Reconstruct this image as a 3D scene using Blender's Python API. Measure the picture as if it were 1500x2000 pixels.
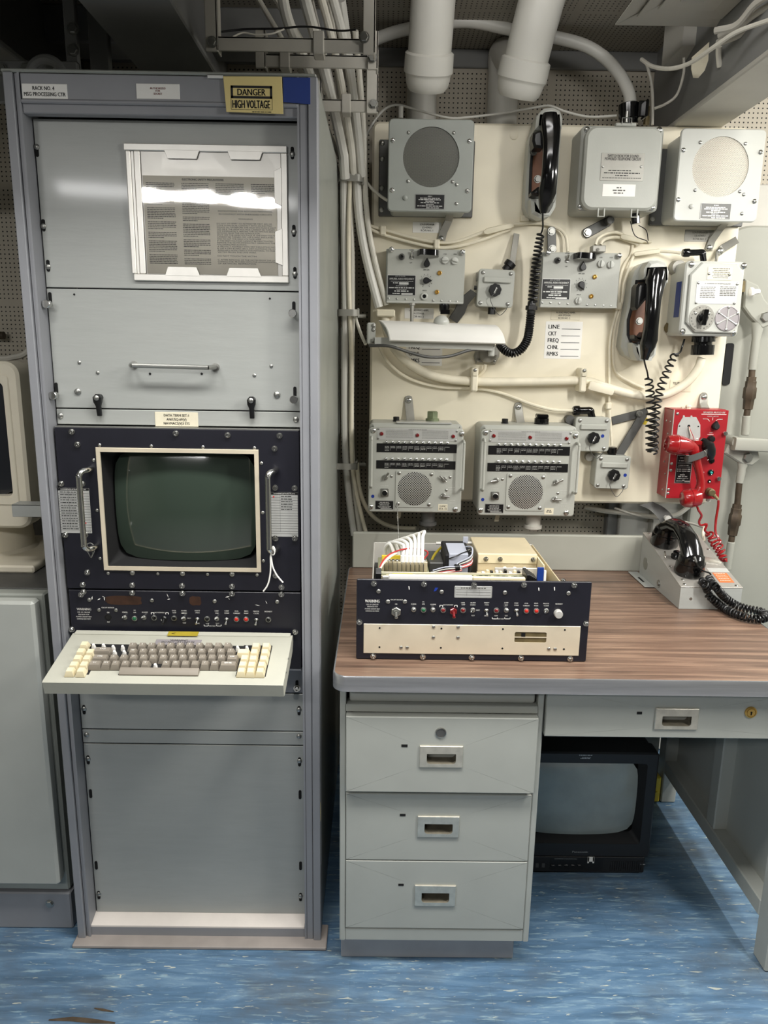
import bpy, bmesh, math, random
from mathutils import Vector, Matrix
for o in list(bpy.data.objects): bpy.data.objects.remove(o)
SC = bpy.context.scene
COL = SC.collection
random.seed(7)
V = Vector
# ------------------------------------------------------------------ camera
FPX, PITCH, ROLL, YAW, HC = 1450.0, math.radians(12.6), math.radians(0.88), math.radians(0.4), 1.357
_f = V((math.sin(YAW)*math.cos(PITCH), math.cos(YAW)*math.cos(PITCH), -math.sin(PITCH)))
_r0 = V((math.cos(YAW), -math.sin(YAW), 0)); _u0 = _r0.cross(_f)
_r = _r0*math.cos(ROLL) + _u0*math.sin(ROLL); _u = _u0*math.cos(ROLL) - _r0*math.sin(ROLL)
CAMP = V((0, 0, HC))
cd = bpy.data.cameras.new('camera'); cam = bpy.data.objects.new('camera', cd); COL.objects.link(cam)
cam.matrix_world = Matrix(((_r.x, _u.x, -_f.x, 0), (_r.y, _u.y, -_f.y, 0), (_r.z, _u.z, -_f.z, HC), (0, 0, 0, 1)))
cd.sensor_fit = 'VERTICAL'; cd.sensor_height = 24; cd.sensor_width = 18; cd.lens = 24*FPX/2000
cd.clip_start = 0.02; SC.camera = cam
# ------------------------------------------------------------------ world, lamps, exposure
w = bpy.data.worlds.new('world'); SC.world = w; w.use_nodes = True
w.node_tree.nodes['Background'].inputs[0].default_value = (1.0, 0.99, 0.97, 1)
w.node_tree.nodes['Background'].inputs[1].default_value = 0.08
def area(name, loc, target, sx, sy, power, col, up='Y'):
    l = bpy.data.lights.new(name, 'AREA'); l.shape = 'RECTANGLE'; l.size = sx; l.size_y = sy
    l.energy = power; l.color = col
    o = bpy.data.objects.new(name, l); COL.objects.link(o); o.location = loc
    o.rotation_euler = (V(target)-V(loc)).to_track_quat('-Z', up).to_euler(); return o
area('ceiling_tube_right', (1.10, 0.85, 2.03), (0.78, 1.35, 1.0), 0.12, 1.0, 35, (1.0, 0.98, 0.93))
area('ceiling_tube_left', (-0.20, 0.92, 2.13), (-0.20, 1.02, 0.9), 1.5, 0.30, 46, (1.0, 0.99, 0.965))
area('ceiling_tube_aft', (-1.04, -1.1, 2.10), (-0.5, 0.8, 0.9), 1.2, 0.055, 18, (1.0, 0.99, 0.97))
area('ceiling_tube_far_right', (1.98, 1.55, 2.06), (0.85, 1.65, 0.0), 0.05, 0.9, 25, (1.0, 0.98, 0.94), 'X')
area('pipe_fill_light', (0.32, 1.50, 2.16), (0.32, 2.2, 2.36), 0.6, 0.05, 1.6, (1.0, 0.98, 0.95))  # added fill to brighten the white pipes, no fitting behind it
vs = SC.view_settings
vs.view_transform = 'Standard'; vs.look = 'None'; vs.gamma = 1; vs.use_curve_mapping = False; vs.exposure = 0.0
# ------------------------------------------------------------------ pixel -> place in the room
def ray(px, py): return _r*((px-750)/FPX) + _u*(-(py-1000)/FPX) + _f
def P(px, py, Y):
    d = ray(px, py); return CAMP + d*(Y/d.y)
def PZ(px, py, Z):
    d = ray(px, py); return CAMP + d*((Z-HC)/d.z)
def PX(px, py, X):
    d = ray(px, py); return CAMP + d*(X/d.x)
def PP(px, py, o, n):
    d = ray(px, py); return CAMP + d*((V(o)-CAMP).dot(V(n))/d.dot(V(n)))
def MPP(px, py, Y):           # metres per photo pixel at a place
    return (P(px, py, Y)-CAMP).dot(_f)/FPX
def R4(l, t, r, b, Y):        # upright rectangle at depth Y from its pixel box -> x0,x1,z0,z1
    mx, my = (l+r)/2, (t+b)/2
    return P(l, my, Y).x, P(r, my, Y).x, P(mx, b, Y).z, P(mx, t, Y).z
# ------------------------------------------------------------------ materials
MT = {}
def lin(c):
    c = c/255.0
    return c/12.92 if c <= 0.04045 else ((c+0.055)/1.055)**2.4
def rgb(c): return (lin(c[0]), lin(c[1]), lin(c[2]), 1)
def pm(name, col, rough=0.5, metal=0.0, var=0.08, scale=14, bump=0.0, bscale=120, aniso=None, emit=None, coat=0.0, spec=0.5):
    m = bpy.data.materials.new(name); m.use_nodes = True; MT[name] = m
    nt = m.node_tree; b = nt.nodes['Principled BSDF']; N = nt.nodes.new; L = nt.links.new
    b.inputs['Roughness'].default_value = rough; b.inputs['Metallic'].default_value = metal
    b.inputs['Specular IOR Level'].default_value = spec
    b.inputs['Coat Weight'].default_value = coat; b.inputs['Coat Roughness'].default_value = 0.08
    b.inputs['Base Color'].default_value = rgb(col)
    if var or bump:
        g = N('ShaderNodeNewGeometry')
        mp = N('ShaderNodeMapping'); L(g.outputs['Position'], mp.inputs['Vector'])
        if aniso: mp.inputs['Scale'].default_value = aniso
    if var:
        n = N('ShaderNodeTexNoise'); n.inputs['Scale'].default_value = scale; n.inputs['Detail'].default_value = 6
        L(mp.outputs[0], n.inputs['Vector'])
        r = N('ShaderNodeMapRange'); r.inputs[1].default_value = 0.3; r.inputs[2].default_value = 0.7
        r.inputs[3].default_value = 1-var; r.inputs[4].default_value = 1+var
        L(n.outputs[0], r.inputs[0])
        x = N('ShaderNodeMix'); x.data_type = 'RGBA'; x.blend_type = 'MULTIPLY'; x.inputs[0].default_value = 1
        x.inputs[6].default_value = rgb(col); L(r.outputs[0], x.inputs[7]); L(x.outputs[2], b.inputs['Base Color'])
    if bump:
        n2 = N('ShaderNodeTexNoise'); n2.inputs['Scale'].default_value = bscale; n2.inputs['Detail'].default_value = 3
        L(mp.outputs[0], n2.inputs['Vector'])
        bp = N('ShaderNodeBump'); bp.inputs['Strength'].default_value = bump; bp.inputs['Distance'].default_value = 0.002
        L(n2.outputs[0], bp.inputs['Height']); L(bp.outputs[0], b.inputs['Normal'])
    if emit:
        b.inputs['Emission Color'].default_value = rgb(col); b.inputs['Emission Strength'].default_value = emit
    return m
pm('panel_grey', (162, 164, 160), 0.40, var=0.03, bump=0.10, bscale=40, aniso=(.8, 1, 5), coat=0.15)
pm('frame_grey', (137, 138, 142), 0.45, var=0.04, bump=0.08)
pm('side_grey', (142, 145, 138), 0.42, var=0.06, bump=0.12, bscale=40, coat=0.2)
pm('sill_cream', (222, 214, 206), 0.4, var=0.05, bump=0.3, bscale=60)
pm('plate_brown', (150, 142, 136), 0.6, var=0.12)
pm('black_panel', (24, 24, 33), 0.38, var=0.10, scale=30)
pm('black', (14, 14, 15), 0.35, var=0.05)
pm('black_gloss', (9, 9, 10), 0.12, var=0)
pm('black_matte', (16, 16, 17), 0.7, var=0.08)
pm('dark_void', (6, 6, 6), 0.9, var=0)
pm('chrome', (200, 200, 196), 0.22, 1.0, var=0.04)
pm('steel', (165, 165, 160), 0.38, 1.0, var=0.08)
pm('dark_steel', (98, 98, 96), 0.5, 0.6, var=0.15)
pm('alu', (222, 219, 212), 0.42, 0.55, var=0.06, scale=20)
pm('alu_tan', (224, 212, 188), 0.42, 0.35, var=0.06, scale=16)
pm('gold_alu', (206, 192, 160), 0.45, 0.3, var=0.06)
pm('brass', (196, 160, 88), 0.35, 0.8, var=0.08)
pm('old_brass', (112, 100, 70), 0.5, 0.5, var=0.25, scale=40)
pm('green_brass', (124, 134, 104), 0.5, 0.4, var=0.3, scale=60)
pm('device_grey', (172, 173, 165), 0.45, var=0.04, bump=0.10, bscale=220)
pm('device_light', (188, 189, 182), 0.4, var=0.03, bump=0.08, bscale=90, coat=0.2)
pm('speaker_dark', (150, 154, 148), 0.45, var=0.04, bump=0.08, bscale=90)
pm('grille_dark', (74, 74, 68), 0.7, var=0.05)
pm('cream', (230, 222, 200), 0.45, var=0.09, scale=4, bump=0.08, bscale=40)
pm('pipe_white', (214, 212, 204), 0.4, var=0.05, scale=6, bump=0.08, bscale=40)
pm('cable_white', (218, 214, 202), 0.5, var=0.08, scale=20, bump=0.1)
pm('cable_cream', (233, 225, 203), 0.5, var=0.08, scale=20, bump=0.1)
pm('tray_white', (186, 182, 172), 0.5, var=0.08, scale=12, bump=0.2, bscale=60)
pm('beam_dark', (132, 132, 130), 0.6, var=0.1, scale=6)
pm('beam_light', (190, 187, 178), 0.5, var=0.08, scale=6, bump=0.15, bscale=40)
pm('door_grey', (160, 160, 150), 0.42, var=0.05, scale=5, bump=0.1, bscale=30)
pm('rod_dark', (80, 68, 54), 0.55, 0.3, var=0.3, scale=40)
pm('beige', (222, 214, 194), 0.45, var=0.04)
pm('crt_green', (52, 63, 54), 0.10, var=0.0, coat=0.6, spec=0.6)
pm('crt_grey', (150, 156, 150), 0.14, var=0.12, scale=14, coat=0.5)
pm('crt_dark', (36, 38, 42), 0.15, var=0)
pm('cabinet_grey', (166, 168, 162), 0.42, var=0.03, bump=0.08, bscale=60, coat=0.1)
pm('desk_grey', (165, 167, 160), 0.45, var=0.03, bump=0.05, bscale=90)
pm('kick_grey', (150, 150, 152), 0.55, var=0.08)
pm('handle_nickel', (205, 200, 186), 0.35, 0.7, var=0.12, scale=60)
pm('kb_case', (172, 171, 158), 0.55, var=0.04, bump=0.1, bscale=200)
pm('key_taupe', (134, 126, 114), 0.55, var=0.04)
pm('key_cream', (218, 206, 172), 0.5, var=0.04)
pm('white', (238, 236, 230), 0.5, var=0.03)
pm('paper', (240, 234, 218), 0.7, var=0.04, scale=30)
pm('tag_cream', (222, 214, 190), 0.5, var=0.05, scale=40)
pm('tag_grey', (150, 148, 140), 0.4, 0.2, var=0.05, scale=40)
pm('tape_yellow', (226, 206, 138), 0.5, var=0.05)
pm('tape_blue', (20, 52, 126), 0.5, var=0.06)
pm('blue', (26, 52, 140), 0.4, var=0)
pm('ink', (22, 22, 22), 0.6, var=0)
pm('ink_grey', (92, 90, 84), 0.6, var=0)
pm('ink_red', (150, 60, 52), 0.6, var=0)
pm('red_dot', (206, 44, 40), 0.5, var=0)
pm('red_box', (152, 22, 32), 0.38, var=0.06, bump=0.06, bscale=60, coat=0.2)
pm('red_gloss', (144, 22, 26), 0.16, var=0.03, coat=0.5)
pm('red_lens', (110, 12, 16), 0.15, var=0, coat=0.5)
pm('red_led', (190, 40, 30), 0.25, var=0)
pm('green_led', (30, 96, 60), 0.25, var=0)
pm('teal', (40, 150, 142), 0.3, var=0)
pm('tv_black', (26, 26, 27), 0.5, var=0.06)
pm('orange', (214, 106, 58), 0.55, var=0.04)
pm('yellow_green', (168, 150, 46), 0.45, 0.2, var=0.1)
pm('yellow', (214, 190, 50), 0.5, var=0.1)
pm('copper', (104, 64, 40), 0.4, 0.1, var=0.2, scale=30, coat=0.4)
pm('tape_grey', (168, 172, 184), 0.5, var=0.04)
pm('green_board', (150, 150, 120), 0.5, var=0.12, scale=60)
pm('label_silver', (200, 200, 196), 0.35, 0.4, var=0.04, scale=60)
pm('plate_purple', (156, 150, 152), 0.4, 0.3, var=0.05)
pm('red_wire', (170, 40, 40), 0.5, var=0)
pm('pull_cup', (112, 106, 92), 0.5, 0.2, var=0.2, scale=60)
pm('brushed_plate', (158, 154, 147), 0.36, 0.4, var=0.06, scale=30)
pm('foil', (214, 210, 200), 0.3, 0.8, var=0.2, scale=40, bump=0.6, bscale=60)

# ------------------------------------------------------------------ geometry builder
def rr(x0, x1, z0, z1, r=0.0, k=4):
    if r <= 0: return [(x0, z0), (x1, z0), (x1, z1), (x0, z1)]
    o = []
    for cx, cz, a in ((x1-r, z0+r, -90), (x1-r, z1-r, 0), (x0+r, z1-r, 90), (x0+r, z0+r, 180)):
        for i in range(k+1):
            t = math.radians(a+90*i/k); o.append((cx+r*math.cos(t), cz+r*math.sin(t)))
    return o
def inset(p, c):
    n = len(p); o = []
    for i in range(n):
        a, b, d = V(p[i-1]), V(p[i]), V(p[(i+1) % n])
        e1 = (b-a).normalized(); e2 = (d-b).normalized()
        n1 = V((-e1.y, e1.x)); n2 = V((-e2.y, e2.x)); m = n1+n2
        l = m.length
        m = m/l if l > 1e-6 else n1
        q = b+m*(c/max(0.35, m.dot(n1))); o.append((q.x, q.y))
    return o
def basis(ax):
    a = V(ax).normalized(); h = V((0, 0, 1)) if abs(a.z) < 0.9 else V((1, 0, 0))
    u = a.cross(h).normalized(); return a, u, a.cross(u)
def spline(pts, sub=6):
    p = [V(q) for q in pts]
    if len(p) < 3 or sub <= 1: return p
    p = [p[0]*2-p[1]]+p+[p[-1]*2-p[-2]]; o = []
    for i in range(1, len(p)-2):
        for j in range(sub):
            t = j/sub; a, b, c, d = p[i-1], p[i], p[i+1], p[i+2]
            o.append(0.5*((2*b)+(c-a)*t+(2*a-5*b+4*c-d)*t*t+(3*b-a-3*c+d)*t*t*t))
    o.append(p[-2]); return o
class G:
    def __init__(s, m=None): s.v = []; s.f = []; s.k = []; s.mi = 0; s.m = m
    def add(s, vs, fs):
        b = len(s.v)
        if s.m is not None: vs = [s.m @ V(p) for p in vs]
        s.v += [tuple(p) for p in vs]; s.f += [tuple(b+i for i in f) for f in fs]; s.k += [s.mi]*len(fs); return s
    def mat(s, i): s.mi = i; return s
    def rings(s, R, c0=True, c1=True):
        n = len(R[0]); vs = [p for r in R for p in r]; fs = []
        for i in range(len(R)-1):
            for j in range(n):
                k = (j+1) % n; fs.append((i*n+j, i*n+k, (i+1)*n+k, (i+1)*n+j))
        if c0: fs.append(tuple(range(n))[::-1])
        if c1: fs.append(tuple((len(R)-1)*n+j for j in range(n)))
        return s.add(vs, fs)
    def box(s, x0, x1, y0, y1, z0, z1, c=0.0):
        if c <= 0:
            return s.add([(x, y, z) for x in (x0, x1) for y in (y0, y1) for z in (z0, z1)],
                         [(0, 1, 3, 2), (4, 6, 7, 5), (0, 4, 5, 1), (2, 3, 7, 6), (0, 2, 6, 4), (1, 5, 7, 3)])
        c = min(c, abs(x1-x0)*.45, abs(y1-y0)*.45, abs(z1-z0)*.45)
        lo, hi = (min(x0, x1), min(y0, y1), min(z0, z1)), (max(x0, x1), max(y0, y1), max(z0, z1))
        vs = []; ix = {}
        for k in range(8):
            sg = ((k >> 0) & 1, (k >> 1) & 1, (k >> 2) & 1)
            for a in range(3):
                p = [hi[i] if sg[i] else lo[i] for i in range(3)]
                for i in range(3):
                    if i != a: p[i] += -c if sg[i] else c
                ix[sg, a] = len(vs); vs.append(tuple(p))
        fs = []
        for a in range(3):
            b, d = (a+1) % 3, (a+2) % 3
            for sa in (0, 1):
                q = []
                for sb, sd in ((0, 0), (1, 0), (1, 1), (0, 1)):
                    g = [0, 0, 0]; g[a] = sa; g[b] = sb; g[d] = sd; q.append(ix[tuple(g), a])
                fs.append(tuple(q))
            for sa in (0, 1):
                for sb in (0, 1):
                    q = []
                    for ax, sd in ((a, 0), (a, 1), (b, 1), (b, 0)):
                        g = [0, 0, 0]; g[a] = sa; g[b] = sb; g[d] = sd; q.append(ix[tuple(g), ax])
                    fs.append(tuple(q))
        for k in range(8):
            sg = ((k >> 0) & 1, (k >> 1) & 1, (k >> 2) & 1); fs.append((ix[sg, 0], ix[sg, 1], ix[sg, 2]))
        return s.add(vs, fs)
    def plate(s, pts, y0, y1, c=0.0):          # outline in x,z; front at y0, back at y1
        R = []
        if c: R.append([(x, y0, z) for x, z in inset(pts, c)]); R.append([(x, y0+c, z) for x, z in pts])
        else: R.append([(x, y0, z) for x, z in pts])
        R.append([(x, y1, z) for x, z in pts])
        return s.rings(R)
    def ringplate(s, pts, hole, y0, y1, c=0.0):   # outline with an opening (same count of points)
        n = len(pts)
        po = inset(pts, c) if c else pts
        R = [[(x, y1, z) for x, z in pts], [(x, y0+c, z) for x, z in pts]]
        if c: R.append([(x, y0, z) for x, z in po])
        R.append([(x, y0, z) for x, z in hole]); R.append([(x, y1, z) for x, z in hole]); R.append(R[0])
        return s.rings(R, False, False)
    def cyl(s, p0, p1, r0, r1=None, n=14, c=0.0, caps=True):
        r1 = r0 if r1 is None else r1
        p0, p1 = V(p0), V(p1); L = (p1-p0).length
        if c: return s.lathe(p0, p1-p0, [(0, max(1e-5, r0-c)), (c, r0), (L-c, r1), (L, max(1e-5, r1-c))], n)
        return s.lathe(p0, p1-p0, [(0, r0), (L, r1)], n, caps)
    def lathe(s, o, ax, prof, n=16, caps=True, ph=0.0):
        a, u, w_ = basis(ax); o = V(o); R = []
        for t, r in prof:
            R.append([o+a*t+(u*math.cos(2*math.pi*j/n+ph)+w_*math.sin(2*math.pi*j/n+ph))*r for j in range(n)])
        return s.rings(R, caps, caps)
    def sph(s, c, r, n=10, sq=(1, 1, 1)):
        c = V(c); R = []
        for i in range(1, n):
            t = math.pi*i/n; R.append([(c.x+r*sq[0]*math.sin(t)*math.cos(2*math.pi*j/n/1.0), c.y+r*sq[1]*math.sin(t)*math.sin(2*math.pi*j/n), c.z+r*sq[2]*math.cos(t)) for j in range(n)])
        return s.rings(R)
    def tube(s, pts, r, n=8, sub=6, caps=True):
        p = spline(pts, sub); rs = r if callable(r) else (lambda t: r)
        t0 = (p[1]-p[0]).normalized(); _, u, w_ = basis(t0); R = []
        for i, q in enumerate(p):
            t = (p[min(i+1, len(p)-1)]-p[max(i-1, 0)])
            if t.length < 1e-9: t = t0
            t.normalize(); u = (u-t*u.dot(t)).normalized(); w_ = t.cross(u); rad = rs(i/(len(p)-1))
            R.append([q+(u*math.cos(2*math.pi*j/n)+w_*math.sin(2*math.pi*j/n))*rad for j in range(n)])
        return s.rings(R, caps, caps)
    def coil(s, pts, R, r, turns, n=6, st=10, ends=True):
        p = spline(pts, 12); L = [0]
        for i in range(1, len(p)): L.append(L[-1]+(p[i]-p[i-1]).length)
        tot = L[-1]; N = int(turns*st); out = []; t0 = (p[1]-p[0]).normalized(); _, u, _w = basis(t0); j = 0
        Rf = R if callable(R) else (lambda t: R)
        for i in range(N+1):
            d = tot*i/N
            while j < len(p)-2 and L[j+1] < d: j += 1
            q = p[j].lerp(p[j+1], (d-L[j])/max(1e-9, L[j+1]-L[j])); t = (p[j+1]-p[j]).normalized()
            u = (u-t*u.dot(t)).normalized(); w_ = t.cross(u); a = 2*math.pi*i/st
            out.append(q+(u*math.cos(a)+w_*math.sin(a))*Rf(i/N))
        return s.tube(out, r, n, 1)
    def loft(s, secs, n=12, pw=2.0, bx=None):      # secs: (centre, half width, half depth); width along bx
        R = []
        for i, (c, a, b) in enumerate(secs):
            c = V(c); t = V(secs[min(i+1, len(secs)-1)][0])-V(secs[max(i-1, 0)][0]); t.normalize()
            x = V(bx) if bx else V((1, 0, 0)); x = (x-t*x.dot(t)).normalized(); y = t.cross(x); ring = []
            for j in range(n):
                an = 2*math.pi*j/n; ca, sa = math.cos(an), math.sin(an)
                ring.append(c+x*a*math.copysign(abs(ca)**(2/pw), ca)+y*b*math.copysign(abs(sa)**(2/pw), sa))
            R.append(ring)
        return s.rings(R)
    def text(s, t, x, z, h, w=None, y=0.0, al='C', asp=0.82):
        vs, fs, (a0, a1, b0, b1) = tmesh(t)
        sc = h/TCAP; sx = sc*asp
        if w: sx = w/max(1e-6, a1-a0)
        W = (a1-a0)*sx; ox = x-W/2 if al == 'C' else (x if al == 'L' else x-W)
        for dx in ((-.035*h, .035*h) if h > .0026 else (0,)): s.add([(ox+dx+(p[0]-a0)*sx, y, z-h/2+p[1]*sc) for p in vs], fs)
        return s
    def rect(s, x0, x1, z0, z1, y): return s.add([(x0, y, z0), (x1, y, z0), (x1, y, z1), (x0, y, z1)], [(0, 1, 2, 3)])
    def words(s, x0, x1, z, h, y, rnd=None, gap=0.35, wl=(2, 7)):  # a line too small to read, word by word
        rn = rnd or random; x = x0
        while x < x1-h:
            L = min(x1-x, h*0.7*rn.randint(*wl)); s.rect(x, x+L, z-h/2, z+h/2, y); x += L+h*gap*2
        return s
    def extend(s, g): b = len(s.v); s.v += g.v; s.f += [tuple(i+b for i in f) for f in g.f]; s.k += g.k; return s
TM = {}; TCAP = 0.69
def tmesh(t):
    if t not in TM:
        c = bpy.data.curves.new('t', 'FONT'); c.body = t; c.resolution_u = 2; c.offset = 0.0
        o = bpy.data.objects.new('t', c); m = o.to_mesh()
        vs = [tuple(v.co) for v in m.vertices]; fs = [tuple(p.vertices) for p in m.polygons]
        o.to_mesh_clear(); bpy.data.objects.remove(o); bpy.data.curves.remove(c)
        xs = [v[0] for v in vs] or [0, 1]; ys = [v[1] for v in vs] or [0, 1]
        TM[t] = (vs, fs, (min(xs), max(xs), min(ys), max(ys)))
    return TM[t]
def mesh(name, g, mats, off=(0, 0, 0), ang=0.6, smooth=True):
    me = bpy.data.meshes.new(name); ox, oy, oz = off
    me.from_pydata([(x-ox, y-oy, z-oz) for x, y, z in g.v], [], g.f)
    for m in (mats if isinstance(mats, (list, tuple)) else [mats]): me.materials.append(MT[m])
    if any(g.k): me.polygons.foreach_set('material_index', g.k)
    bm = bmesh.new(); bm.from_mesh(me); bmesh.ops.recalc_face_normals(bm, faces=bm.faces); bm.to_mesh(me); bm.free()
    if smooth:
        me.polygons.foreach_set('use_smooth', [True]*len(me.polygons)); me.set_sharp_from_angle(angle=ang)
    me.update(); return me
def woff(o):
    r = V((0, 0, 0))
    while o: r = r+o.location; o = o.parent
    return r
def tag(o, label=None, cat=None, group=None, kind=None):
    if label: o['label'] = label
    if cat: o['category'] = cat
    if group: o['group'] = group
    if kind: o['kind'] = kind
    return o
def thing(name, label, cat, loc, group=None):
    o = bpy.data.objects.new(name, None); COL.objects.link(o); o.location = loc; o.empty_display_size = 0.02
    return tag(o, label, cat, group)
def part(name, g, mats, parent, label=None, ang=0.6, smooth=True, kind=None):
    o = bpy.data.objects.new(name, mesh(name, g, mats, woff(parent) if parent else (0, 0, 0), ang, smooth)); COL.objects.link(o)
    o.parent = parent; return tag(o, label, None, None, kind)
def solo(name, g, mats, label, cat, group=None, ang=0.6, base=None):   # a thing that is one mesh
    n = len(g.v); b = base or (sum(v[0] for v in g.v)/n, sum(v[1] for v in g.v)/n, min(v[2] for v in g.v))
    o = bpy.data.objects.new(name, mesh(name, g, mats, b, ang)); COL.objects.link(o); o.location = b
    return tag(o, label, cat, group)
def struct(name, g, mats, parent=None, ang=0.6):
    o = part(name, g, mats, parent, None, ang)
    if not parent: o['kind'] = 'structure'
    return o
def inst(name, me, parent, pos, rot=None, sc=1.0):
    o = bpy.data.objects.new(name, me); COL.objects.link(o); o.parent = parent
    o.location = V(pos)-woff(parent)
    if rot: o.rotation_euler = rot
    if sc != 1.0: o.scale = (sc, sc, sc)
    return o
# shared small hardware, facing -y, seat at the origin
def hw():
    H = {}
    g = G(); g.cyl((0, -.0015, 0), (0, 0, 0), .0062, n=14); g.lathe((0, -.0015, 0), (0, -1, 0), [(0, .0044), (.005, .0044), (.0055, .004), (.0055, .0022), (.003, .002)], 14)
    H['cap'] = mesh('cap_screw', g, 'chrome')
    g = G(); g.lathe((0, 0, 0), (0, -1, 0), [(0, .0045), (.0012, .0044), (.0024, .003), (.0028, .0012)], 12)
    H['pan'] = mesh('pan_screw', g, 'steel')
    g = G(); g.lathe((0, 0, 0), (0, -1, 0), [(0, .0065), (.002, .0064), (.0038, .0045), (.0044, .0015)], 12)
    g.box(-.0052, .0052, -.0048, -.0036, -.0006, .0006)
    H['big'] = mesh('slotted_screw', g, 'chrome')
    g = G(); g.lathe((0, 0, 0), (0, -1, 0), [(0, .0035), (.012, .0035), (.0125, .0075), (.013, .008), (.024, .008), (.025, .007), (.025, .001)], 16)
    H['thumb'] = mesh('thumb_screw', g, 'chrome')
    g = G(); g.plate(rr(-.0032, .0032, -.011, .011, .0031, 4), -.0008, .0006); H['slot'] = mesh('slot_hole', g, 'dark_void')
    g = G(); g.cyl((0, -.0006, 0), (0, .0005, 0), .0022, n=10); H['hole'] = mesh('screw_hole', g, 'dark_void')
    g = G(); g.lathe((0, 0, 0), (0, -1, 0), [(0, .010), (.001, .010), (.006, .0098), (.0066, .009)], 6); g.lathe((0, 0, 0), (0, -1, 0), [(0, .0125), (.0018, .0125)], 16)
    H['hex'] = mesh('hex_bolt', g, 'steel')
    g = G(); g.lathe((0, 0, 0), (0, -1, 0), [(0, .0022), (.001, .002), (.0014, .0008)], 8); H['rivet'] = mesh('rivet', g, 'steel')
    g = G(); g.lathe((0, 0, 0), (0, -1, 0), [(0, .0052), (.0015, .0052), (.0025, .0036), (.003, .0036)], 12); g.mat(1)
    g.lathe((0, -.003, 0), (0, -1, .45), [(0, .0016), (.011, .0025), (.0125, .0022), (.013, .001)], 8)
    H['toggle'] = mesh('toggle_switch', g, ['steel', 'chrome'])
    def led(m):
        g = G(); g.lathe((0, 0, 0), (0, -1, 0), [(0, .0058), (.0025, .0058), (.003, .005), (.003, .0042)], 14); g.mat(1)
        g.lathe((0, -.002, 0), (0, -1, 0), [(0, .0042), (.002, .004), (.0035, .0025), (.004, .0008)], 12)
        return mesh('indicator_lamp', g, ['steel', m])
    H['led_g'] = led('green_led'); H['led_r'] = led('red_led'); H['led_d'] = led('black_gloss'); H['led_m'] = led('red_lens')
    return H
HW = hw()
def sc(kind, parent, px, py, Y, name=None, scale=1.0):
    return inst(name or ('slot_hole' if kind == 'slot' else 'screw_hole' if kind == 'hole' else 'screw'), HW[kind], parent, P(px, py, Y), None, scale)
def sign(parent, box, Y, th, matp, lines, ink='ink', name='label_plate', r=0.0, label=None, border=None):
    # lines: (text, fx, fz, fh, fw) in fractions of the plate, measured from its top left; text None -> unreadable words
    x0, x1, z0, z1 = R4(*box, Y); W, H = x1-x0, z1-z0
    g = G().plate(rr(x0, x1, z0, z1, r, 3), Y-th, Y, min(th*.4, .0004)); o = part(name, g, matp, parent, label)
    g = G(); y = Y-th-.0003
    if border:
        b, t_ = border
        for a in ((x0+b, x1-b, z0+b, z0+b+t_), (x0+b, x1-b, z1-b-t_, z1-b), (x0+b, x0+b+t_, z0+b, z1-b), (x1-b-t_, x1-b, z0+b, z1-b)): g.rect(*a, y)
    for L in lines:
        t, fx, fz, fh, fw = L[:5]; h = fh*H; cz = z1-fz*H
        if t is None: g.words(x0+(fx-fw/2)*W, x0+(fx+fw/2)*W, cz, h, y)
        elif t == '_': g.rect(x0+(fx-fw/2)*W, x0+(fx+fw/2)*W, cz-h/2, cz+h/2, y)
        else: g.text(t, x0+fx*W, cz, h, fw*W if fw else None, y, L[5] if len(L) > 5 else 'C')
    if g.v: part('lettering', g, ink, o, None, smooth=False, kind='stuff')
    return o
# ================================================================== SETTING
YW, ZC = 2.42, 2.208        # rear bulkhead, overhead
def perf_mat(name, ax, col):
    m = pm(name, col, 0.65, var=0.06, scale=4); nt = m.node_tree; N = nt.nodes.new; L = nt.links.new
    b = nt.nodes['Principled BSDF']; src = b.inputs['Base Color'].links[0].from_socket
    g = N('ShaderNodeNewGeometry'); s = N('ShaderNodeSeparateXYZ'); L(g.outputs['Position'], s.inputs[0])
    def mth(op, a, b_=None, c=None):
        n = N('ShaderNodeMath'); n.operation = op
        for i, q in enumerate((a, b_, c)):
            if q is None: continue
            if isinstance(q, (int, float)): n.inputs[i].default_value = q
            else: L(q, n.inputs[i])
        return n.outputs[0]
    PIT = 0.0132
    U, W = s.outputs[ax[0]], s.outputs[ax[1]]
    fu = mth('SUBTRACT', mth('FRACT', mth('DIVIDE', U, PIT)), 0.5); fw = mth('SUBTRACT', mth('FRACT', mth('DIVIDE', W, PIT)), 0.5)
    d = mth('SQRT', mth('ADD', mth('MULTIPLY', fu, fu), mth('MULTIPLY', fw, fw)))
    hole = mth('LESS_THAN', d, 0.17)
    # plain margins between the perforated squares
    def marg(q, off): return mth('LESS_THAN', mth('ABSOLUTE', mth('SUBTRACT', mth('FRACT', mth('DIVIDE', mth('ADD', q, off), PIT*26)), 0.5)), 0.475)
    hole = mth('MULTIPLY', hole, mth('MULTIPLY', marg(U, 5.0), marg(W, 5.05)))
    x = N('ShaderNodeMix'); x.data_type = 'RGBA'; L(hole, x.inputs[0]); L(src, x.inputs[6]); x.inputs[7].default_value = rgb((22, 20, 17))
    L(x.outputs[2], b.inputs['Base Color'])
perf_mat('perf_wall', (0, 2), (188, 180, 164))
perf_mat('perf_ceiling', (0, 1), (160, 154, 142))
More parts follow.
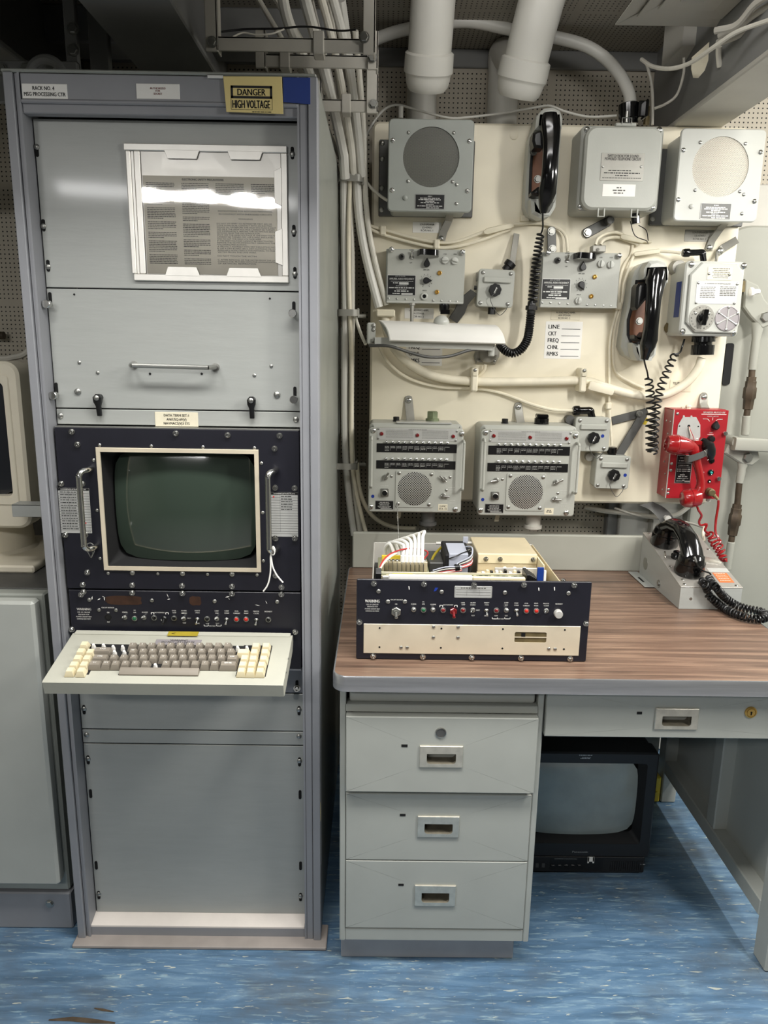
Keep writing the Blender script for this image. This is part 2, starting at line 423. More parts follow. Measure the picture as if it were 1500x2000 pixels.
def floor_mat():
    m = bpy.data.materials.new('marbled_vinyl'); m.use_nodes = True; MT['vinyl'] = m
    nt = m.node_tree; N = nt.nodes.new; L = nt.links.new; b = nt.nodes['Principled BSDF']; b.inputs['Roughness'].default_value = 0.38
    g = N('ShaderNodeNewGeometry')
    def noise(scale, vec, det=4, rough=.55, dist=0.0):
        mp = N('ShaderNodeMapping'); mp.inputs['Scale'].default_value = vec; L(g.outputs['Position'], mp.inputs[0])
        n = N('ShaderNodeTexNoise'); n.inputs['Scale'].default_value = scale; n.inputs['Detail'].default_value = det
        n.inputs['Roughness'].default_value = rough; n.inputs['Distortion'].default_value = dist; L(mp.outputs[0], n.inputs[0]); return n.outputs[0]
    def ramp(src, stops):
        r = N('ShaderNodeValToRGB'); e = r.color_ramp.elements
        while len(e) < len(stops): e.new(0.5)
        for q, (p, c) in zip(e, stops): q.position = p; q.color = rgb(c) if len(c) == 3 else c
        L(src, r.inputs[0]); return r.outputs[0]
    def mix(f, a, c):
        x = N('ShaderNodeMix'); x.data_type = 'RGBA'
        for i, q in ((0, f), (6, a), (7, c)):
            if isinstance(q, (int, float)): x.inputs[i].default_value = q
            elif isinstance(q, tuple): x.inputs[i].default_value = rgb(q)
            else: L(q, x.inputs[i])
        return x.outputs[2]
    base = ramp(noise(5, (1.0, 7, 1), 6, .6, .6), [(.30, (66, 92, 116)), (.52, (86, 116, 144)), (.72, (118, 146, 168))])
    st = ramp(noise(17, (1.0, 8.0, 1), 4, .6, .5), [(.56, (0, 0, 0)), (.68, (200, 200, 200))])
    c1 = mix(st, base, (150, 176, 184))
    st2 = ramp(noise(26, (1.0, 6, 1.3), 3, .55, .8), [(.655, (0, 0, 0)), (.70, (210, 210, 210))])
    c2 = mix(st2, c1, (206, 206, 184))
    dk = ramp(noise(11, (1.0, 9.0, 2.1), 4, .5, 0.6), [(.60, (0, 0, 0)), (.74, (150, 150, 150))])
    c3 = mix(dk, c2, (52, 70, 84))
    dirt = ramp(noise(3.2, (1.0, 1.6, 1), 6, .65), [(.47, (0, 0, 0)), (.70, (200, 200, 200))])
    c4 = mix(dirt, c3, (82, 78, 68))
    L(c4, b.inputs['Base Color'])
floor_mat()
fl = struct('floor', G().box(-2.2, 2.2, -2.4, YW+.05, -.03, -.0035), 'kick_grey')
T = .3048; y_s = PZ(1250, 1817, 0).y; x_s = PZ(1440, 1830, 0).x
tg = G().box(-T/2+.0001, T/2-.0001, -T/2+.0001, T/2-.0001, -.0035, 0); tm = mesh('floor_tile', tg, 'vinyl')
for i in range(-7, 4):
    for j in range(-4, 3):
        cx, cy = x_s+(i+.5)*T, y_s+(j+.5)*T
        if -1.75 < cx < 1.7 and .5 < cy < YW+.1: inst('floor_tile', tm, fl, (cx, cy, 0))
def scuff(pts, w_):
    q = [PZ(a, b, .0006) for a, b in pts]; L, R_ = [], []
    for i, p in enumerate(q):
        t = (q[min(i+1, len(q)-1)]-q[max(i-1, 0)]).normalized(); n = V((-t.y, t.x, 0))*w_*math.sin(math.pi*(i+.35)/(len(q)-.3)); L.append(p+n); R_.append(p-n)
    part('scuff_mark', G().add(L+R_[::-1], [tuple(range(2*len(q)))]), 'rod_dark', fl, smooth=False)
scuff([(95, 1992), (140, 1990), (180, 1994), (225, 1998)], .006); scuff([(184, 1969), (200, 1972), (222, 1976)], .003)
struct('wall_back', G().box(-2.2, 2.2, YW, YW+.05, 0, ZC+.1), 'perf_wall')
struct('ceiling', G().box(-2.2, 2.2, -2.4, YW+.05, ZC, ZC+.05), 'perf_ceiling')
struct('wall_left', G().box(-2.25, -2.2, -2.4, YW, 0, ZC), 'door_grey')
struct('wall_right', G().box(2.2, 2.25, -2.4, YW, 0, ZC), 'door_grey')
# corner angle where the perforated sheets meet overhead
struct('trim_1', G().box(-2.2, 2.2, YW-.012, YW, ZC-.05, ZC, .003), 'beam_dark')
# plain grey stiffener on the bulkhead behind the desk, left of the watertight door
struct('trim_2', G().box(P(1184, 1000, 2.40).x, P(1206, 1000, 2.40).x, 2.385, YW, 0, 1.1, .004), 'beam_dark')
struct('trim_3', G().box(P(1207, 1000, 2.39).x, P(1330, 1000, 2.39).x, 2.37, YW-.002, 0, 1.15, .004), 'pipe_white')
# beams: web + flange, running towards the rear bulkhead
def beam(n, x0, x1, z, h, y0, y1, mats, t=.014, left=True):
    g = G().mat(1).box(x0, x1, y0, y1, z, z+t, .003); xm = x0+.012 if left else (x0+x1)/2
    g.mat(0).box(xm-.006, xm+.006, y0, y1, z+t, ZC)
    struct(n, g, mats)
beam('trim_4', .79, .925, 1.955, .25, -.6, YW, ['beam_dark', 'beam_light'])
beam('trim_5', -.555, -.385, 1.955, .25, -.2, YW, ['beam_dark', 'beam_dark'], left=False)
beam('trim_6', -.985, -.80, 1.955, .25, -.2, YW, ['beam_dark', 'beam_dark'], left=False)
struct('trim_7', G().box(-2.0, -.16, 2.16, 2.28, ZC-.09, ZC, .004), 'beam_dark')
struct('unseen_light_baffle', G().box(-2.15, .42, 1.12, 1.14, 1.872, ZC), 'beam_dark')  # unseen crosswise plate, added to keep light off the upper rack and board
# foundation angle and post above the left of the rack
q = P(60, 130, 1.72)
g = G().box(-1.3, P(150, 130, 1.72).x, 1.72, 1.735, P(60, 150, 1.72).z-.05, P(60, 118, 1.72).z, .002)
g.box(P(128, 80, 1.74).x, P(152, 80, 1.74).x, 1.735, 1.75, P(60, 150, 1.72).z-.05, ZC, .002)
g.box(P(156, 80, 1.74).x, P(195, 80, 1.74).x, 1.79, 1.81, P(60, 150, 1.72).z-.05, ZC-.1, .002)
tr = struct('trim_8', g, 'beam_dark')
for x, y in ((4, 136), (52, 135), (100, 133), (146, 132), (143, 56), (143, 98)): inst('bolt', HW['hex'], tr, P(x, y, 1.7195 if x < 143 else 1.7345))
g = G(); c = P(91, 140, 1.62); R = .034
g.tube([(c.x+R*math.cos(a), 1.62, c.z-.012+R*math.sin(a)) for a in [math.radians(k) for k in range(-20, 201, 20)]], .0095, 10, 3)
solo('lifting_eye', g, 'beam_dark', 'dark grey lifting eye ring standing on top of the grey rack', 'ring')

# ------------------------------------------------------------------ watertight door on the right with its dogging gear
YD = 2.30
dl = P(1343, 1020, YD).x; dt = P(1480, 440, YD).z
g = G().plate(rr(dl, 2.15, .10, dt, .10, 8), YD, YD+.05, .006)
door = struct('door_1', g, 'door_grey')
g = G().plate(rr(dl-.10, 2.2, 0, dt+.12, .12, 8), YD+.035, YW-.001, .004); struct('trim_9', g, 'beam_light')
part('dark_slot', G().plate(rr(P(1416, 710, 2.29).x, P(1431, 710, 2.29).x, P(1424, 752, 2.29).z, P(1424, 670, 2.29).z, .008, 4), 2.293, 2.30), 'black_matte', door)  # black plate standing in for a dark hole beside the board
def pl(px, py, y): v = P(px, py, y); return v
def hexp(c, r, h, gg, n=6): gg.lathe(c, (0, -1, 0), [(0, r), (h*.85, r), (h, r*.88)], n, ph=.3)
y0 = 2.25
def poly(pp, y): return [(P(a, b, y).x, P(a, b, y).z) for a, b in pp]
for pts, bolt in (([(1452, 545), (1478, 558), (1490, 585), (1512, 610), (1510, 632), (1485, 642), (1462, 618), (1449, 600)], (1494, 619)),
                  ([(1420, 868), (1440, 862), (1478, 880), (1482, 897), (1466, 909), (1446, 906), (1412, 884)], (1459, 893))):
    pr = poly(pts[::-1], y0)
    part('crank_plate', G().plate(pr, y0-.012, y0+.012, .004), 'door_grey', door)
    g = G(); hexp(P(*bolt, y0-.012), .0145, .012, g); part('bolt', g, 'steel', door)
def rod(a, b, c, d, e, f, h):       # fork, thread, coupling, thread, tail by photo points
    g = G(); q = [P(*t, y0) for t in (a, b)]
    g.loft([(q[0], .020, .012), (q[0].lerp(q[1], .35), .012, .011), (q[0].lerp(q[1], .5), .0125, .0125), (q[1], .0115, .0115)], 12)
    part('link_rod', g, 'door_grey', door)
    g = G(); g.cyl(P(*b, y0), P(*c, y0), .0095); g.cyl(P(*d, y0), P(*e, y0), .0095)
    part('thread', g, 'rod_dark', door)
    cc, dd = P(*c, y0), P(*d, y0); g = G(); L = (dd-cc).length
    g.lathe(cc, dd-cc, [(0, .0135), (L*.12, .0135), (L*.14, .0155), (L*.3, .0155), (L*.34, .0185), (L*.64, .0185), (L*.68, .0155), (L*.98, .014), (L, .012)], 6)
    part('turnbuckle', g, 'rod_dark', door, 'brown hexagonal turnbuckle')
    g = G(); g.cyl(P(*e, y0), P(*f, y0), .0118, c=.002); part('link_rod', g, 'door_grey', door)
rod((1481, 630), (1469, 722), (1468, 736), (1460, 800), (1458, 812), (1455, 850), 0)
rod((1452, 900), (1444, 943), (1440, 985), (1430, 1046), (1428, 1058), (1420, 1112), 0)
z0, z1 = P(1450, 890, y0).z, P(1450, 846, y0).z
g = G().loft([((P(1424, 862, y0).x, y0-.03, P(1424, 864, y0).z), .02, .016), ((P(1500, 880, y0).x, y0-.032, P(1500, 868, y0).z), .02, .016), ((2.0, y0-.04, P(1500, 868, y0).z-.16), .018, .015)], 14, 5, (0, 0, 1))
g.cyl((P(1432, 862, y0).x, y0-.03, P(1432, 862, y0).z), (P(1432, 862, y0).x, YD, P(1432, 862, y0).z), .017)
part('dogging_lever', g, 'door_grey', door)
g = G(); g.cyl((P(1448, 560, y0).x, y0-.01, P(1448, 560, y0).z), (P(1448, 560, y0).x, YD, P(1448, 560, y0).z), .016)
part('pivot', g, 'old_brass', door)
g = G(); c = P(1462, 571, 2.2); g.lathe(c, (1, 0, .1), [(0, .006), (.004, .013), (.012, .013), (.014, .0075), (.03, .007), (.032, .005)], 8)
part('grease_plug', g, 'white', door)
# ================================================================== EQUIPMENT RACK
YR, RX0, RX1, RZ = 1.465, -.683, -.121, 1.825
YB, YP = 1.486, 1.507           # front of the black units, front of the blank panels
rack = thing('equipment_rack', 'tall blue-grey steel equipment rack holding a screen and keyboard, left of the desk', 'rack', ((RX0+RX1)/2, 1.85, 0))
IL, IR = -.655, -.160
g = G()
for x0, x1, ysh in ((RX0, RX0+.017, 0), (RX0+.018, IL-.002, .006)): g.box(x0, x1, YR+ysh, YR+.04, 0.008, RZ, .0015)
g.box(IL-.004, IL, YR+.004, YP+.03, .008, RZ)
part('post', g, 'frame_grey', rack)
g = G()
for x0, x1, ysh in ((IR+.006, IR+.021, .004), (IR+.022, RX1, 0)): g.box(x0, x1, YR+ysh, YR+.04, .008, RZ, .0015)
g.box(IR+.002, IR+.006, YR+.003, YP+.03, .008, RZ)
part('post', g, 'frame_grey', rack)
zt, zl, zb = P(340, 151, YR).z, P(340, 198, YR).z, P(340, 232, YP).z
g = G().box(RX0+.03, IR+.006, YR+.003, YR+.03, zl, RZ-.001, .0015)
g.box(IL, IR+.004, YR+.001, YR+.02, zl-.006, zl+.001, .002); g.box(IL, IR+.004, YR+.008, YR+.03, zb-.004, zl-.004, .0015)
part('header', g, 'frame_grey', rack)
g = G().box(RX0-.004, RX1-.002, YR+.002, 2.23, RZ, RZ+.006, .002); g.box(RX0, RX1, 2.22, 2.236, 0, RZ); g.box(RX0, RX0+.004, YR+.04, 2.23, 0, RZ)
part('back_shell', g, 'side_grey', rack)
g = G().box(RX1-.006, RX1-.002, YR+.04, 2.232, 0.008, RZ-.002)
part('side_panel', g, 'side_grey', rack)
g = G().box(RX1-.004, RX1+.001, YR+.01, YR+.035, .2, RZ-.03, .001); part('side_strip', g, 'frame_grey', rack)
zs0, zs1 = P(390, 1808, YR+.012).z, P(390, 1782, YP).z
g = G().add([(IL, YR+.010, zs0), (IR, YR+.010, zs0), (IR, YP+.004, zs1), (IL, YP+.004, zs1), (IL, YR+.010, zs0-.004), (IR, YR+.010, zs0-.004), (IR, YP+.004, zs1-.02), (IL, YP+.004, zs1-.02)],
            [(0, 1, 2, 3), (0, 1, 5, 4), (1, 2, 6, 5), (2, 3, 7, 6), (3, 0, 4, 7), (4, 5, 6, 7)])
part('sill', g, 'sill_cream', rack, 'glossy cream painted sill')
part('base_front', G().box(IL-.004, IR+.004, YR+.010, YR+.02, .006, zs0-.003, .001), 'frame_grey', rack)
part('base_plate', G().box(RX0-.006, RX1+.014, YR-.022, YR+.05, 0, .009, .002).box(RX0, RX1-.004, YR+.051, 2.22, 0, .008), 'plate_brown', rack)
part('inner_back', G().box(IL, IR, YP+.16, YP+.164, .03, 1.77), 'dark_void', rack)
# blank panels
def bpan(t, b, nm='blank_panel', y=YP, mt='panel_grey', lab=None):
    z1, z0 = P(330, t, y).z, P(330, b, y).z
    return part(nm, G().box(IL+.002, IR-.001, y, y+.004, z0+.0006, z1-.0006, .0012), mt, rack, lab)
p1 = bpan(235, 565.5); p2 = bpan(566.5, 800, 'handle_panel'); p3 = bpan(801, 832)
p4 = bpan(1300, 1351, mt='frame_grey'); p5 = bpan(1352, 1425.5); p6 = bpan(1426.5, 1453); p7 = bpan(1454, 1783, 'lower_panel')
YF = YP-.0005
for x, y, p in ((72, 291, p1), (85, 437, p1), (94, 516, p1), (571, 296, p1), (574, 448, p1), (576, 530, p1), (203, 1392, p5)):
    if p is not p5: sc('slot', p, x, y+3, YF); sc('pan', p, x, y-4 if x < 80 else y+5, YF, scale=1.15)
for x, y in ((94, 594), (106, 770), (574, 612), (576, 778)):
    sc('slot', p2, x+4 if x < 300 else x, y-12, YF); sc('thumb', p2, x+6 if x < 300 else x, y+1, YF)
for x, y in ((118, 812), (578, 819)): sc('pan', p3, x, y, YF, scale=1.3)
for x, y in ((145, 575), (527, 583)): sc('hole', p2, x, y, YF, scale=.9)
for x, y in ((155, 708), (191, 728), (530, 715), (497, 733)): sc('pan', p2, x, y, YF, scale=.8)
for x, y in ((152, 765), (541, 771)): sc('pan', p2, x, y, YF, scale=1.5)
for p, l in ((p5, ((164, 1386), (584, 1388))), (p6, ((169, 1437), (584, 1440))), (p4, ((580, 1338),)),
             (p7, ((172, 1484), (177, 1550), (188, 1690), (193, 1748), (585, 1488), (586, 1552), (587, 1691), (587, 1752)))):
    for x, y in l:
        if p is not p6: sc('slot', p, x, y, YF)
        if y not in (1550, 1690, 1552, 1691): sc('cap' if p is p4 else 'pan', p, x, y-(2 if p is not p4 else -6), YF, scale=1.25)
# drawer style pull and two turn latches
g = G(); a, b = P(262, 713, YP), P(421, 717, YP); o = V((0, -.032, 0))
g.tube([a, a+o*.6, a+o+V((.008, 0, 0)), a+o+V((.02, 0, 0)), b+o-V((.02, 0, 0)), b+o-V((.008, 0, 0)), b+o*.6, b], .0045, 10, 5)
g.cyl(a, a+V((0, -.003, 0)), .008); g.cyl(b, b+V((0, -.003, 0)), .008)
part('pull_handle', g, 'steel', rack)
for x in (293, 394): sc('hole', p2, x, 730, YF, scale=1.1)
for px, py in ((195, 776), (493, 781)):
    c = P(px, py, YP); g = G()
    g.loft([(c+V((0, -.010, .006)), .0045, .005), (c+V((0, -.012, 0)), .009, .008), (c+V((0, -.012, -.008)), .0085, .007), (c+V((0, -.010, -.016)), .0052, .005), (c+V((0, -.007, -.036)), .0048, .004)], 12, 3)
    g.cyl(c, c+V((0, -.012, 0)), .007)
    l = part('latch', g, 'black', rack); inst('screw', HW['pan'], l, c+V((0, -.0185, 0)), None, 1.2)
# signs on the rack
sign(rack, (43.5, 164, 131.5, 193), YR+.003, .001, 'white', [('RACK NO. 4', .48, .3, .26, .48), ('MSG PROCESSING CTR', .5, .70, .26, .92)], label='white plate reading RACK NO. 4 MSG PROCESSING CTR')
sign(rack, (266.5, 164, 351, 193.5), YR+.003, .001, 'white', [('AUTHORIZED', .5, .3, .13, .36), ('FOR', .5, .47, .13, .1), ('SECRET', .5, .66, .13, .2)], 'ink_red', label='white plate with small red lettering')
sign(rack, (303, 805, 387, 833), YP, .001, 'tag_cream', [('DATA TERM SET-1', .5, .22, .17, .58), ('AN/USQ-69(V)', .5, .5, .17, .46), ('NAVMACS(V)3 SYS', .5, .78, .17, .6)], label='cream plate reading DATA TERM SET-1 AN/USQ-69(V) NAVMACS(V)3 SYS')
# danger notice of yellowed tape with a strip of blue tape
YS = YR-.001
x0, x1, z0, z1 = R4(437, 149, 553, 222, YS); W, H = x1-x0, z1-z0
dn = solo('danger_notice', G().plate([(x0+.004, z0+.002), (x1, z0), (x1-.002, z1), (x0, z1-.001)], YS-.0012, YS, .0004), 'tape_yellow',
          'yellowed paper notice reading DANGER HIGH VOLTAGE taped to the rack top', 'sign')
g = G(); y = YS-.0016
bx0, bx1, bz0, bz1 = R4(451, 168, 532, 193, YS)
for a in ((bx0, bx1, bz1-.004, bz1), (bx0, bx1, bz0, bz0+.004), (bx0, bx0+.004, bz0, bz1), (bx1-.004, bx1, bz0, bz1)): g.rect(*a, y)
g.text('DANGER', (bx0+bx1)/2, (bz0+bz1)/2, .0105, .050, y)
hz = P(490, 204, YS).z; g.text('HIGH VOLTAGE', (bx0+bx1)/2-.001, hz, .013, .067, y)
lz = P(490, 215, YS).z
for a in ((bx0, bx1, lz, lz+.0006), (bx0, bx0+.0006, lz, bz0), (bx1-.0006, bx1, lz, bz0)): g.rect(*a, y)
g.words(P(493, 219, YS).x, P(530, 219, YS).x, P(500, 219, YS).z, .0014, y)
part('lettering', g, 'ink', dn, smooth=False, kind='stuff')
x0, x1, z0, z1 = R4(553, 151, 606, 203, YS)
solo('blue_tape', G().plate([(x0, z0+.003), (x1, z0), (x1, z1), (x0, z1)], YR-.0006, YR+.0005, .0002), 'tape_blue', 'strip of blue masking tape stuck to the rack top right of the danger notice', 'tape')
g = G().box(P(405, 150, YS).x, P(436, 150, YS).x, YR-.0015, YR+.002, P(420, 153, YS).z, P(420, 147, YS).z, .0004)
solo('clear_tape', g, 'label_silver', 'small shiny piece of clear tape on the rack edge left of the danger notice', 'tape')
g = G().box(RX1-.001, RX1+.0004, YR+.002, YR+.02, P(620, 1605, YR).z, P(620, 1572, YR).z); part('chipped_paint', g, 'tape_yellow', rack, 'bare yellow primer showing through chipped paint')

# ------------------------------------------------------------------ framed safety notice
YN = YP-.001
nx0, nx1 = P(252, 415, YN).x, P(563, 420, YN).x
nz1, nz0 = P(400, 283, YN).z, P(410, 551, YN).z
nx0 = (P(243, 300, YN).x+P(257, 540, YN).x)/2
fn = thing('safety_notice', 'aluminium framed safety precautions notice behind clear plastic on upper rack panel', 'notice', ((nx0+nx1)/2, YN, nz0))
t = .013
g = G().box(nx0, nx1, YN-.006, YN-.001, nz1-t, nz1, .0015); g.box(nx0+.006, nx1, YN-.006, YN-.001, nz0, nz0+t, .0015)
g.box(nx1-t, nx1, YN-.0055, YN-.001, nz0+t, nz1-t, .0015)
g.box(nx0+.003, nx0+.012, YN-.0055, YN-.001, nz0+t, nz1-t, .0015); g.box(nx0+.012, nx0+.018, YN-.003, YN-.001, nz0+t, nz1-t, .001); g.box(nx0+.018, nx0+.030, YN-.0055, YN-.001, nz0+t, nz1-t, .0015)
part('frame', g, 'alu', fn)
ix0, ix1, iz0, iz1 = nx0+.030, nx1-t, nz0+t, nz1-t
part('backing', G().box(ix0, ix1, YN-.0015, YN-.0005, iz0, iz1), 'alu', fn)
for cx, top in ((.30, 1), (.75, 1), (.27, 0), (.72, 0)):
    c = ix0+(ix1-ix0)*cx; hw_ = .033
    zz = [(c-hw_, iz1+.002), (c-hw_+.006, iz1-.013), (c+hw_-.006, iz1-.013), (c+hw_, iz1+.002)] if top else [(c-hw_, iz0-.002), (c-hw_+.006, iz0+.013), (c+hw_-.006, iz0+.013), (c+hw_, iz0-.002)]
    part('retaining_tab', G().plate(zz, YN-.0068, YN-.0055, .0004), 'alu', fn)
for cz in (.73, .24):
    c = iz0+(iz1-iz0)*cz; hh = .034
    part('retaining_tab', G().plate([(ix1+.002, c-hh), (ix1+.002, c+hh), (ix1-.012, c+hh-.006), (ix1-.012, c-hh+.006)], YN-.0068, YN-.0055, .0004), 'alu', fn)
m = bpy.data.materials.new('clear_plastic'); m.use_nodes = True; MT['clear'] = m
nt = m.node_tree; nt.nodes.remove(nt.nodes['Principled BSDF']); N = nt.nodes.new
ms, tr_, gl, fr = N('ShaderNodeMixShader'), N('ShaderNodeBsdfTransparent'), N('ShaderNodeBsdfGlossy'), N('ShaderNodeFresnel')
gl.inputs['Roughness'].default_value = .03; fr.inputs[0].default_value = 1.5
wv = N('ShaderNodeTexNoise'); wv.inputs['Scale'].default_value = 9; bp = N('ShaderNodeBump'); bp.inputs['Strength'].default_value = .05; bp.inputs['Distance'].default_value = .01
gg = N('ShaderNodeNewGeometry'); nt.links.new(gg.outputs['Position'], wv.inputs['Vector']); nt.links.new(wv.outputs[0], bp.inputs['Height']); nt.links.new(bp.outputs[0], gl.inputs['Normal'])
nt.links.new(fr.outputs[0], ms.inputs[0]); nt.links.new(tr_.outputs[0], ms.inputs[1]); nt.links.new(gl.outputs[0], ms.inputs[2]); nt.links.new(ms.outputs[0], nt.nodes['Material Output'].inputs[0])
part('clear_cover', G().box(ix0, ix1, YN-.0045, YN-.0040, iz0, iz1), 'clear', fn)
# the printed sheet, slightly turned as in its holder
pz1 = P(400, 345, YN).z; g = G().box(ix0+.002, ix1-.008, YN-.0026, YN-.0020, iz0+.001, pz1)
sh = part('sheet', g, 'paper', fn); y = YN-.0029; g = G(); rn = random.Random(3)
sw = ix1-ix0
def colx(f): return ix0+sw*f
g.text('ELECTRONIC SAFETY PRECAUTIONS', colx(.44), pz1-.006, .0036, .078, y)
def block(f0, f1, za, zb, lead=.0031, h=.0012):
    z = za; n = rn.randint(3, 7)
    while z > zb:
        g.words(colx(f0), colx(f1) if n > 1 else colx(f0+(f1-f0)*.55), z, h, y, rn); n -= 1; z -= lead
        if n == 0: z -= lead*1.1; n = rn.randint(3, 8)
zb = iz0+.018
block(.03, .235, pz1-.013, zb); block(.285, .48, pz1-.013, zb); block(.53, .735, pz1-.013, pz1-.048); block(.785, .965, pz1-.013, pz1-.052)
zz = pz1-.061
L = [('INSTRUCTIONS FOR RESCUING PERSONNEL', .73, .76), ('IN CONTACT WITH ENERGIZED CIRCUITS', .73, .74), None, ('WARNING', .73, .2), None]
T_ = ['DO NOT ATTEMPT TO ADMINISTER FIRST AID OR', 'COME IN PHYSICAL CONTACT WITH AN ELECTRIC', 'SHOCK VICTIM BEFORE THE HIGH VOLTAGE IS SHUT', 'OFF OR IF THE HIGH VOLTAGE CANNOT BE TURNED', 'OFF IMMEDIATELY, BEFORE THE VICTIM HAS BEEN',
      'REMOVED FROM THE LIVE CONDUCTOR:', 'SHUT OFF THE HIGH VOLTAGE. IF THE HIGH VOLTAGE', 'CANNOT BE TURNED OFF, USE A WELL INSULATED', 'AXE TO CUT THE HIGH VOLTAGE WIRE.', 'IF THE HIGH VOLTAGE CANNOT BE DEACTIVATED,',
      'REMOVE THE VICTIM IMMEDIATELY OBSERVING THE', 'FOLLOWING PRECAUTIONS:', 'A. PROTECT YOURSELF WITH DRY INSULATING MATERIAL', 'B. USE A DRY BOARD, BELT, DRY CLOTHING OR OTHER', '   AVAILABLE NONCONDUCTIVE MATERIAL TO FREE', '   VICTIM FROM THE LIVE WIRE.', None, '      DO NOT TOUCH THE VICTIM', None,
      'C. AFTER REMOVAL OF THE VICTIM FROM THE LIVE', '   CONDUCTOR, PROCEED WITH THE ADMINISTRATION', '   OF ARTIFICIAL RESPIRATION.']
for q in L:
    if q: g.text(q[0], colx(.74), zz, .0026, sw*q[2]*.52, y)
    zz -= .0054 if q else .003
stp = (zz-zb)/len(T_)
for q in T_:
    if q: g.text(q, colx(.53), zz, .0024, sw*.0098*len(q), y, 'L')
    zz -= stp
part('print', g, 'ink_grey', sh, smooth=False, kind='stuff')

# ------------------------------------------------------------------ display unit
UX0, UX1 = -.651, -.162
dz1, dz0 = P(340, 838, YB).z, P(340, 1152, YB).z
du = thing('display_unit', 'black rack display unit with dark green CRT screen in tan metal frame', 'monitor', ((UX0+UX1)/2, 1.55, dz0))
fx0, fx1, fz0, fz1 = R4(194.5, 876.5, 507, 1116, YB-.004)
t = .0085
g = G()
n1 = rr(UX0, UX1, dz0, dz1, .004, 3); n2 = rr(fx0+t*.6, fx1-t*.6, fz0+t*.6, fz1-t*.6, .004, 3)
g.ringplate(n1, n2, YB, YB+.006, .001); part('front_panel', g, 'black_panel', du)
part('chassis', G().box(UX0+.015, UX1-.015, YB+.08, YB+.16, dz0+.005, dz1-.005), 'dark_void', du)
part('top_lip', G().box(UX0, UX1, YB+.0015, YP, dz1-.0004, dz1+.0022, .0005), 'steel', du)
g = G()
n1 = rr(fx0, fx1, fz0, fz1); n2 = rr(fx0+t, fx1-t, fz0+t, fz1-t)
g.ringplate(n1, n2, YB-.004, YB, .0008); part('screen_frame', g, 'alu_tan', du)
# dark well leading back to the tube
g = G(); n3 = rr(fx0+t+.006, fx1-t-.006, fz0+t+.006, fz1-t-.004, .02, 5)
nn = rr(fx0+t*.7, fx1-t*.7, fz0+t*.7, fz1-t*.7, .003, 5)
g.rings([[(x, YB+.002, z) for x, z in nn], [(x, YB+.05, z) for x, z in n3], [(x, YB+.075, z) for x, z in inset(n3, .012)]], False, True)
part('screen_well', g, 'black_matte', du)
def crt(x0, x1, z0, z1, y, bulge, r, nx=20, nz=16, pw=6):
    g = G(); cx, cz, hx, hz = (x0+x1)/2, (z0+z1)/2, (x1-x0)/2, (z1-z0)/2; R = []
    N_ = 48
    for k in range(0, 13):
        s = k/12; ring = []
        for j in range(N_):
            a = 2*math.pi*j/N_; ca, sa = math.cos(a), math.sin(a)
            e = (abs(ca)**pw+abs(sa)**pw)**(-1/pw)
            ux, uz = ca*e*s, sa*e*s; d = ux*ux*.6+uz*uz*.4
            ring.append((cx+ux*hx, y+bulge*d-(0 if k < 12 else -.0), cz+uz*hz))
        R.append(ring)
    R[0] = [(cx+(p[0]-cx)*.001+1e-5*math.cos(2*math.pi*j/N_), y, cz+1e-5*math.sin(2*math.pi*j/N_)) for j, p in enumerate(R[0])]
    R.append([(cx+(p[0]-cx)*1.01, p[1]+.012, cz+(p[2]-cz)*1.01) for p in R[-1]])
    return g.rings(R)
cx0, cx1, cz0, cz1 = R4(219, 884, 495, 1098, YB+.018)
part('screen', crt(cx0, cx1, cz0, cz1, YB+.016, .038, .03, pw=7), 'crt_green', du, 'bulging dark green glass')
Z_ = lambda X, Y: (60+X/2.586, 820+Y/2.586)
for q in ((208, 60), (733, 68), (995, 77), (1257, 80), (237, 124), (1232, 145), (155, 323), (262, 323), (1235, 343), (1333, 345), (176, 581), (277, 581), (1236, 598), (1334, 598), (287, 770), (1237, 786), (264, 832), (514, 834), (765, 838), (1017, 841), (1267, 845)):
    sc('cap', du, *Z_(*q), YB)
for q in ((514, 772), (767, 776), (1017, 779)): sc('pan', du, *Z_(*q), YB, scale=1.2)
for q in ((348, 127), (609, 132), (870, 137), (1130, 142), (318, 203), (1166, 219), (335, 457), (1172, 469), (350, 700), (1175, 712), (391, 775), (642, 777), (893, 780), (1143, 783)): sc('pan', du, *Z_(*q), YB, scale=.75)
def vhandle(parent, bt, bb, so, r=.0058, mt='chrome'):   # bar between two photo points, standing off the panel
    a, b = P(*bt, YB-so), P(*bb, YB-so); x = (a.x+b.x)/2; g = G(); y = YB-so
    g.tube([(x+.012, YB, a.z), (x+.010, YB-so*.5, a.z), (x+.004, y+.006, a.z-.001), (x, y, a.z-.010), (x, y, a.z-.02), (x, y, b.z+.02), (x, y, b.z+.010), (x+.004, y+.006, b.z+.001), (x+.010, YB-so*.5, b.z), (x+.012, YB, b.z)], r, 12, 5)
    return part('handle', g, mt, parent)
vhandle(du, (154, 921), (164, 1075), .036); vhandle(du, (522, 923), (527, 1080), .036)
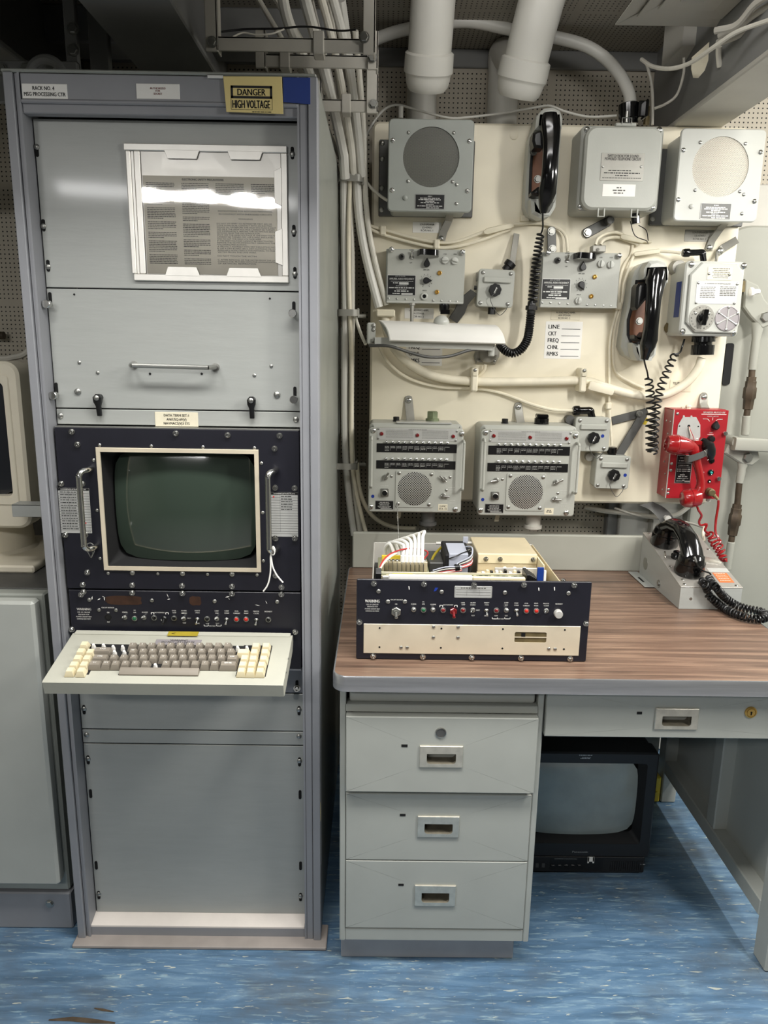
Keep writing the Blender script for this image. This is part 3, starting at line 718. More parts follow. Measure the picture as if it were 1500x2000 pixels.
def nomen(box, dots, pg, fill):
    x0, x1, z0, z1 = R4(*box, YB); o = part('nomenclature_plate', G().box(x0, x1, YB-.001, YB, z0, z1, .0003), 'label_silver', du)
    g = G(); y = YB-.0013; H = z1-z0; W = x1-x0; g.mat(0); g.rect(x0, x1, z1-H*.055, z1, y)
    for i in range(1, 16): g.rect(x0, x1, z1-H*(.06+.058*i)-.0002, z1-H*(.06+.058*i)+.0002, y)
    g.rect(x0+W*.33, x0+W*.335, z0+H*.1, z1-H*.06, y)
    rn = random.Random(5)
    for i in range(fill): g.words(x0+W*(.37 if pg == 2 else .06), x0+W*(.8 if pg == 2 else .58), z1-H*(.09+.058*i), .0016, y, rn)
    g.mat(2); g.text('NOMENCLATURE PLATE', x0+W*.5, z1-H*.028, .0022, W*.8, y-.0003)
    g.mat(0); g.text('1 OF 2' if pg == 1 else '2 OF 2', x0+W*.86, z0+H*.04, .0022, W*.2, y)
    g.mat(1)
    for fx, fz in dots:
        c = (x0+W*fx, y-.0002, z1-H*fz); g.cyl(c, (c[0], c[1]-.0002, c[2]), .0016, n=8)
    part('lettering', g, ['ink', 'red_dot', 'white'], o, smooth=False, kind='stuff')
nomen((116.5, 953, 177, 1041), ((.79, .1), (.79, .15), (.79, .2), (.79, .32), (.79, .43), (.82, .77)), 1, 15)
nomen((530, 961.5, 582, 1048), ((.1, .1),), 2, 6)
def cordpt(q, y): return P(60+q[0]/2.586, 820+q[1]/2.586, y)
g = G(); g.tube([cordpt(p, YB-.012) for p in ((272, 660), (282, 632), (300, 622), (318, 635), (322, 660), (308, 690))], .0012, 6, 5); g.tube([cordpt(p, YB-.010) for p in ((270, 658), (288, 668), (305, 695), (313, 672), (300, 650))], .001, 6, 5)
solo('tie_wire', g, 'steel', 'thin grey tie wire looped on the left screen handle', 'wire')
g = G(); g.tube([cordpt(p, YB-.03) for p in ((1212, 680), (1222, 660), (1224, 640), (1232, 655), (1228, 680), (1212, 684), (1212, 740), (1208, 790), (1196, 835), (1175, 866))], .0017, 6, 5)
g.tube([cordpt(p, YB-.028) for p in ((1213, 684), (1222, 740), (1240, 780), (1255, 800), (1274, 822))], .0017, 6, 5)
solo('white_string', g, 'white', 'white string tied round the right screen handle with two loose ends', 'string')

# ------------------------------------------------------------------ control panel rows (rack unit and its twin on the desk)
def control_row(parent, TX, Y, items, texts, brackets):
    for k, q in items:
        sc_ = 1.0; nm = {'t': 'toggle_switch', 'u': 'toggle_switch', 'l': 'toggle_switch'}.get(k, 'indicator_lamp'); c = P(*TX(*q), Y)
        if k == 't': inst(nm, HW['toggle'], parent, c)
        elif k == 'u': inst(nm, HW['toggle'], parent, c, (.8, 0, 0))
        elif k == 'l': inst(nm, HW['toggle'], parent, c, (0, -1.3, 0))
        elif k in 'grdm': inst(nm, HW['led_'+k], parent, c)
    g = G(); y = Y-.0004
    for t, q, h, w_ in texts:
        c = P(*TX(*q), Y); m = MPP(*TX(*q), Y)
        g.text(t, c.x, c.z, h*m, w_*m, y)
    for (a, b, dr) in brackets:
        p, q = P(*TX(*a), Y), P(*TX(*b), Y); th = .0007
        g.rect(p.x, q.x, p.z-th, p.z+th, y)
        for e in (p.x, q.x): g.rect(e-th, e+th, min(p.z, p.z+dr), max(p.z, p.z+dr), y)
    part('lettering', g, 'white', parent, smooth=False, kind='stuff')
tz1, tz0 = P(350, 1154, YB).z, P(350, 1303, YB).z
cu = thing('control_unit', 'black rack control panel with switches and old glue marks above keyboard', 'control panel', ((UX0+UX1)/2, 1.55, tz0))
part('front_panel', G().box(UX0+.002, UX1, YB, YB+.006, tz0, tz1-.001, .001), 'black_panel', cu)
part('chassis', G().box(UX0+.02, UX1-.02, YB+.006, YB+.15, tz0+.01, tz1-.01), 'dark_void', cu)
part('bottom_rail', G().box(UX0, UX1, YB+.001, YB+.008, tz0-.006, tz0, .001), 'frame_grey', cu)
TX = lambda X, Y: (60+X/2.586, 1120+Y/2.586)
for q in ((268, 92), (256, 106), (514, 97), (767, 100), (1017, 102), (1266, 105), (209, 282), (1336, 295)): sc('cap', cu, *TX(*q), YB)
for q in ((296, 133), (612, 136), (929, 140), (1245, 143)): sc('pan', cu, *TX(*q), YB, scale=.95)
for q in ((345, 184), (431, 185)): sc('pan', cu, *TX(*q), YB, scale=.9)
pm('glue', (58, 36, 24), .45, var=.3, scale=60)
for i, (a, b, c, d) in enumerate(((372, 112, 566, 160), (800, 115, 862, 162))):
    x0, x1, z0, z1 = R4(*TX(a, b), *TX(c, d), YB); rn = random.Random(i); g = G()
    pts = []
    for k in range(28):
        an = 2*math.pi*k/28; ca, sa = math.cos(an), math.sin(an); e = (abs(ca)**5+abs(sa)**5)**(-.2)*(1-.12*rn.random())
        pts.append(((x0+x1)/2+(x1-x0)/2*ca*e, (z0+z1)/2+(z1-z0)/2*sa*e))
    part('glue_stain', g.plate(pts, YB-.0003, YB+.0005), 'glue', cu)
g = G(); rn = random.Random(11)
for q in ((310, 124), (368, 118), (372, 128), (345, 130), (692, 112), (697, 130), (994, 118), (1002, 128), (1145, 160), (1190, 146), (770, 200), (660, 235)):
    c = P(*TX(*q), YB); a = rn.random()*3; l = .0025+.003*rn.random()
    g.add([(c.x-l*math.cos(a), YB-.0003, c.z-l*math.sin(a)), (c.x+.001, YB-.0003, c.z-.001), (c.x+l*math.cos(a), YB-.0003, c.z+l*math.sin(a)), (c.x-.001, YB-.0003, c.z+.001)], [(0, 1, 2, 3)])
part('paint_chips', g, 'white', cu, smooth=False, kind='stuff')
g = G(); c = P(*TX(391, 221), YB); g.lathe(c, (0, -1, 0), [(-.004, .0055), (.0006, .0055), (.0008, .0068), (0, .0068)], 16); g.mat(1); g.cyl(c+V((0, -.0003, 0)), c+V((0, .001, 0)), .0054)
part('breaker_hole', g, ['black', 'dark_void'], cu)
g = G(); c = P(*TX(676, 226), YB); g.lathe(c, (0, -1, 0), [(0, .006), (.004, .006), (.006, .004)], 10); g.lathe(c+V((0, -.005, 0)), (0, -1, -.6), [(0, .002), (.012, .003), (.014, .001)], 8)
part('toggle_switch', g, 'black', cu)
WT = [('WARNING', 0, .0, 1, 1)]
def warn(g_items, x, y, s):
    return [('WARNING', (x, y), 12*s, 72*s), ('USE OF CIRCUIT', (x, y+16*s), 7*s, 64*s), ('BREAKER FOR', (x, y+27*s), 7*s, 54*s), ('POWER ON/OFF MAY', (x, y+38*s), 7*s, 78*s), ('DAMAGE BATTERY', (x, y+49*s), 7*s, 68*s)]
def scale_t(L, k): return [(t, q, h/k, w_/k) for t, q, h, w_ in L]
tx = warn(None, 269, 180, 1.0)+[('CIRCUIT BREAKER', (390, 172), 7, 64), ('ON', (391, 197), 8, 11), ('OFF', (393, 245), 8, 13), ('POWER', (476, 196), 7, 26), ('DC', (526, 186), 6, 10), ('OPR', (526, 197), 6, 14), ('ALARMS', (576, 196), 7, 30), ('BATTLESHORT', (651, 197), 7, 50), ('OVER', (724, 188), 7, 20), ('TEMP', (725, 198), 7, 20),
     ('ALARM', (773, 188), 7, 26), ('ENABLE', (775, 200), 7, 28), ('RSET', (801, 226), 7, 18), ('TEST', (776, 249), 8, 18), ('PARITY', (842, 188), 7, 26), ('EVEN', (842, 198), 7, 20), ('NONE', (843, 252), 7, 22), ('LOW', (893, 253), 7, 16), ('TEST', (943, 253), 7, 18), ('LAMP', (940, 189), 7, 20), ('TEST', (940, 200), 7, 18), ('BATTERY', (918, 265), 7, 32),
     ('CONT', (990, 189), 7, 22), ('CHAN', (990, 200), 7, 22), ('XTAL', (1040, 190), 7, 20), ('CURRENT', (1041, 201), 7, 34), ('RING', (1089, 190), 7, 20), ('MODE', (1089, 201), 7, 22), ('MASTER', (1139, 191), 7, 30), ('CLEAR', (1139, 202), 7, 26), ('INTENSITY', (1201, 192), 7, 38)]
K = 2.586
control_row(cu, TX, YB, [('t', (476, 222)), ('g', (526, 226)), ('t', (573, 223)), ('d', (625, 223)), ('d', (725, 225)), ('t', (773, 228)), ('u', (842, 228)), ('d', (892, 228)), ('t', (940, 229)), ('u', (990, 229)), ('r', (1040, 230)), ('r', (1089, 230)), ('u', (1140, 232)), ('d', (1201, 232))],
            scale_t(tx, K), [((609, 197), (622, 197), -.004), ((682, 197), (695, 197), -.004), ((876, 265), (897, 265), .003), ((939, 265), (962, 265), .003)])
# ================================================================== LEFT NEIGHBOURS
cy = 1.507; cx1 = -.712; ctz = P(45, 1160, cy).z
cab = thing('grey_cabinet', 'low grey steel cabinet at the left edge carrying the beige monitor', 'cabinet', (-1.0, 1.85, 0))
part('body', G().box(-1.35, cx1, cy, 2.2, P(60, 1738, cy).z, ctz, .004), 'side_grey', cab)
part('plinth', G().box(-1.35, cx1+.002, cy-.004, 2.2, 0, P(60, 1740, cy).z-.002, .003), 'frame_grey', cab)
xd = P(92, 1450, cy-.03).x
part('door', G().box(-1.33, xd, cy-.035, cy-.002, P(60, 1730, cy-.035).z, P(60, 1176, cy-.035).z, .006), 'cabinet_grey', cab)
inst('bolt', HW['hex'], cab, P(97, 1765, cy-.004), None, .8)
part('top_plate', G().box(-1.35, cx1, cy+.03, 2.19, ctz, ctz+.003, .001), 'dark_steel', cab)
# beige monitor
my = 1.66; mx1 = P(46, 850, my).x; mz0, mz1 = P(20, 1032, my).z, P(20, 706, my).z
mon = thing('beige_monitor', 'beige CRT computer monitor cut off at the left edge, on its swivel foot', 'monitor', (mx1-.18, 1.8, ctz+.003))
mx0 = mx1-.36
k = 6
n1 = rr(mx0, mx1, mz0, mz1, .03, k); b = .046
n2 = rr(mx0+b, mx1-.036, mz0+.075, mz1-.045, .012, k)
part('bezel', G().ringplate(n1, n2, my, my+.06, .006), 'beige', mon)
n3 = rr(mx0+b-.014, mx1-.022, mz0+.055, mz1-.028, .01, k)
n4 = rr(mx0+b-.002, mx1-.034, mz0+.073, mz1-.043, .01, k)
part('bezel_lip', G().ringplate(n3, n4, my-.003, my+.004, .002), 'beige', mon)
part('screen', crt(mx0+b-.004, mx1-.030, mz0+.07, mz1-.04, my+.012, .02, .02), 'crt_dark', mon, 'dark glass screen')
g = G().plate(rr(mx0+.005, mx1-.005, mz0+.004, mz1-.006, .03, k), my+.06, my+.16, 0)
g.rings([[(x, my+.16, z) for x, z in rr(mx0+.005, mx1-.005, mz0+.004, mz1-.006, .03, k)], [(x, my+.36, z) for x, z in rr(mx0+.06, mx1-.06, mz0+.05, mz1-.06, .03, k)]])
part('rear_housing', g, 'beige', mon)
g = G(); c = V((mx0+.20, my+.12, 0)); zf = ctz+.003
g.plate(rr(c.x-.15, c.x+.165, zf, zf+.018, .006, 3), my-.02, my+.26, .004)
part('foot', g, 'beige', mon)
g = G(); g.lathe((c.x, my+.14, zf+.016), (0, 0, 1), [(0, .10), (.01, .09), (mz0-zf-.02, .085), (mz0-zf, .10)], 24); part('swivel', g, 'beige', mon)
g = G().box(mx1-.14, mx1-.115, my-.002, my+.004, mz0+.020, mz0+.032, .001); part('badge', g, 'crt_dark', mon)
# dark box and bracket behind the monitor
g = G().box(mx1-.01, RX0-.02, 1.95, 2.15, ctz+.10, P(60, 690, 1.95).z, .006)
solo('dark_box', g, 'rod_dark', 'tall dark brown box between the beige monitor and the rack', 'box', base=(mx1+.02, 2.05, ctz+.003))
bpy.data.objects['dark_box'].data.transform(Matrix.Identity(4))
g = G().box(mx1-.012, RX0-.001, 1.60, 1.603, P(60, 1010, 1.6).z, P(60, 986, 1.6).z, .001); g.box(mx1-.012, RX0-.001, 1.60, 1.64, P(60, 986, 1.6).z-.003, P(60, 986, 1.6).z, .001)
solo('bracket_strap', g, 'panel_grey', 'pale grey metal strap bracket between beige monitor and rack', 'bracket')
g = G(); g.tube([P(*p, 2.05) for p in ((-30, 690), (0, 700), (25, 698), (50, 690), (75, 660))], .008, 8, 5)
solo('sagging_cable', g, 'cable_white', 'grey white cable sagging behind the beige monitor at the left edge', 'cable')
g = G(); g.cyl(P(-12, 655, 2.38), P(8, 655, 2.38), .012); solo('red_brown_fitting', g, 'rod_dark', 'small brown fitting on the perforated bulkhead above the beige monitor', 'fitting')

# ================================================================== KEYBOARD
kf, kb = P(318, 1336, 1.312), P(360, 1234, 1.476)
kx0, kx1 = -.6375, -.178
A_, B_ = V((0, 1.312, .7215)), V((0, 1.476, .763)); kn = V((0, -(B_.z-A_.z), B_.y-A_.y)).normalized()
kd = (B_-A_).normalized(); KL = (B_-A_).length
kbd = thing('keyboard', 'grey terminal keyboard with taupe and cream keys, jutting from the rack', 'keyboard', ((kx0+kx1)/2, 1.39, .69))
KM = Matrix(((1, 0, 0, 0), (0, kd.y, kn.y, A_.y), (0, kd.z, kn.z, A_.z), (0, 0, 0, 1)))   # local x, along slope, out of the top
def kp(q, up=0.0):            # zoom pixel -> local x, v
    px, py = 60+q[0]/2.586, 1120+q[1]/2.586; w_ = PP(px, py, A_+kn*up, kn); return w_.x, (w_-A_).dot(kd)
# case: side profile pulled across
prof = [(0, 0), (0, -.027), (.012, -.033), (KL-.02, -.033), (KL-.004, -.02), (KL-.004, -.004), (KL-.012, .0), (.004, .0015)]
g = G(KM); g.rings([[(kx0, a, b) for a, b in prof], [(kx0+.0015, a, b+.0) for a, b in prof], [(kx1-.0015, a, b) for a, b in prof], [(kx1, a, b) for a, b in prof]])
part('case', g, 'kb_case', kbd)
v_top = kp((600, 348))[1]
part('rear_lip', G(KM).box(kx0+.004, kx1-.004, v_top+.024, KL-.003, -.001, .0025, .0015), 'kb_case', kbd)
# dark key wells
g = G(KM)
def well(a, b, c, d):
    p, q = kp((a, b)), kp((c, d)); xs = sorted((p[0], q[0])); vs_ = sorted((p[1], q[1])); g.box(xs[0], xs[1], vs_[0], vs_[1], .001, .0022)
def L2(z): return kp(z, .0)
y_t, y_b, y_s_ = kp((600, 364))[1], kp((600, 490))[1], kp((600, 518))[1]
xl = kp((318, 420))[0]
xr = kp((1040, 420))[0]
g.box(kp((210, 520))[0]-.006, kp((290, 520))[0], y_s_, y_t, .001, .0022); ra, rb = kp((1034, 524))[0], kp((1187, 524))[0]; g.box(xl-.02, ra, y_b, y_t, .001, .0022); g.box(ra, rb, kp((1100, 524))[1], y_t+.002, .001, .0022)
g.box(kp((440, 520))[0], kp((840, 520))[0], y_s_, y_b+.002, .001, .0022)
part('key_well', g, 'black_matte', kbd)
KH = .0115
def keymesh(w_, m, d=.0175, top=.70):
    g = G(); h = KH; a, b = w_/2, d/2; ta, tb = a-.0032, b-.0030; o = .0012
    R = [[(-a, -b, 0), (a, -b, 0), (a, b, 0), (-a, b, 0)], [(-a, -b, .002), (a, -b, .002), (a, b, .002), (-a, b, .002)],
         [(-ta, -tb+o, h-.0006), (ta, -tb+o, h-.0006), (ta, tb+o, h), (-ta, tb+o, h)], [(-ta+.001, -tb+o+.001, h-.0009), (ta-.001, -tb+o+.001, h-.0009), (ta-.001, tb+o-.001, h-.0003), (-ta+.001, tb+o-.001, h-.0003)]]
    g.rings(R); return mesh('key', g, m)
kc = {}
import string
def key(q, w_=.0178, m='key_taupe', legend=None, lw=.004):
    x, v = kp(q, KH); k_ = (round(w_, 4), m)
    if k_ not in kc: kc[k_] = keymesh(w_, m)
    o = bpy.data.objects.new('key', kc[k_]); COL.objects.link(o); o.parent = kbd
    loc = KM @ V((x, v, .002)); o.location = loc-woff(kbd); o.rotation_euler = (math.atan2(kd.z, kd.y), 0, 0)
    if legend:
        LEG.append((legend, x, v, lw, m))
LEG = []
r1 = [513, 562, 609, 655, 704, 753, 801, 850, 897, 945, 993]
for x, t in zip(r1, '34567890-=^'): key((x, 364), legend=t)
r2 = [515, 566, 614, 664, 714, 763, 812, 862, 912, 960, 1009]
key((362, 388), .0355, legend='TAB', lw=.012)
for x, t in zip(r2, 'WERTYUIOP[\\'): key((x, 394), legend=t)
key((350, 425), .032, legend='CTRL', lw=.010)
r3 = [418, 468, 518, 568, 618, 668, 718, 767, 816, 866, 914, 962]
for x, t in zip(r3, 'ASDFGHJKL;:]'): key((x, 425), legend=t)
key((1018, 427), .024, legend='RTN', lw=.007)
key((324, 456), .0255, legend='LC', lw=.006)
for x, t in zip([379, 427, 476, 526, 578, 682, 731, 780, 829, 879, 928], ['SH', 'Z', 'X', 'C', 'V', 'N', 'M', ',', '.', '/', 'SHF']): key((x, 456), legend=t, lw=.004 if len(t) == 1 else .007)
key((997, 459), .034, legend='REPT DEL', lw=.014)
# cream function and number keys
for q in ((270, 358), (252, 393), (236, 427), (217, 460), (198, 490), (300, 396), (283, 428), (268, 460), (253, 491)): key(q, .0182, 'key_cream')
for q in ((1136, 366), (1188, 366), (1128, 398), (1182, 398), (1079, 428), (1123, 430), (1175, 430), (1070, 460), (1115, 462), (1165, 462), (1063, 492), (1110, 493), (1158, 493)): key(q, .0182, 'key_cream')
key((1073, 397), .027, 'key_cream')
# bare key stems
gs = G(); gs.loft([((0, 0, 0), .0042, .0042), ((0, 0, .004), .0042, .0042), ((0, 0, .008), .003, .0036), ((0, 0, .011), .0022, .003)], 8, 3); gsm = mesh('key_stem', gs, 'white')
for q in ((318, 372), (368, 372), (417, 380), (465, 380), (424, 405), (473, 405), (630, 472), (1045, 383), (1092, 383)):
    x, v = kp(q, .006); inst('key_stem', gsm, kbd, KM @ V((x, v, .002)), (math.atan2(kd.z, kd.y), 0, 0))
# space bar
x0, x1 = kp((444, 500), .008)[0], kp((846, 500), .008)[0]; v0 = kp((640, 490), .008)[1]
g = G(KM); sp = [(v0-.0085, .002), (v0-.0085, .004), (v0-.002, .0095), (v0+.005, .0105), (v0+.008, .002)]
g.rings([[(x0, a, b) for a, b in sp], [(x0+.0015, a, b+.0004) for a, b in sp], [(x1-.0015, a, b+.0004) for a, b in sp], [(x1, a, b) for a, b in sp]])
part('space_bar', g, 'key_taupe', kbd)
g = G(KM @ Matrix(((1, 0, 0, 0), (0, 0, 1, 0), (0, 1, 0, 0), (0, 0, 0, 1))))
gi = G(KM @ Matrix(((1, 0, 0, 0), (0, 0, 1, 0), (0, 1, 0, 0), (0, 0, 0, 1))))
for t, x, v, lw, m in LEG: g.text(t, x, v+.002, .0042, lw if len(t) > 1 else None, KH+.0024)
part('key_legends', g, 'white', kbd, smooth=False, kind='stuff')
# plates on the keyboard
def kplate(box, mt, lines, ink, lab, th=.0012, off=0.0):
    (a, b), (c, d) = kp(box[:2], off), kp(box[2:], off); x0, x1, v0, v1 = min(a, c), max(a, c), min(b, d), max(b, d)
    o = part('label_plate', G(KM).box(x0, x1, v0, v1, off+.0005, off+th, .0004), mt, kbd, lab)
    g = G(KM @ Matrix(((1, 0, 0, 0), (0, 0, 1, 0), (0, 1, 0, 0), (0, 0, 0, 1)))); W, H = x1-x0, v1-v0
    for t, fx, fz, fh, fw in lines:
        if t is None: g.words(x0+W*(fx-fw/2), x0+W*(fx+fw/2), v1-H*fz, fh*H, off+th+.0002)
        else: g.text(t, x0+W*fx, v1-H*fz, fh*H, fw*W, off+th+.0002)
    part('lettering', g, ink, o, smooth=False, kind='stuff')
kplate((636, 334, 856, 364), 'plate_purple', [('WARNING', .5, .18, .26, .38), ('DO NOT LIFT UNIT BY', .5, .52, .26, .72), ('KEYBOARD', .5, .84, .26, .4)], 'ink', 'silver plate reading WARNING DO NOT LIFT UNIT BY KEYBOARD')
kplate((698, 294, 842, 318), 'yellow_green', [('<', .18, .5, .5, .12)], 'ink', 'small yellow plate with a black arrow', .0012, .0025)
for q in ((1300, 430), (1290, 500)):
    px, py = 60+q[0]/2.586, 1120+q[1]/2.586; w_ = PX(px, py, kx1); inst('screw', HW['rivet'], kbd, w_, (0, 0, math.pi/2))

# ================================================================== DESK
DX0, DX1, DY0, DY1, DZ = -.088, .926, 1.36, 2.115, .718
desk = thing('desk', 'grey steel desk with brown wood grain top and aluminium edge', 'desk', (.45, 1.75, 0))
m = pm('wood_top', (128, 100, 80), .38, var=0); nt = m.node_tree; N = nt.nodes.new; b = nt.nodes['Principled BSDF']
g_ = N('ShaderNodeNewGeometry'); mp = N('ShaderNodeMapping'); mp.inputs['Scale'].default_value = (1.1, 26, 1); nt.links.new(g_.outputs['Position'], mp.inputs[0])
n1_ = N('ShaderNodeTexNoise'); n1_.inputs['Scale'].default_value = 2.6; n1_.inputs['Detail'].default_value = 9; n1_.inputs['Roughness'].default_value = .62; n1_.inputs['Distortion'].default_value = .6; nt.links.new(mp.outputs[0], n1_.inputs[0])
r_ = N('ShaderNodeValToRGB'); e = r_.color_ramp.elements; e[0].position = .30; e[0].color = rgb((72, 56, 47)); e[1].position = .72; e[1].color = rgb((148, 122, 102)); q_ = e.new(.5); q_.color = rgb((108, 86, 72))
nt.links.new(n1_.outputs[0], r_.inputs[0]); nt.links.new(r_.outputs[0], b.inputs['Base Color'])
def rrxy(x0, x1, y0, y1, r, k=6): return rr(x0, x1, y0, y1, r, k)
tz0 = P(900, 1354, DY0).z; top_pts = rr(DX0, DX1, DY0, DY1, .03, 8)
g = G(); ip = inset(top_pts, .0035); g.rings([[(x, y, DZ-.02) for x, y in ip], [(x, y, DZ) for x, y in ip]])
part('desktop', g, 'wood_top', desk, 'brown wood grain laminate top')
g = G(); op = top_pts; ip2 = inset(top_pts, .0035)
g.rings([[(x, y, tz0) for x, y in op], [(x, y, DZ-.002) for x, y in op], [(x, y, DZ+.0008) for x, y in inset(op, .0015)], [(x, y, DZ+.0008) for x, y in ip2], [(x, y, DZ-.004) for x, y in ip2]], False, False)
g.rings([[(x, y, tz0) for x, y in inset(op, .02)], [(x, y, tz0) for x, y in op]], False, False)
m = pm('alu_edge', (184, 186, 190), .27, .8, var=.1, scale=5, aniso=(1.2, 1, 30)); part('edge_trim', g, 'alu_edge', desk, 'brushed aluminium edge strip')
# back splash on the desk top
bz = (P(690, 1037, 2.115).z)
part('backsplash', G().box(DX0+.012, P(1252, 1080, 2.11).x+.02, 2.098, 2.115, DZ, bz, .003), 'door_grey', desk)
part('backsplash', G().box(P(1252, 1080, 2.11).x+.02, DX1, 2.098, 2.115, DZ, bz, .003), 'door_grey', desk)
# pedestal
QX0, QX1, QY = -.0745, .345, 1.40
zb_, zt_ = .069, tz0
sw_ = .0125
part('side_panel', G().box(QX0, QX0+sw_, QY, 2.07, zb_, zt_, .002), 'desk_grey', desk)
part('side_panel', G().box(QX1-sw_, QX1, QY, 2.07, zb_, zt_, .002), 'desk_grey', desk)
part('bottom_rail', G().box(QX0+sw_, QX1-sw_, QY+.001, 2.07, zb_, P(850, 1815, QY).z-.001, .002), 'desk_grey', desk)
part('pedestal_back', G().box(QX0, QX1, 2.06, 2.07, zb_, zt_), 'desk_grey', desk)
part('toe_kick', G().box(QX0+.002, QX1-.026, 1.427, 2.04, 0, zb_+.002, .002), 'kick_grey', desk)
DR = (QX0+sw_+.0008, QX1-sw_-.0008)
# pull-out writing board and its rail
z0, z1 = P(860, 1371, QY+.012).z, P(860, 1357, QY+.012).z
g = G(); g.plate(rr(DR[0]+.006, DR[1]-.004, z0, z1+.012, .006, 4), QY+.010, QY+.03, .002); part('writing_board', g, 'desk_grey', desk)
part('shelf_rail', G().box(DR[0]-.0008, DR[1]+.0008, QY-.001, QY+.03, P(860, 1392, QY).z, P(860, 1377, QY).z, .0015), 'desk_grey', desk)
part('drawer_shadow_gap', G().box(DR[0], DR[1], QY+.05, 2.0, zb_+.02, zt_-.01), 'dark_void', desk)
# three drawers with recessed nickel pulls
def pull(parent, box, Y, mt='handle_nickel'):
    x0, x1, z0, z1 = R4(*box, Y); W, H = x1-x0, z1-z0
    ox0, ox1, oz0, oz1 = x0+W*.17, x1-W*.16, z0+H*.17, z1-H*.36; k = 4; r = H*.14
    hole = []
    for cx, cz, a, rad in ((ox1-r, oz0+r, -90, r), (ox1-.001, oz1-.001, 0, .001), (ox0+.001, oz1-.001, 90, .001), (ox0+r, oz0+r, 180, r)):
        for i in range(k+1):
            t = math.radians(a+90*i/k); hole.append((cx+rad*math.cos(t), cz+rad*math.sin(t)))
    o = part('pull', G().ringplate(rr(x0, x1, z0, z1, .001, k), hole, Y-.0035, Y+.0005, .0012), mt, parent, 'nickel recessed pull')
    g = G(); n_ = len(hole)
    g.rings([[(x, Y-.002, z) for x, z in hole], [(x, Y+.024, z+(.012 if z > (oz0+oz1)/2 else .003)) for x, z in hole]], False, True)
    part('pull_cup', g, 'pull_cup', parent, smooth=False)
def drawer(t, b, Y, hb, slot, lock=None, nm='drawer', x=DR):
    z1, z0 = P(860, t, Y).z, P(860, b, Y).z
    k = 6; px0, px1, pz0, pz1 = R4(*hb, Y)
    W, H = px1-px0, pz1-pz0
    pts = rr(x[0], x[1], z0, z1, .001, k); hole = rr(px0+W*.1, px1-W*.1, pz0+H*.1, pz1-H*.1, .001, k)
    d = part(nm, G().ringplate(pts, hole, Y, Y+.02, .0015), 'desk_grey', desk)
    pull(d, hb, Y)
    a = R4(*slot, Y); part('label_slot', G().box(a[0], a[1], Y-.0006, Y+.001, a[2], a[3]), 'dark_void', d)
    return d
Yd1 = QY-.017
d1 = drawer(1401.5, 1548.5, Yd1, (819, 1456, 904, 1498), (784, 1454, 796, 1459))
g = G(); c = P(861, 1431, Yd1); g.lathe(c, (0, -1, 0), [(.0, .0115), (.002, .0112), (.0025, .010), (.0010, .0097)], 22); part('lock_hole', g, 'steel', d1)
g = G(); g.cyl(c+V((0, -.0012, 0)), c+V((0, .001, 0)), .0098, n=22); part('lock_hole_shade', g, 'dark_steel', d1)
part('drawer_box', G().box(DR[0]+.014, DR[1]-.014, Yd1+.02, 2.0, P(860, 1540, QY).z, P(860, 1394, Yd1+.02).z, .001), 'desk_grey', d1)
d2 = drawer(1551.5, 1681, QY-.001, (815, 1593, 897, 1634), (781, 1589.5, 792, 1594))
d3 = drawer(1682.5, 1814, QY-.001, (809.5, 1728, 890, 1768), (778, 1726, 788.5, 1730))
# centre drawer over the kneehole
Yc = QY-.006
zc1, zc0 = tz0-.001, P(1280, 1441, Yc).z
px0, px1, pz0, pz1 = R4(1278, 1383, 1363, 1424, Yc); W, H = px1-px0, pz1-pz0
k = 6
d4 = part('drawer', G().ringplate(rr(QX1+.003, .905, zc0, zc1, .001, k), rr(px0+W*.1, px1-W*.1, pz0+H*.1, pz1-H*.1, .001, k), Yc, Yc+.02, .0015), 'desk_grey', desk)
pull(d4, (1278, 1383, 1363, 1424), Yc, 'handle_nickel')
a = R4(1244, 1390, 1254, 1395, Yc); part('label_slot', G().box(a[0], a[1], Yc-.0006, Yc+.001, a[2], a[3]), 'dark_void', d4)
g = G(); c = P(1466, 1391, Yc); g.lathe(c, (0, -1, 0), [(0, .0125), (.002, .0123), (.0028, .010), (.0016, .0098), (.0022, .0085), (.0034, .0082)], 22); part('lock', g, 'brass', d4, 'brass lock')
g = G().box(c.x-.0012, c.x+.0012, Yc-.0040, Yc-.0030, c.z-.005, c.z+.001); g.cyl(c+V((0, -.004, .001)), c+V((0, -.003, .001)), .002, n=10); part('keyhole', g, 'dark_void', d4)
part('drawer_body', G().box(QX1+.01, .88, Yc+.02, 2.0, zc0+.004, zc1-.003), 'desk_grey', desk)
# right hand end frame standing on the floor
EX = PZ(1400, 1667, .10).x
part('end_rail', G().box(EX, EX+.040, QY+.05, 2.03, .10, .142, .003), 'desk_grey', desk)
part('end_post', G().box(EX, EX+.045, QY-.004, QY+.05, 0, zc1, .003), 'desk_grey', desk)
part('end_post', G().box(EX+.002, EX+.040, 1.70, 1.745, .142, zc1, .003), 'desk_grey', desk)
part('end_post', G().box(EX, EX+.045, 2.03, 2.08, 0, zc1, .003), 'desk_grey', desk)
part('end_panel', G().box(EX+.036, EX+.041, QY+.02, 2.06, .10, zc1), 'desk_grey', desk)
part('modesty_panel', G().box(QX1, EX, 2.085, 2.095, .12, zc1), 'desk_grey', desk)

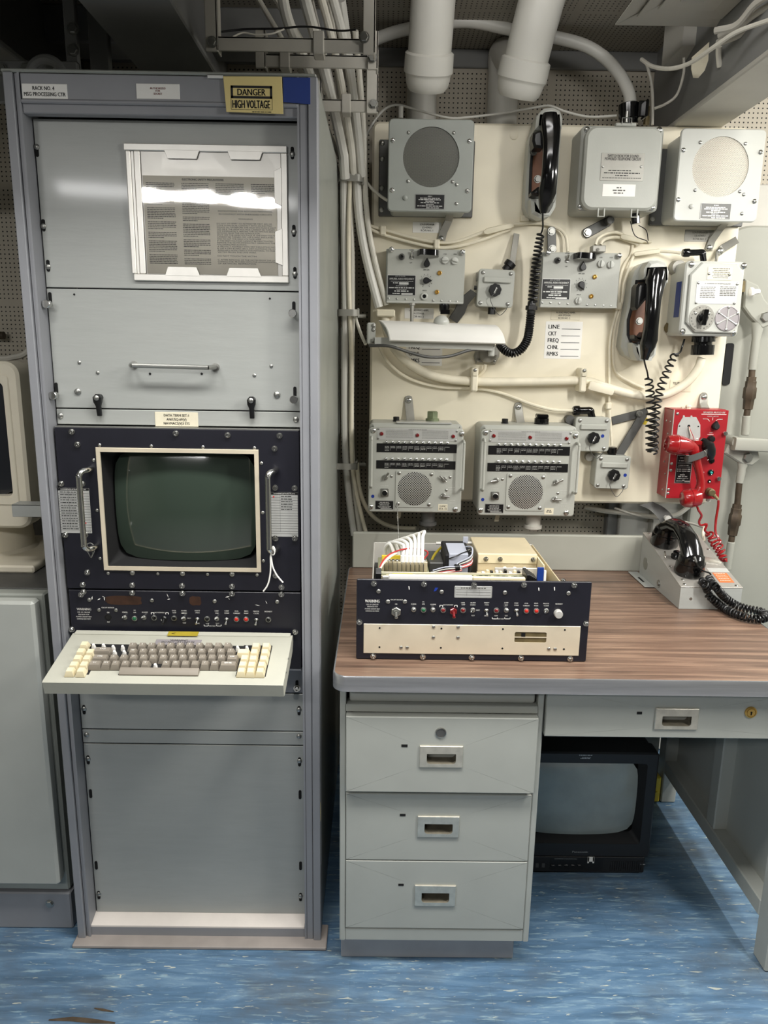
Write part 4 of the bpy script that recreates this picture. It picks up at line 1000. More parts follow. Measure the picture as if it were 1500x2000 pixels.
# ================================================================== TELEVISION UNDER THE DESK
TY = 1.705
tx0, tx1 = P(1133, 1570, TY).x-.1875, P(1279, 1570, TY).x; tx0 = 2*P(1134, 1600, TY).x-tx1
tzt, tzb, tzl = P(1150, 1470, TY).z, 0.0, P(1150, 1674, TY).z
tv = thing('television', 'black portable CRT television standing on the blue floor under the desk', 'television', ((tx0+tx1)/2, 1.86, 0))
s0 = rr(tx0, tx1, tzl, tzt, .008, 5); sx0, sx1, sz0, sz1 = tx0+.030, tx1-.036, P(1150, 1644, TY).z, P(1150, 1494, TY).z
s1 = rr(sx0-.008, sx1+.008, sz0-.006, sz1+.005, .008, 5)
g = G().ringplate(s0, s1, TY, TY+.05, .004); part('bezel', g, 'tv_black', tv)
g = G(); s2 = rr(sx0+.006, sx1-.006, sz0+.012, sz1-.004, .012, 5); g.rings([[(x, TY+.001, z) for x, z in s1], [(x, TY+.028, z) for x, z in s2]], False, False); part('bezel_slope', g, 'black_matte', tv)
part('screen', crt(sx0+.004, sx1-.004, sz0+.008, sz1-.001, TY+.010, .022, .02, pw=6.5), 'crt_grey', tv, 'dusty grey green glass')
g = G(); g.plate(rr(tx0+.004, tx1-.004, tzl, tzt-.003, .01, 5), TY+.05, TY+.13); g.rings([[(x, TY+.13, z) for x, z in rr(tx0+.01, tx1-.01, tzl, tzt-.01, .012, 5)], [(x, TY+.33, z) for x, z in rr(tx0+.06, tx1-.06, .02, tzt-.06, .02, 5)]])
part('cabinet', g, 'tv_black', tv)
bx1 = P(1260, 1690, TY).x; bx0 = tx0+(tx1-bx1)
g = G().box(bx0, bx1, TY+.004, TY+.30, .004, tzl-.001, .003); part('base', g, 'tv_black', tv)
part('foot', G().box(bx0+.01, bx1-.01, TY+.01, TY+.29, 0, .004), 'black', tv)
a = R4(1075, 1677, 1178, 1701, TY); part('control_recess', G().box(a[0], a[1], TY+.0034, TY+.005, a[2], a[3]), 'black', tv)
a = R4(1148, 1675, 1161, 1687, TY); g = G().box(a[0], a[1], TY+.002, TY+.004, a[2]+.004, a[3], .0005); g.box(a[0], a[0]+.004, TY+.002, TY+.004, a[2], a[3]); g.box(a[1]-.004, a[1], TY+.002, TY+.004, a[2], a[3]); part('plastic_tab', g, 'white', tv, 'small white plastic tab')
g = G()
for i in range(5):
    c = P(1080+i*13, 1692, TY); g = G(); g.box(c.x-.005, c.x+.005, TY+.001, TY+.004, c.z-.003, c.z+.003, .001); part('button', g, 'black', tv)
for i in range(15):
    a = R4(1192+i*4.3, 1682, 1194.5+i*4.3, 1699, TY+.004); part('speaker_slat', G().box(a[0], a[1], TY+.0025, TY+.0045, a[2], a[3]), 'tv_black', tv)
for i in range(2):
    a = R4(1046+i*12, 1686, 1052+i*12, 1694, TY+.004); part('jack', G().box(a[0], a[1], TY+.003, TY+.0045, a[2], a[3]), 'dark_steel', tv)
g = G(); c = P(1133, 1663.5, TY); g.text('Panasonic', c.x, c.z, .0056, .041, TY-.0004)
c = P(1145, 1475, TY); g.words(c.x-.018, c.x+.018, c.z, .0017, TY-.0004); g.words(c.x-.010, c.x+.012, c.z-.006, .0014, TY-.0004); g.words(c.x-.014, c.x+.012, c.z-.009, .0014, TY-.0004)
c = P(1254, 1688, TY+.004); g.words(c.x-.008, c.x+.008, c.z, .0018, TY+.0034)
c = P(1105, 1677.5, TY+.003); g.words(c.x-.03, c.x+.03, c.z, .0009, TY+.003)
part('lettering', g, 'label_silver', tv, smooth=False, kind='stuff')
# yellow fitting on the bulkhead behind the television
g = G(); a = list(R4(1276, 1518, 1302, 1556, 2.03)); a[1] = min(a[1], EX-.004); g.box(a[0], a[1], 2.03, 2.07, .0, a[3], .004); g.box(a[0]+.004, a[1]-.016, 2.035, 2.065, a[3], P(1290, 1498, 2.03).z, .003)
c = V((a[1]-.012, 2.03, a[2]+.012)); g.cyl(c, c+V((0, -.006, 0)), .007, n=10)
solo('yellow_fitting', g, 'yellow', 'small yellow painted metal fitting standing on the floor right of the television', 'fitting')
# ================================================================== EQUIPMENT BOARD
YBD = 2.20
bxl, bxr = -.032, 1.0
bzt, bzb = P(900, 239, YBD).z, P(900, 979, YBD).z
struct_b = solo('equipment_board', G().plate(rr(bxl, bxr, bzb, bzt, .02, 5), YBD, YBD+.03, .006), 'cream',
                'large cream painted mounting board behind the speakers, amplifiers and telephones', 'board', base=((bxl+bxr)/2, YBD+.015, bzb))
for i, (x, y) in enumerate(((800, 870), (1100, 870), (830, 320), (1250, 330))):
    pass
g = G()
for x, z in ((bxl+.26, bzb+.06), (bxr-.12, bzb+.06), (bxl+.26, bzt-.06), (bxr-.12, bzt-.06)):
    g = G().cyl((x, YBD+.03, z), (x, YW-.002, z), .014); part('standoff', g, 'tray_white', struct_b)
g = G(); c = P(1004, 264, YBD); g.lathe(c, (0, -1, 0), [(0, .012), (.002, .012), (.003, .009)], 16); part('painted_plug', g, 'cream', struct_b)
YBK = YBD-.0008
def around(poly, c, rad, n=64):        # outline sampled by bearing, so a round hole can be bridged to it
    o, hl = [], []; bear = sorted([2*math.pi*k/n for k in range(n)]+[math.atan2(z-c[1], x-c[0]) % (2*math.pi) for x, z in poly])
    b2 = [bear[0]]
    for b in bear[1:]:
        if b-b2[-1] > 1e-4: b2.append(b)
    for b in b2:
        d = V((math.cos(b), math.sin(b))); best = None
        for i in range(len(poly)):
            p, q = V(poly[i-1])-V(c), V(poly[i])-V(c); e = q-p; den = d.x*e.y-d.y*e.x
            if abs(den) < 1e-12: continue
            t = (p.x*e.y-p.y*e.x)/den; u = (p.x*d.y-p.y*d.x)/den
            if t > 0 and -1e-4 <= u <= 1+1e-4 and (best is None or t < best): best = t
        o.append((c[0]+d.x*best, c[1]+d.y*best)); hl.append((c[0]+d.x*rad, c[1]+d.y*rad))
    return o, hl
class F:                               # a device front: fractions of a zoomed rectangle -> world x,z
    def __init__(s, box, zx0, zy0, zx1, zy1, Y):
        s.x0, s.x1, s.z0, s.z1 = R4(*box, Y); s.a = (zx0, zy0, zx1, zy1); s.Y = Y; s.k = (s.x1-s.x0)/(zx1-zx0)
    def x(s, X): return s.x0+(X-s.a[0])/(s.a[2]-s.a[0])*(s.x1-s.x0)
    def z(s, Z): return s.z1-(Z-s.a[1])/(s.a[3]-s.a[1])*(s.z1-s.z0)
    def p(s, X, Z, dy=0): return V((s.x(X), s.Y-dy, s.z(Z)))
    def r(s, a, b, c, d): return s.x(a), s.x(c), s.z(d), s.z(b)
def fplate(parent, r4, Y, th, mp, lines, ink, lab=None, rad=0, border=None, nm='label_plate'):
    x0, x1, z0, z1 = r4; W, H = x1-x0, z1-z0
    o = part(nm, G().plate(rr(x0, x1, z0, z1, rad, 3), Y-th, Y, min(th*.4, .0005)), mp, parent, lab)
    g = G(); y = Y-th-.0003
    if border:
        b, t_ = border
        for a in ((x0+b, x1-b, z0+b, z0+b+t_), (x0+b, x1-b, z1-b-t_, z1-b), (x0+b, x0+b+t_, z0+b, z1-b), (x1-b-t_, x1-b, z0+b, z1-b)): g.rect(*a, y)
    for t, fx, fz, fh, fw in lines:
        if t is None: g.words(x0+(fx-fw/2)*W, x0+(fx+fw/2)*W, z1-fz*H, fh*H, y)
        elif t == '_': g.rect(x0+(fx-fw/2)*W, x0+(fx+fw/2)*W, z1-(fz+fh/2)*H, z1-(fz-fh/2)*H, y)
        else: g.text(t, x0+fx*W, z1-fz*H, fh*H, fw*W, y)
    if g.v: part('lettering', g, ink, o, smooth=False, kind='stuff')
    return o
# ------------------------------------------------------------------ perforated speaker gauze
def gauze(name, col, hole, pit, rad, metal=0.0, rough=.5):
    m = pm(name, col, rough, metal, var=.05); nt = m.node_tree; N = nt.nodes.new; L = nt.links.new; b = nt.nodes['Principled BSDF']
    src = b.inputs['Base Color'].links[0].from_socket
    g = N('ShaderNodeNewGeometry'); mp = N('ShaderNodeMapping'); mp.inputs['Rotation'].default_value = (0, math.radians(45), 0); mp.inputs['Scale'].default_value = (1/pit,)*3
    L(g.outputs['Position'], mp.inputs[0]); fr = N('ShaderNodeVectorMath'); fr.operation = 'FRACTION'; L(mp.outputs[0], fr.inputs[0])
    sb = N('ShaderNodeVectorMath'); sb.operation = 'SUBTRACT'; L(fr.outputs[0], sb.inputs[0]); sb.inputs[1].default_value = (.5, .5, .5)
    ml = N('ShaderNodeVectorMath'); ml.operation = 'MULTIPLY'; L(sb.outputs[0], ml.inputs[0]); ml.inputs[1].default_value = (1, 0, 1)
    le = N('ShaderNodeVectorMath'); le.operation = 'LENGTH'; L(ml.outputs[0], le.inputs[0])
    lt = N('ShaderNodeMath'); lt.operation = 'LESS_THAN'; L(le.outputs['Value'], lt.inputs[0]); lt.inputs[1].default_value = rad
    x = N('ShaderNodeMix'); x.data_type = 'RGBA'; L(lt.outputs[0], x.inputs[0]); L(src, x.inputs[6]); x.inputs[7].default_value = rgb(hole); L(x.outputs[2], b.inputs['Base Color'])
    mm = N('ShaderNodeMath'); mm.operation = 'MULTIPLY_ADD'; L(lt.outputs[0], mm.inputs[0]); mm.inputs[1].default_value = -metal; mm.inputs[2].default_value = metal; L(mm.outputs[0], b.inputs['Metallic'])
gauze('gauze_dark', (98, 98, 90), (40, 40, 36), .0026, .30)
gauze('gauze_light', (206, 200, 186), (92, 86, 76), .0030, .30)
gauze('gauze_steel', (214, 214, 208), (10, 10, 10), .0048, .37, .7, .35)
# ------------------------------------------------------------------ loudspeakers
def loudspeaker(box, f, scr, small, btn, pl_, gr, mt, gz, label, plate_mat, plate_ink, Y=2.075):
    x0, x1, z0, z1 = R4(*box, Y); T_ = f
    t = thing('loudspeaker', label, 'loudspeaker', ((x0+x1)/2, Y+.06, z0), 'bulkhead loudspeakers')
    c = P(*T_(gr[0], gr[1]), Y); m = MPP(*T_(gr[0], gr[1]), Y); rad = gr[2]*m
    pts, hole = around(rr(x0, x1, z0, z1, .012, 5), (c.x, c.z), rad)
    part('front_plate', G().ringplate(pts, hole, Y, Y+.007, .0025), mt, t)
    g = G(); g.lathe((c.x, Y+.0035, c.z), (0, -1, 0), [(0, rad), (.0005, rad), (.0012, rad*.5), (.0014, .001)], 40); part('grille', g, gz, t, 'round woven speaker grille')
    part('case', G().plate(rr(x0+.008, x1-.008, z0+.006, z1-.006, .012, 5), Y+.007, YBD-.012, .002), mt, t)
    g = G().box(x0-.024, x1+.016, YBD-.012, YBK, z0+.006, z1-.022, .002); part('mounting_plate', g, 'dark_steel', t)
    for fz in (.1, .35, .68, .86): inst('bolt', HW['pan'], t, (x0-.016, YBD-.0125, z0+(z1-z0)*fz), None, 1.5)
    for q in scr: sc('big', t, *T_(*q), Y, scale=.9)
    for q in small: sc('pan', t, *T_(*q), Y, scale=1.0)
    g = G(); b = P(*T_(*btn), Y); g.lathe(b, (0, -1, 0), [(0, .0065), (.003, .006), (.005, .003), (.0054, .001)], 12); part('button', g, mt, t)
    a = (*T_(pl_[0], pl_[1]), *T_(pl_[2], pl_[3])); r4 = R4(*a, Y)
    fplate(t, r4, Y, .001, plate_mat, [(None, .5, .14, .05, .14), (None, .5, .27, .055, .66), (None, .5, .37, .055, .76), (None, .5, .47, .05, .3), (None, .5, .57, .055, .62), (None, .5, .68, .05, .26), (None, .5, .79, .06, .84), ('_', .44, .91, .06, .12), (None, .68, .91, .05, .3)], plate_ink, rad=.002, border=(.0006, .0006))
    b0 = (x1-.05, Y+.05, z0+.004)
    g = G(); g.loft([((b0[0], YBD-.05, z0+.008), .011, .0025), ((b0[0], YBD-.02, z0-.004), .011, .0025), ((b0[0]-.012, YBD-.005, z0-.03), .011, .0025), ((b0[0]-.018, YBD-.005, z0-.055), .011, .0025)], 8, 6)
    part('foot_strap', g, 'tag_grey', t)
    inst('bolt', HW['big'], t, (b0[0]-.018, YBD-.006, z0-.05), None, 1.3)
    return t
Z3 = lambda X, Y: (650+X/3.488, 200+Y/3.488)
loudspeaker((758, 232, 924, 414), Z3, ((410, 258), (930, 264), (404, 598), (917, 603)), ((516, 206), (824, 208), (513, 537), (815, 541), (843, 560), (842, 690)),
            (493, 650), (560, 626, 762, 728), (670, 373, 55), 'speaker_dark', 'gauze_dark', 'grey loudspeaker with round dark grille, left of the two wall speakers', 'black', 'label_silver')
Z4 = lambda X, Y: (1000+X/3, 180+Y/3)
loudspeaker((1323, 251, 1488, 433), Z4, ((1005, 340), (1456, 352), (974, 630), (1420, 640)), ((1103, 295), (1368, 302), (1073, 575), (1335, 582), (1358, 600), (1347, 712)),
            (1050, 670), (1103, 650, 1282, 745), (1222, 438, 55), 'device_light', 'gauze_light', 'glossy white grey loudspeaker with pale grille, rightmost at the board top', 'dark_steel', 'label_silver')
# ------------------------------------------------------------------ sound-powered telephone switch box
Y = 2.10
sb = thing('switch_box', 'grey hinged switch box for sound powered telephone circuit between handset and right loudspeaker', 'switch box', (P(1212, 330, Y).x, 2.15, P(1212, 415, Y).z))
x0, x1, z0, z1 = R4(1131, 246, 1291, 413, Y)
part('case', G().plate(rr(x0, x1, z0, z1, .012, 5), Y, YBK, .004), 'device_grey', sb)
lx0, lx1, lz0, lz1 = R4(1139, 247, 1288, 411, Y-.02)
g = G().plate(rr(lx0, lx1, lz0, lz1, .03, 8), Y-.026, Y-.001, .006); lid = part('lid', g, 'device_grey', sb)
for q in ((438, 220), (862, 222), (400, 672), (818, 677)): sc('big', sb, *Z4(*q), Y, scale=1.2)
YL = Y-.026
r4 = R4(*Z4(520, 358), *Z4(772, 520), YL)
pp_ = fplate(sb, r4, YL, .001, 'tag_grey', [('SWITCH BOX FOR SOUND', .5, .10, .10, .72), ('POWERED TELEPHONE CIRCUIT', .5, .21, .10, .84), (None, .46, .63, .035, .56), (None, .5, .72, .035, .84), (None, .5, .81, .035, .3), (None, .5, .9, .025, .9)], 'ink', 'silver plate reading SWITCH BOX FOR SOUND POWERED TELEPHONE CIRCUIT')
for q in ((533, 436), (757, 437)): sc('rivet', sb, *Z4(*q), YL-.001, name='screw', scale=1.6)
r4 = R4(*Z4(530, 540), *Z4(722, 612), YL)
fplate(sb, r4, YL, .0008, 'white', [(None, .5, .28, .10, .16), (None, .5, .5, .10, .38), (None, .5, .72, .10, .32)], 'ink_grey', 'white tag with small print')
c = P(*Z4(665, 192), Y-.02); part('hasp', G().plate(rr(c.x-.026, c.x+.026, c.z-.004, c.z+.004, .002, 3), Y-.026, Y-.012, .002), 'device_grey', sb)
g = G(); g.tube([(c.x-.012, Y-.03, c.z), (c.x-.012, Y-.03, c.z+.014), (c.x+.012, Y-.03, c.z+.014), (c.x+.012, Y-.03, c.z)], .0016, 6, 1); g.cyl((c.x, Y-.026, c.z+.004), (c.x, Y-.026, c.z+.03), .0045); part('latch_bail', g, 'steel', sb)
for q in ((518, 712), (712, 716)):
    c = P(*Z4(*q), Y-.02); g = G(); g.tube([(c.x-.008, Y-.024, c.z+.012), (c.x-.008, Y-.026, c.z-.008), (c.x+.008, Y-.026, c.z-.008), (c.x+.008, Y-.024, c.z+.012)], .0022, 6, 1); part('hinge_clip', g, 'device_grey', sb)
for q, e in (((440, 825), (560, 760)),):
    a, b = P(*Z4(*q), YBD-.005), P(*Z4(*e), YBD-.005); b.y = a.y; g = G(); g.loft([(a-(b-a)*.18, .004, .0025), (a-(b-a)*.12, .012, .0025), (a, .014, .0025), (b, .013, .0025), (b+(b-a)*.12, .010, .0025)], 8, 6, (0, 0, 1)); part('foot_strap', g, 'dark_steel', sb); inst('bolt', HW['hex'], sb, a+V((0, -.004, 0)), None, .9)
    g = G(); g.cyl(b+V((0, -.03, 0)), b+V((0, -.002, 0)), .010); part('stud', g, 'dark_steel', sb)
g = G(); c = P(1240, 408, Y+.03); d = P(1242, 437, Y+.03); g.cyl(c, d, .011, n=10); part('lower_gland', g, 'black_gloss', sb)
g = G(); g.tube([P(1231, 432, Y+.01), P(1240, 460, Y), P(1262, 470, Y+.02), P(1265, 475, Y+.04)], .0012, 5, 4); g.tube([P(1247, 440, Y), P(1262, 450, Y), P(1266, 470, Y+.02)], .0012, 5, 4); part('tie_wire', g, 'black', sb)
# gland and clamp on its top
g = G(); c = P(1228, 244, 2.15); d = P(1228, 206, 2.15); g.lathe(c, d-c, [(0, .024), (.012, .024), (.014, .027), (.05, .027), (.053, .021)], 12); g.box(c.x+.014, c.x+.036, 2.12, 2.16, c.z+.012, c.z+.052, .003); g.box(c.x+.026, c.x+.034, 2.10, 2.14, c.z+.008, c.z+.05, .003)
part('cable_gland', g, 'black_gloss', sb)

# ------------------------------------------------------------------ audio amplifiers
def amplifier(box, label, jack):
    Y = 2.15; f = F(box, 90, 97, 918, 665, Y)
    t = thing('audio_amplifier', label, 'amplifier', ((f.x0+f.x1)/2, 2.14, f.z0), 'audio frequency amplifiers')
    part('front_panel', G().plate(rr(f.x0, f.x1, f.z0, f.z1, .002, 3), Y, Y+.005, .001), 'device_grey', t)
    part('case', G().plate(rr(f.x0-.003, f.x1+.003, f.z0-.004, f.z1+.003, .003, 3), Y+.006, YBK, .001), 'device_grey', t)
    part('seam', G().plate(rr(f.x0+.001, f.x1-.001, f.z0+.001, f.z1-.001), Y+.004, Y+.007), 'black', t)
    part('hinge', G().cyl((f.x0, Y, f.z0-.002), (f.x1, Y, f.z0-.002), .0028, n=8), 'device_light', t)
    for X in (110, 200, 295, 385, 595, 685, 775, 855): inst('rivet', HW['rivet'], t, f.p(X, 628+X*.035), None, 1.4)
    for q in ((132, 100), (892, 118)):
        c = f.p(*q); g = G(); g.lathe(c, (0, -1, 0), [(0, .004), (.004, .004), (.005, .0075), (.011, .007), (.013, .004), (.0132, .001)], 12); part('panel_knob', g, 'chrome', t)
    # guard bow
    a, b = f.p(418, 112), f.p(640, 120); g = G(); h = .034
    def bow(dz):
        return [V((a.x, Y, a.z+dz)), V((a.x+.003, Y-h*.6, a.z+dz)), V((a.x+.010, Y-h, a.z+dz)), V((b.x-.010, Y-h, b.z+dz)), V((b.x-.003, Y-h*.6, b.z+dz)), V((b.x, Y, b.z+dz))]
    o = spline(bow(0), 5); R = []
    for i, p in enumerate(o):
        tn = (o[min(i+1, len(o)-1)]-o[max(0, i-1)]).normalized(); nr = tn.cross(V((0, 0, 1))).normalized()*.0014
        R.append([p+nr+V((0, 0, .003)), p-nr+V((0, 0, .003)), p-nr-V((0, 0, .012)), p+nr-V((0, 0, .012))])
    g.rings(R); part('guard', g, 'black_gloss', t)
    c = f.p(245, 175); g = G(); g.lathe(c, (0, -1, 0), [(0, .0085), (.004, .0085), (.005, .007)], 14); g.mat(1); g.lathe(c+V((0, -.005, 0)), (0, -1, 0), [(0, .0058), (.009, .0055), (.013, .003), (.0135, .001)], 12); part('pilot_lamp', g, ['dark_steel', 'black_gloss'], t)
    inst('toggle_switch', HW['toggle'], t, f.p(350, 178), (-.6, 0, 0), 1.2)
    def pointer(q, ang, r=.0085):
        c = f.p(*q); g = G(); pts = []
        for k in range(14):
            an = math.radians(60+ (240)*k/13); pts.append((r*math.cos(an), r*math.sin(an)))
        pts.append((r*1.9, 0)); ca, sa = math.cos(ang), math.sin(ang)
        pts = [(c.x+x*ca-z*sa, c.z+x*sa+z*ca) for x, z in pts]
        g.plate(pts, Y-.014, Y-.001, .0015); return part('pointer_knob', g, 'black', t)
    pointer((515, 250), math.pi/2); pointer((512, 432), 0.0 if jack else -1.1)
    def wknob(q, ang):
        c = f.p(*q); g = G(); g.lathe(c, (0, -1, 0), [(0, .0098), (.004, .0098), (.007, .0092), (.0075, .008)], 18)
        ca, sa = math.cos(ang), math.sin(ang); pts = [(c.x+x*ca-z*sa, c.z+x*sa+z*ca) for x, z in rr(-.0088, .0088, -.002, .002, .001, 2)]
        g.plate(pts, Y-.012, Y-.007, .001); return part('fuse_cap', g, 'device_light', t)
    wknob((710, 205), .0 if jack else 1.5); wknob((815, 212), -.3 if jack else 1.6)
    for q in ((655, 345), (633, 556)):
        c = f.p(*q); g = G(); g.lathe(c, (0, -1, 0), [(0, .0062), (.004, .0062), (.005, .0045), (.002, .002), (.002, .0003)], 12); part('brass_screw', g, 'brass', t)
    if jack:
        c = f.p(497, 605); g = G(); g.lathe(c, (0, -1, 0), [(0, .0098), (.005, .0098), (.006, .0085), (.006, .0055), (.002, .005)], 16); g.mat(1); g.cyl(c+V((0, -.0025, 0)), c, .0052); part('jack', g, ['device_light', 'dark_void'], t)
    else: wknob((497, 605), 1.5)
    # dial scale and legends
    g = G(); y = Y-.0004; c = f.p(512, 432)
    for k in range(21):
        a = math.radians(-50-10+ (300)*k/20); r_ = .0135
        q = (c.x+r_*math.cos(a), c.z+r_*math.sin(a)); g.rect(q[0]-.0006, q[0]+.0006, q[1]-.0006, q[1]+.0006, y)
    for k, d in enumerate('0123456789'):
        a = math.radians(-120-33*k); r_ = .0172; g.text(d, c.x+r_*math.cos(a), c.z+r_*math.sin(a), .0034, None, y)
    q = f.p(350, 98); g.text('POWER', q.x, q.z, .003, .013, y); q = f.p(352, 128); g.text('ON', q.x, q.z, .003, .006, y); q = f.p(345, 238); g.text('OFF', q.x, q.z, .003, .007, y)
    q = f.p(512, 312); g.text('AMPL GAIN', q.x, q.z, .003, .017, y)
    for X in (710, 818): q = f.p(X, 136); g.text('1/2A', q.x, q.z, .003, .008, y)
    q = f.p(500, 540); g.text('SPKR' if jack else 'SPLIT', q.x, q.z, .003, .012, y)
    part('lettering', g, 'ink', t, smooth=False, kind='stuff')
    fplate(t, f.r(94, 372, 402, 600), Y, .001, 'black', [('AM-3729/SR', .45, .07, .05, .36), ('AMPLIFIER, AUDIO FREQUENCY', .5, .19, .09, .86), (None, .52, .31, .018, .8), (None, .3, .39, .045, .2), ('_', .58, .41, .11, .33), (None, .5, .53, .018, .4), (None, .5, .62, .05, .88), (None, .5, .70, .02, .36), (None, .5, .78, .06, .5), (None, .34, .9, .04, .3), ('_', .7, .92, .08, .4)], 'label_silver', border=(.0, .0012), lab='black nameplate reading AMPLIFIER, AUDIO FREQUENCY')
    return t
amplifier((756, 488.5, 905.6, 589.5), 'grey audio amplifier with open jack at its bottom, below the left loudspeaker', True)
amplifier((1058, 495, 1208.5, 598), 'grey audio amplifier with pale fuse cap at its bottom, right of the coiled cord', False)
g = G(); c = P(805, 592, 2.15); g.lathe(c, (0, 0, -1), [(0, .009), (.006, .009), (.007, .006), (.05, .005)], 10); solo('amplifier_gland', g, 'tag_grey', 'small grey pipe fitting under the left amplifier', 'fitting')
g = G(); c = P(868, 594, 2.14); g.lathe(c, (0, 0, -1), [(0, .014), (.008, .0145), (.02, .013), (.022, .008)], 12); g.box(c.x-.012, c.x+.014, 2.12, 2.125, c.z-.028, c.z-.016, .001)
solo('amplifier_plug', g, 'black_gloss', 'round black cable plug under the left amplifier right corner', 'plug')
g = G(); a, b = P(905, 590, 2.17), P(885, 626, 2.19); g.loft([(P(925, 570, 2.15), .012, .003), (a, .016, .003), (P(898, 608, 2.18), .016, .003), (b, .015, .003)], 8, 6); solo('strap_bracket', g, 'dark_steel', 'wide dark steel strap between left amplifier and white lamp', 'bracket')
g = G(); a, b = P(1077, 452, 2.185), P(1078, 492, 2.185); g.loft([(P(1077, 443, 2.185), .006, .0025), (P(1077, 446, 2.185), .011, .0025), (a, .0125, .0025), (b, .0125, .0025)], 8, 6); st = solo('amplifier_strap', g, 'dark_steel', 'flat dark steel strap with two bolts above the right amplifier', 'bracket')
for q in ((1077, 452), (1079, 486)): inst('bolt', HW['hex'], st, P(*q, 2.182), None, .85)
g = G().plate(rr(P(1156, 480, 2.13).x, P(1182, 480, 2.13).x, P(1168, 493, 2.13).z, P(1168, 480, 2.13).z, .002, 3), 2.12, 2.15, .002); g.cyl(P(1168, 487, 2.12), P(1168, 487, 2.116), .004, n=8)
solo('cable_clamp', g, 'tag_grey', 'small grey cable clamp on top of the right amplifier', 'clamp')

